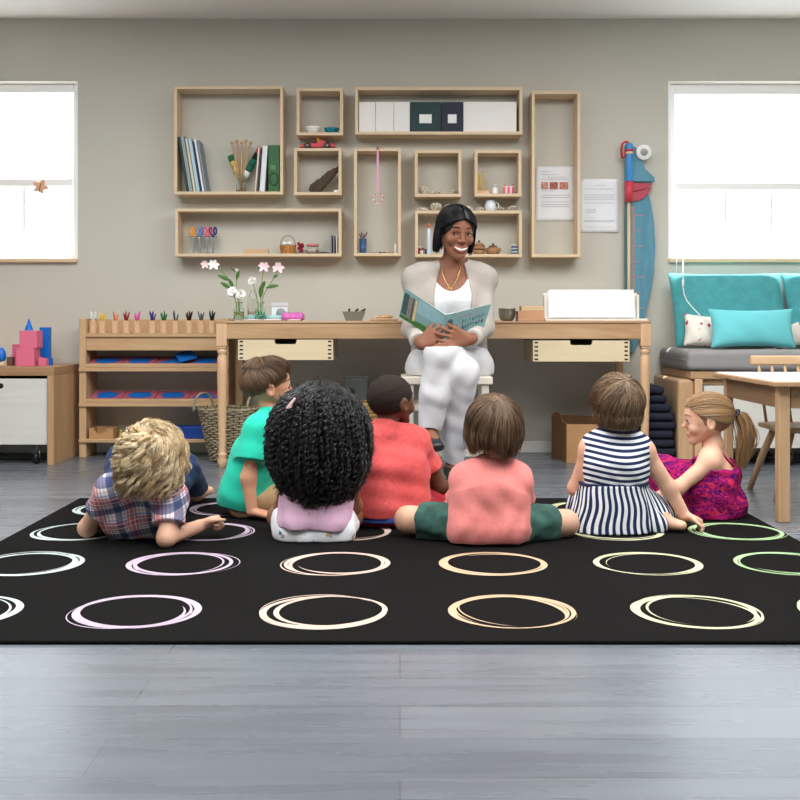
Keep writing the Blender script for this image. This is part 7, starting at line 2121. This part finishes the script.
    nl = MB().tube(ch_, .0012, 6).build('necklace', mat('gold', (224, 186, 120), .25, 1.0), o)
    MB().ball(Jp(448.5, 288.2, 5.06), .0055, 2).ball(Jp(451.3, 289, 5.058), .0055, 2).build('pendant', mat('gold', (0, 0, 0)), nl)
    # hair: centre parting, tucked behind the visible ear
    hm = hairmat('hair_black_straight', (8, 9, 12), (26, 27, 33), .26, .6)
    c0 = (0, -.05, .13); rd = (.352, .452, .405)
    cap_hair(H, (.352, .455, .405), c0, HOLE_A, ((0, 0, -.30), (0, .3, -1)), mat('hair_black_base', (10, 10, 13), .5), o, name='hair_base')
    # which side of her head is at image left
    def endf(az):
        a = abs(az)
        if a < .5: return (.45, 0, 0)
        if a < 1.25: return (.0, .0, 0)
        return (-.02, .55, .02)
    def start(az, g):
        return (math.copysign(.05, az), g.uniform(-.5, .85), 1.0)
    g = np.random.RandomState(2); out = []
    Rm = np.array(H.R()).T; C = np.array(H.C)
    for i in range(2600):
        sd = 1 if g.rand() < .5 else -1
        v = g.uniform(0, 1)                       # 0 front of the parting, 1 back of the crown
        sdir = sph(sd * .06, 0); st_ang = .50 + v * 1.75  # angle over the top from the forehead
        c = np.array((sd * .045, math.cos(st_ang), math.sin(st_ang))); c /= np.linalg.norm(c)
        az = sd * (1.26 + v * 1.75 + g.normal(0, .05)); 
        el = -.05 + g.normal(0, .03)
        e = sph(az, el); om = math.acos(np.clip(c @ e, -1, 1)); off = g.uniform(.0, .045)
        pts = []
        for t in np.linspace(0 if g.rand() < .6 else g.uniform(0, .6), 1, 12):
            d = (math.sin((1 - t) * om) * c + math.sin(t * om) * e) / math.sin(om)
            bul = .05 * math.sin(PI * t) * (1 - v)
            pts.append(np.array(c0) + d * (np.array(rd) + off + bul * np.array((.3, .5, 0))))
        last = pts[-1]; hor = np.array((last[0], last[1], 0)); hor /= np.linalg.norm(hor)
        fl = .50 + g.normal(0, .02)
        for t in np.linspace(0, 1, 9)[1:]:
            pts.append(last + np.array((0, -.04 * t, -fl * t)) + hor * (.03 * math.sin(PI * t * .8) - .03 * t))
        out.append((C + (np.array(pts) @ Rm.T) * H.s, g.rand()))
    build_hair('hair', out, .0016, hm, o)
    return o
woman()

# ---- her stool
sz0 = .487
STX, STY = PX(447, 5.14), 5.16
so_ = thing('wooden_stool', 'whitewashed wooden stool under the woman', 'stool', (STX, STY, 0))
M_stool = wood('stool_wood', (232, 222, 206), (214, 200, 180), 'X', 1.0, .5, ring=4)
MB().box((PX(401, 5.0), 5.0, sz0 - .036), (PX(493, 5.0), 5.33, sz0), .005).build('seat', M_stool, so_)
for x in (PX(410, 5.02), PX(485, 5.02)):
    for y in (5.03, 5.28): MB().box((x - .018, y - .018, 0), (x + .018, y + .018, sz0 - .0365), .004).build('leg', M_stool, so_)
for y in (5.03, 5.28):
    for z in (.12, .34): MB().box((PX(410, 5.02) + .0185, y - .01, z - .016), (PX(485, 5.02) - .0185, y + .01, z + .016), .003).build('rung', M_stool, so_)

# ---- her picture book
bkY = 5.0
tl, tr = P(405, 288, 4.93), P(491.5, 304, 4.95); bl, br = P(399.2, 316.5, 4.98), P(482.5, 330.5, 5.0)
st_, sb_ = P(445.5, 315, 5.0), P(441, 343, 5.05)
bk_ = thing('picture_book', 'open picture book with teal illustrated covers held by the woman', 'book', ((tl + br) / 2))
def board(name, a, b, c, d, th, m):
    a, b, c, d = V(a), V(b), V(c), V(d); n = (b - a).cross(d - a).normalized()
    if n.y < 0: n = -n
    t = bmesh.new(); A = [t.verts.new(x) for x in (a, b, c, d)]; B = [t.verts.new(x + n * th) for x in (a, b, c, d)]
    t.faces.new(A); t.faces.new(B[::-1])
    for i in range(4): t.faces.new((A[i], A[(i + 1) % 4], B[(i + 1) % 4], B[i]))
    mb = MB(); mb._take(t); return mb.build(name, m, bk_), n
M_cov = mat('book_teal', (128, 164, 166), .35, noise=.12, nscale=14); M_pg = mat('page_white', (240, 240, 234), .7)
cl, nl_ = board('back_cover', tl, st_, sb_, bl, .003, M_cov); cr, nr_ = board('front_cover', st_, tr, br, sb_, .003, M_cov)
board('page_block', tl.lerp(sb_, .015) + nl_ * .0034, st_ + nl_ * .0034, sb_.lerp(st_, .03) + nl_ * .0034, bl.lerp(st_, .03) + nl_ * .0034, .006, M_pg)
board('page_block', st_ + nr_ * .0034, tr.lerp(sb_, .015) + nr_ * .0034, br.lerp(st_, .03) + nr_ * .0034, sb_.lerp(st_, .03) + nr_ * .0034, .006, M_pg)
def on(cov, u0, u1, v0, v1, name, m, lift=.0006, shape=None):
    """patch printed on a cover: u along the cover, v down it"""
    a, b, c, d, n = (tl, st_, sb_, bl, nl_) if cov == 'l' else (st_, tr, br, sb_, nr_)
    q = lambda u, v: a.lerp(b, u).lerp(d.lerp(c, u), v) - n * lift
    t = bmesh.new()
    pts = shape(q) if shape else [q(u0, v0), q(u1, v0), q(u1, v1), q(u0, v1)]
    A = [t.verts.new(p) for p in pts]; B = [t.verts.new(p + n * lift * .9) for p in pts]
    t.faces.new(A); t.faces.new(B[::-1])
    for i in range(len(A)): t.faces.new((A[i], A[(i + 1) % len(A)], B[(i + 1) % len(A)], B[i]))
    mb = MB(); mb._take(t); return mb.build(name, m, cl if cov == 'l' else cr)
M_grass = mat('print_grass', (62, 112, 52), .4, noise=.25, nscale=60)
wavy = lambda c0, lo: (lambda q: [q(u, lo + .05 * math.sin(7 * u + c0)) for u in np.linspace(0, 1, 12)] + [q(1, 1), q(0, 1)])
on('l', 0, 1, 0, 1, 'printed_grass', M_grass, shape=wavy(1, .84)); on('r', 0, 1, 0, 1, 'printed_grass', M_grass, shape=wavy(0, .88))
for i, (u0, u1, v0, v1, c) in enumerate(((.02, .14, .12, .84, (60, 92, 92)), (.15, .21, .16, .85, (150, 120, 112)), (.22, .275, .14, .85, (88, 96, 100)), (.285, .335, .16, .86, (214, 186, 128)))):
    on('l', u0, u1, v0, v1, 'printed_trunk', mat('trunk%d' % i, c, .45, noise=.2, nscale=70), .0009)
on('l', .36, .98, .06, .5, 'printed_sky', mat('print_sky', (142, 184, 192), .4, noise=.1, nscale=30), .0004)
# lettering on the front cover: two lines of dark hand-lettering and a pinkish line above (not legible in the photo)
gL = random.Random(4)
def letters(v, u0, u1, hgt, c, n):
    m = mat('ink_%d_%d_%d' % c, c, .5); du = (u1 - u0) / n
    for i in range(n):
        u = u0 + du * i + du * .1; w_ = du * .62; vv = v - .04 * math.sin(3 * (u - u0)) + gL.uniform(-.01, .01)
        kind = gL.randrange(4)
        def sh(q, u=u, w_=w_, vv=vv, kind=kind):
            if kind == 0: return [q(u, vv), q(u + w_ * .35, vv), q(u + w_ * .35, vv + hgt), q(u, vv + hgt)]
            if kind == 1: return [q(u + w_ * (.5 + .5 * math.cos(t)), vv + hgt * (.5 + .5 * math.sin(t))) for t in np.linspace(0, 2 * PI, 12, endpoint=False)]
            if kind == 2: return [q(u, vv), q(u + w_, vv), q(u + w_, vv + hgt * .3), q(u + w_ * .4, vv + hgt * .3), q(u + w_ * .4, vv + hgt), q(u, vv + hgt)]
            return [q(u, vv + hgt), q(u + w_ * .45, vv), q(u + w_ * .6, vv), q(u + w_, vv + hgt), q(u + w_ * .7, vv + hgt), q(u + w_ * .5, vv + hgt * .5), q(u + w_ * .3, vv + hgt)]
        on('r', 0, 0, 0, 0, 'printed_letter', m, .0009, shape=sh)
letters(.20, .32, .60, .07, (150, 92, 104), 7)
letters(.36, .42, .92, .13, (66, 98, 106), 7)
letters(.56, .44, .94, .14, (46, 60, 68), 8)
def blob(u, v, ru, rv): return lambda q: [q(u + ru * math.cos(t) * (1 + .2 * math.sin(3 * t)), v + rv * math.sin(t)) for t in np.linspace(0, 2 * PI, 18, endpoint=False)]
on('r', 0, 0, 0, 0, 'printed_figure', mat('fig_dark', (70, 96, 104), .45, noise=.3, nscale=60), .0009, shape=blob(.13, .45, .10, .25))
on('r', 0, 0, 0, 0, 'printed_figure', mat('fig_rose', (170, 110, 120), .45), .0012, shape=blob(.30, .55, .05, .1))
# ================================================================ light
wd = bpy.data.worlds.new('daylight'); sc.world = wd; wd.use_nodes = True
bg = wd.node_tree.nodes['Background']
bg.inputs[0].default_value = (0.86, 0.93, 1.0, 1); bg.inputs[1].default_value = 3.2
def area(name, loc, size, rot, power, color=(1, 1, 1)):
    l = bpy.data.lights.new(name, 'AREA'); l.shape = 'RECTANGLE'; l.size, l.size_y = size; l.energy = power; l.color = color
    o = bpy.data.objects.new(name, l); COL.objects.link(o); o.location = loc; o.rotation_euler = rot
    return o
area('overhead_fill', (-1.3, 3.6, 2.46), (1.6, 1.6), (0, 0, 0), 52, (.99, 1, .98))  # unseen area lights added for soft light from above, no fixture known
area('overhead_fill', (1.3, 3.6, 2.46), (1.6, 1.6), (0, 0, 0), 60, (1, .99, .96))
area('overhead_fill', (0, 1.9, 2.46), (4.0, 1.2), (0, 0, 0), 88, (.99, 1, .98))  # added as well, set forward to light the children's backs
su = bpy.data.lights.new('sun', 'SUN'); su.energy = 22.0; su.angle = .01; su.color = (1, .96, .9)
so = bpy.data.objects.new('sun', su); COL.objects.link(so)
so.rotation_euler = V((-0.12, -0.27, -1.0)).to_track_quat('-Z', 'Y').to_euler()

sc.view_settings.exposure = 0.28
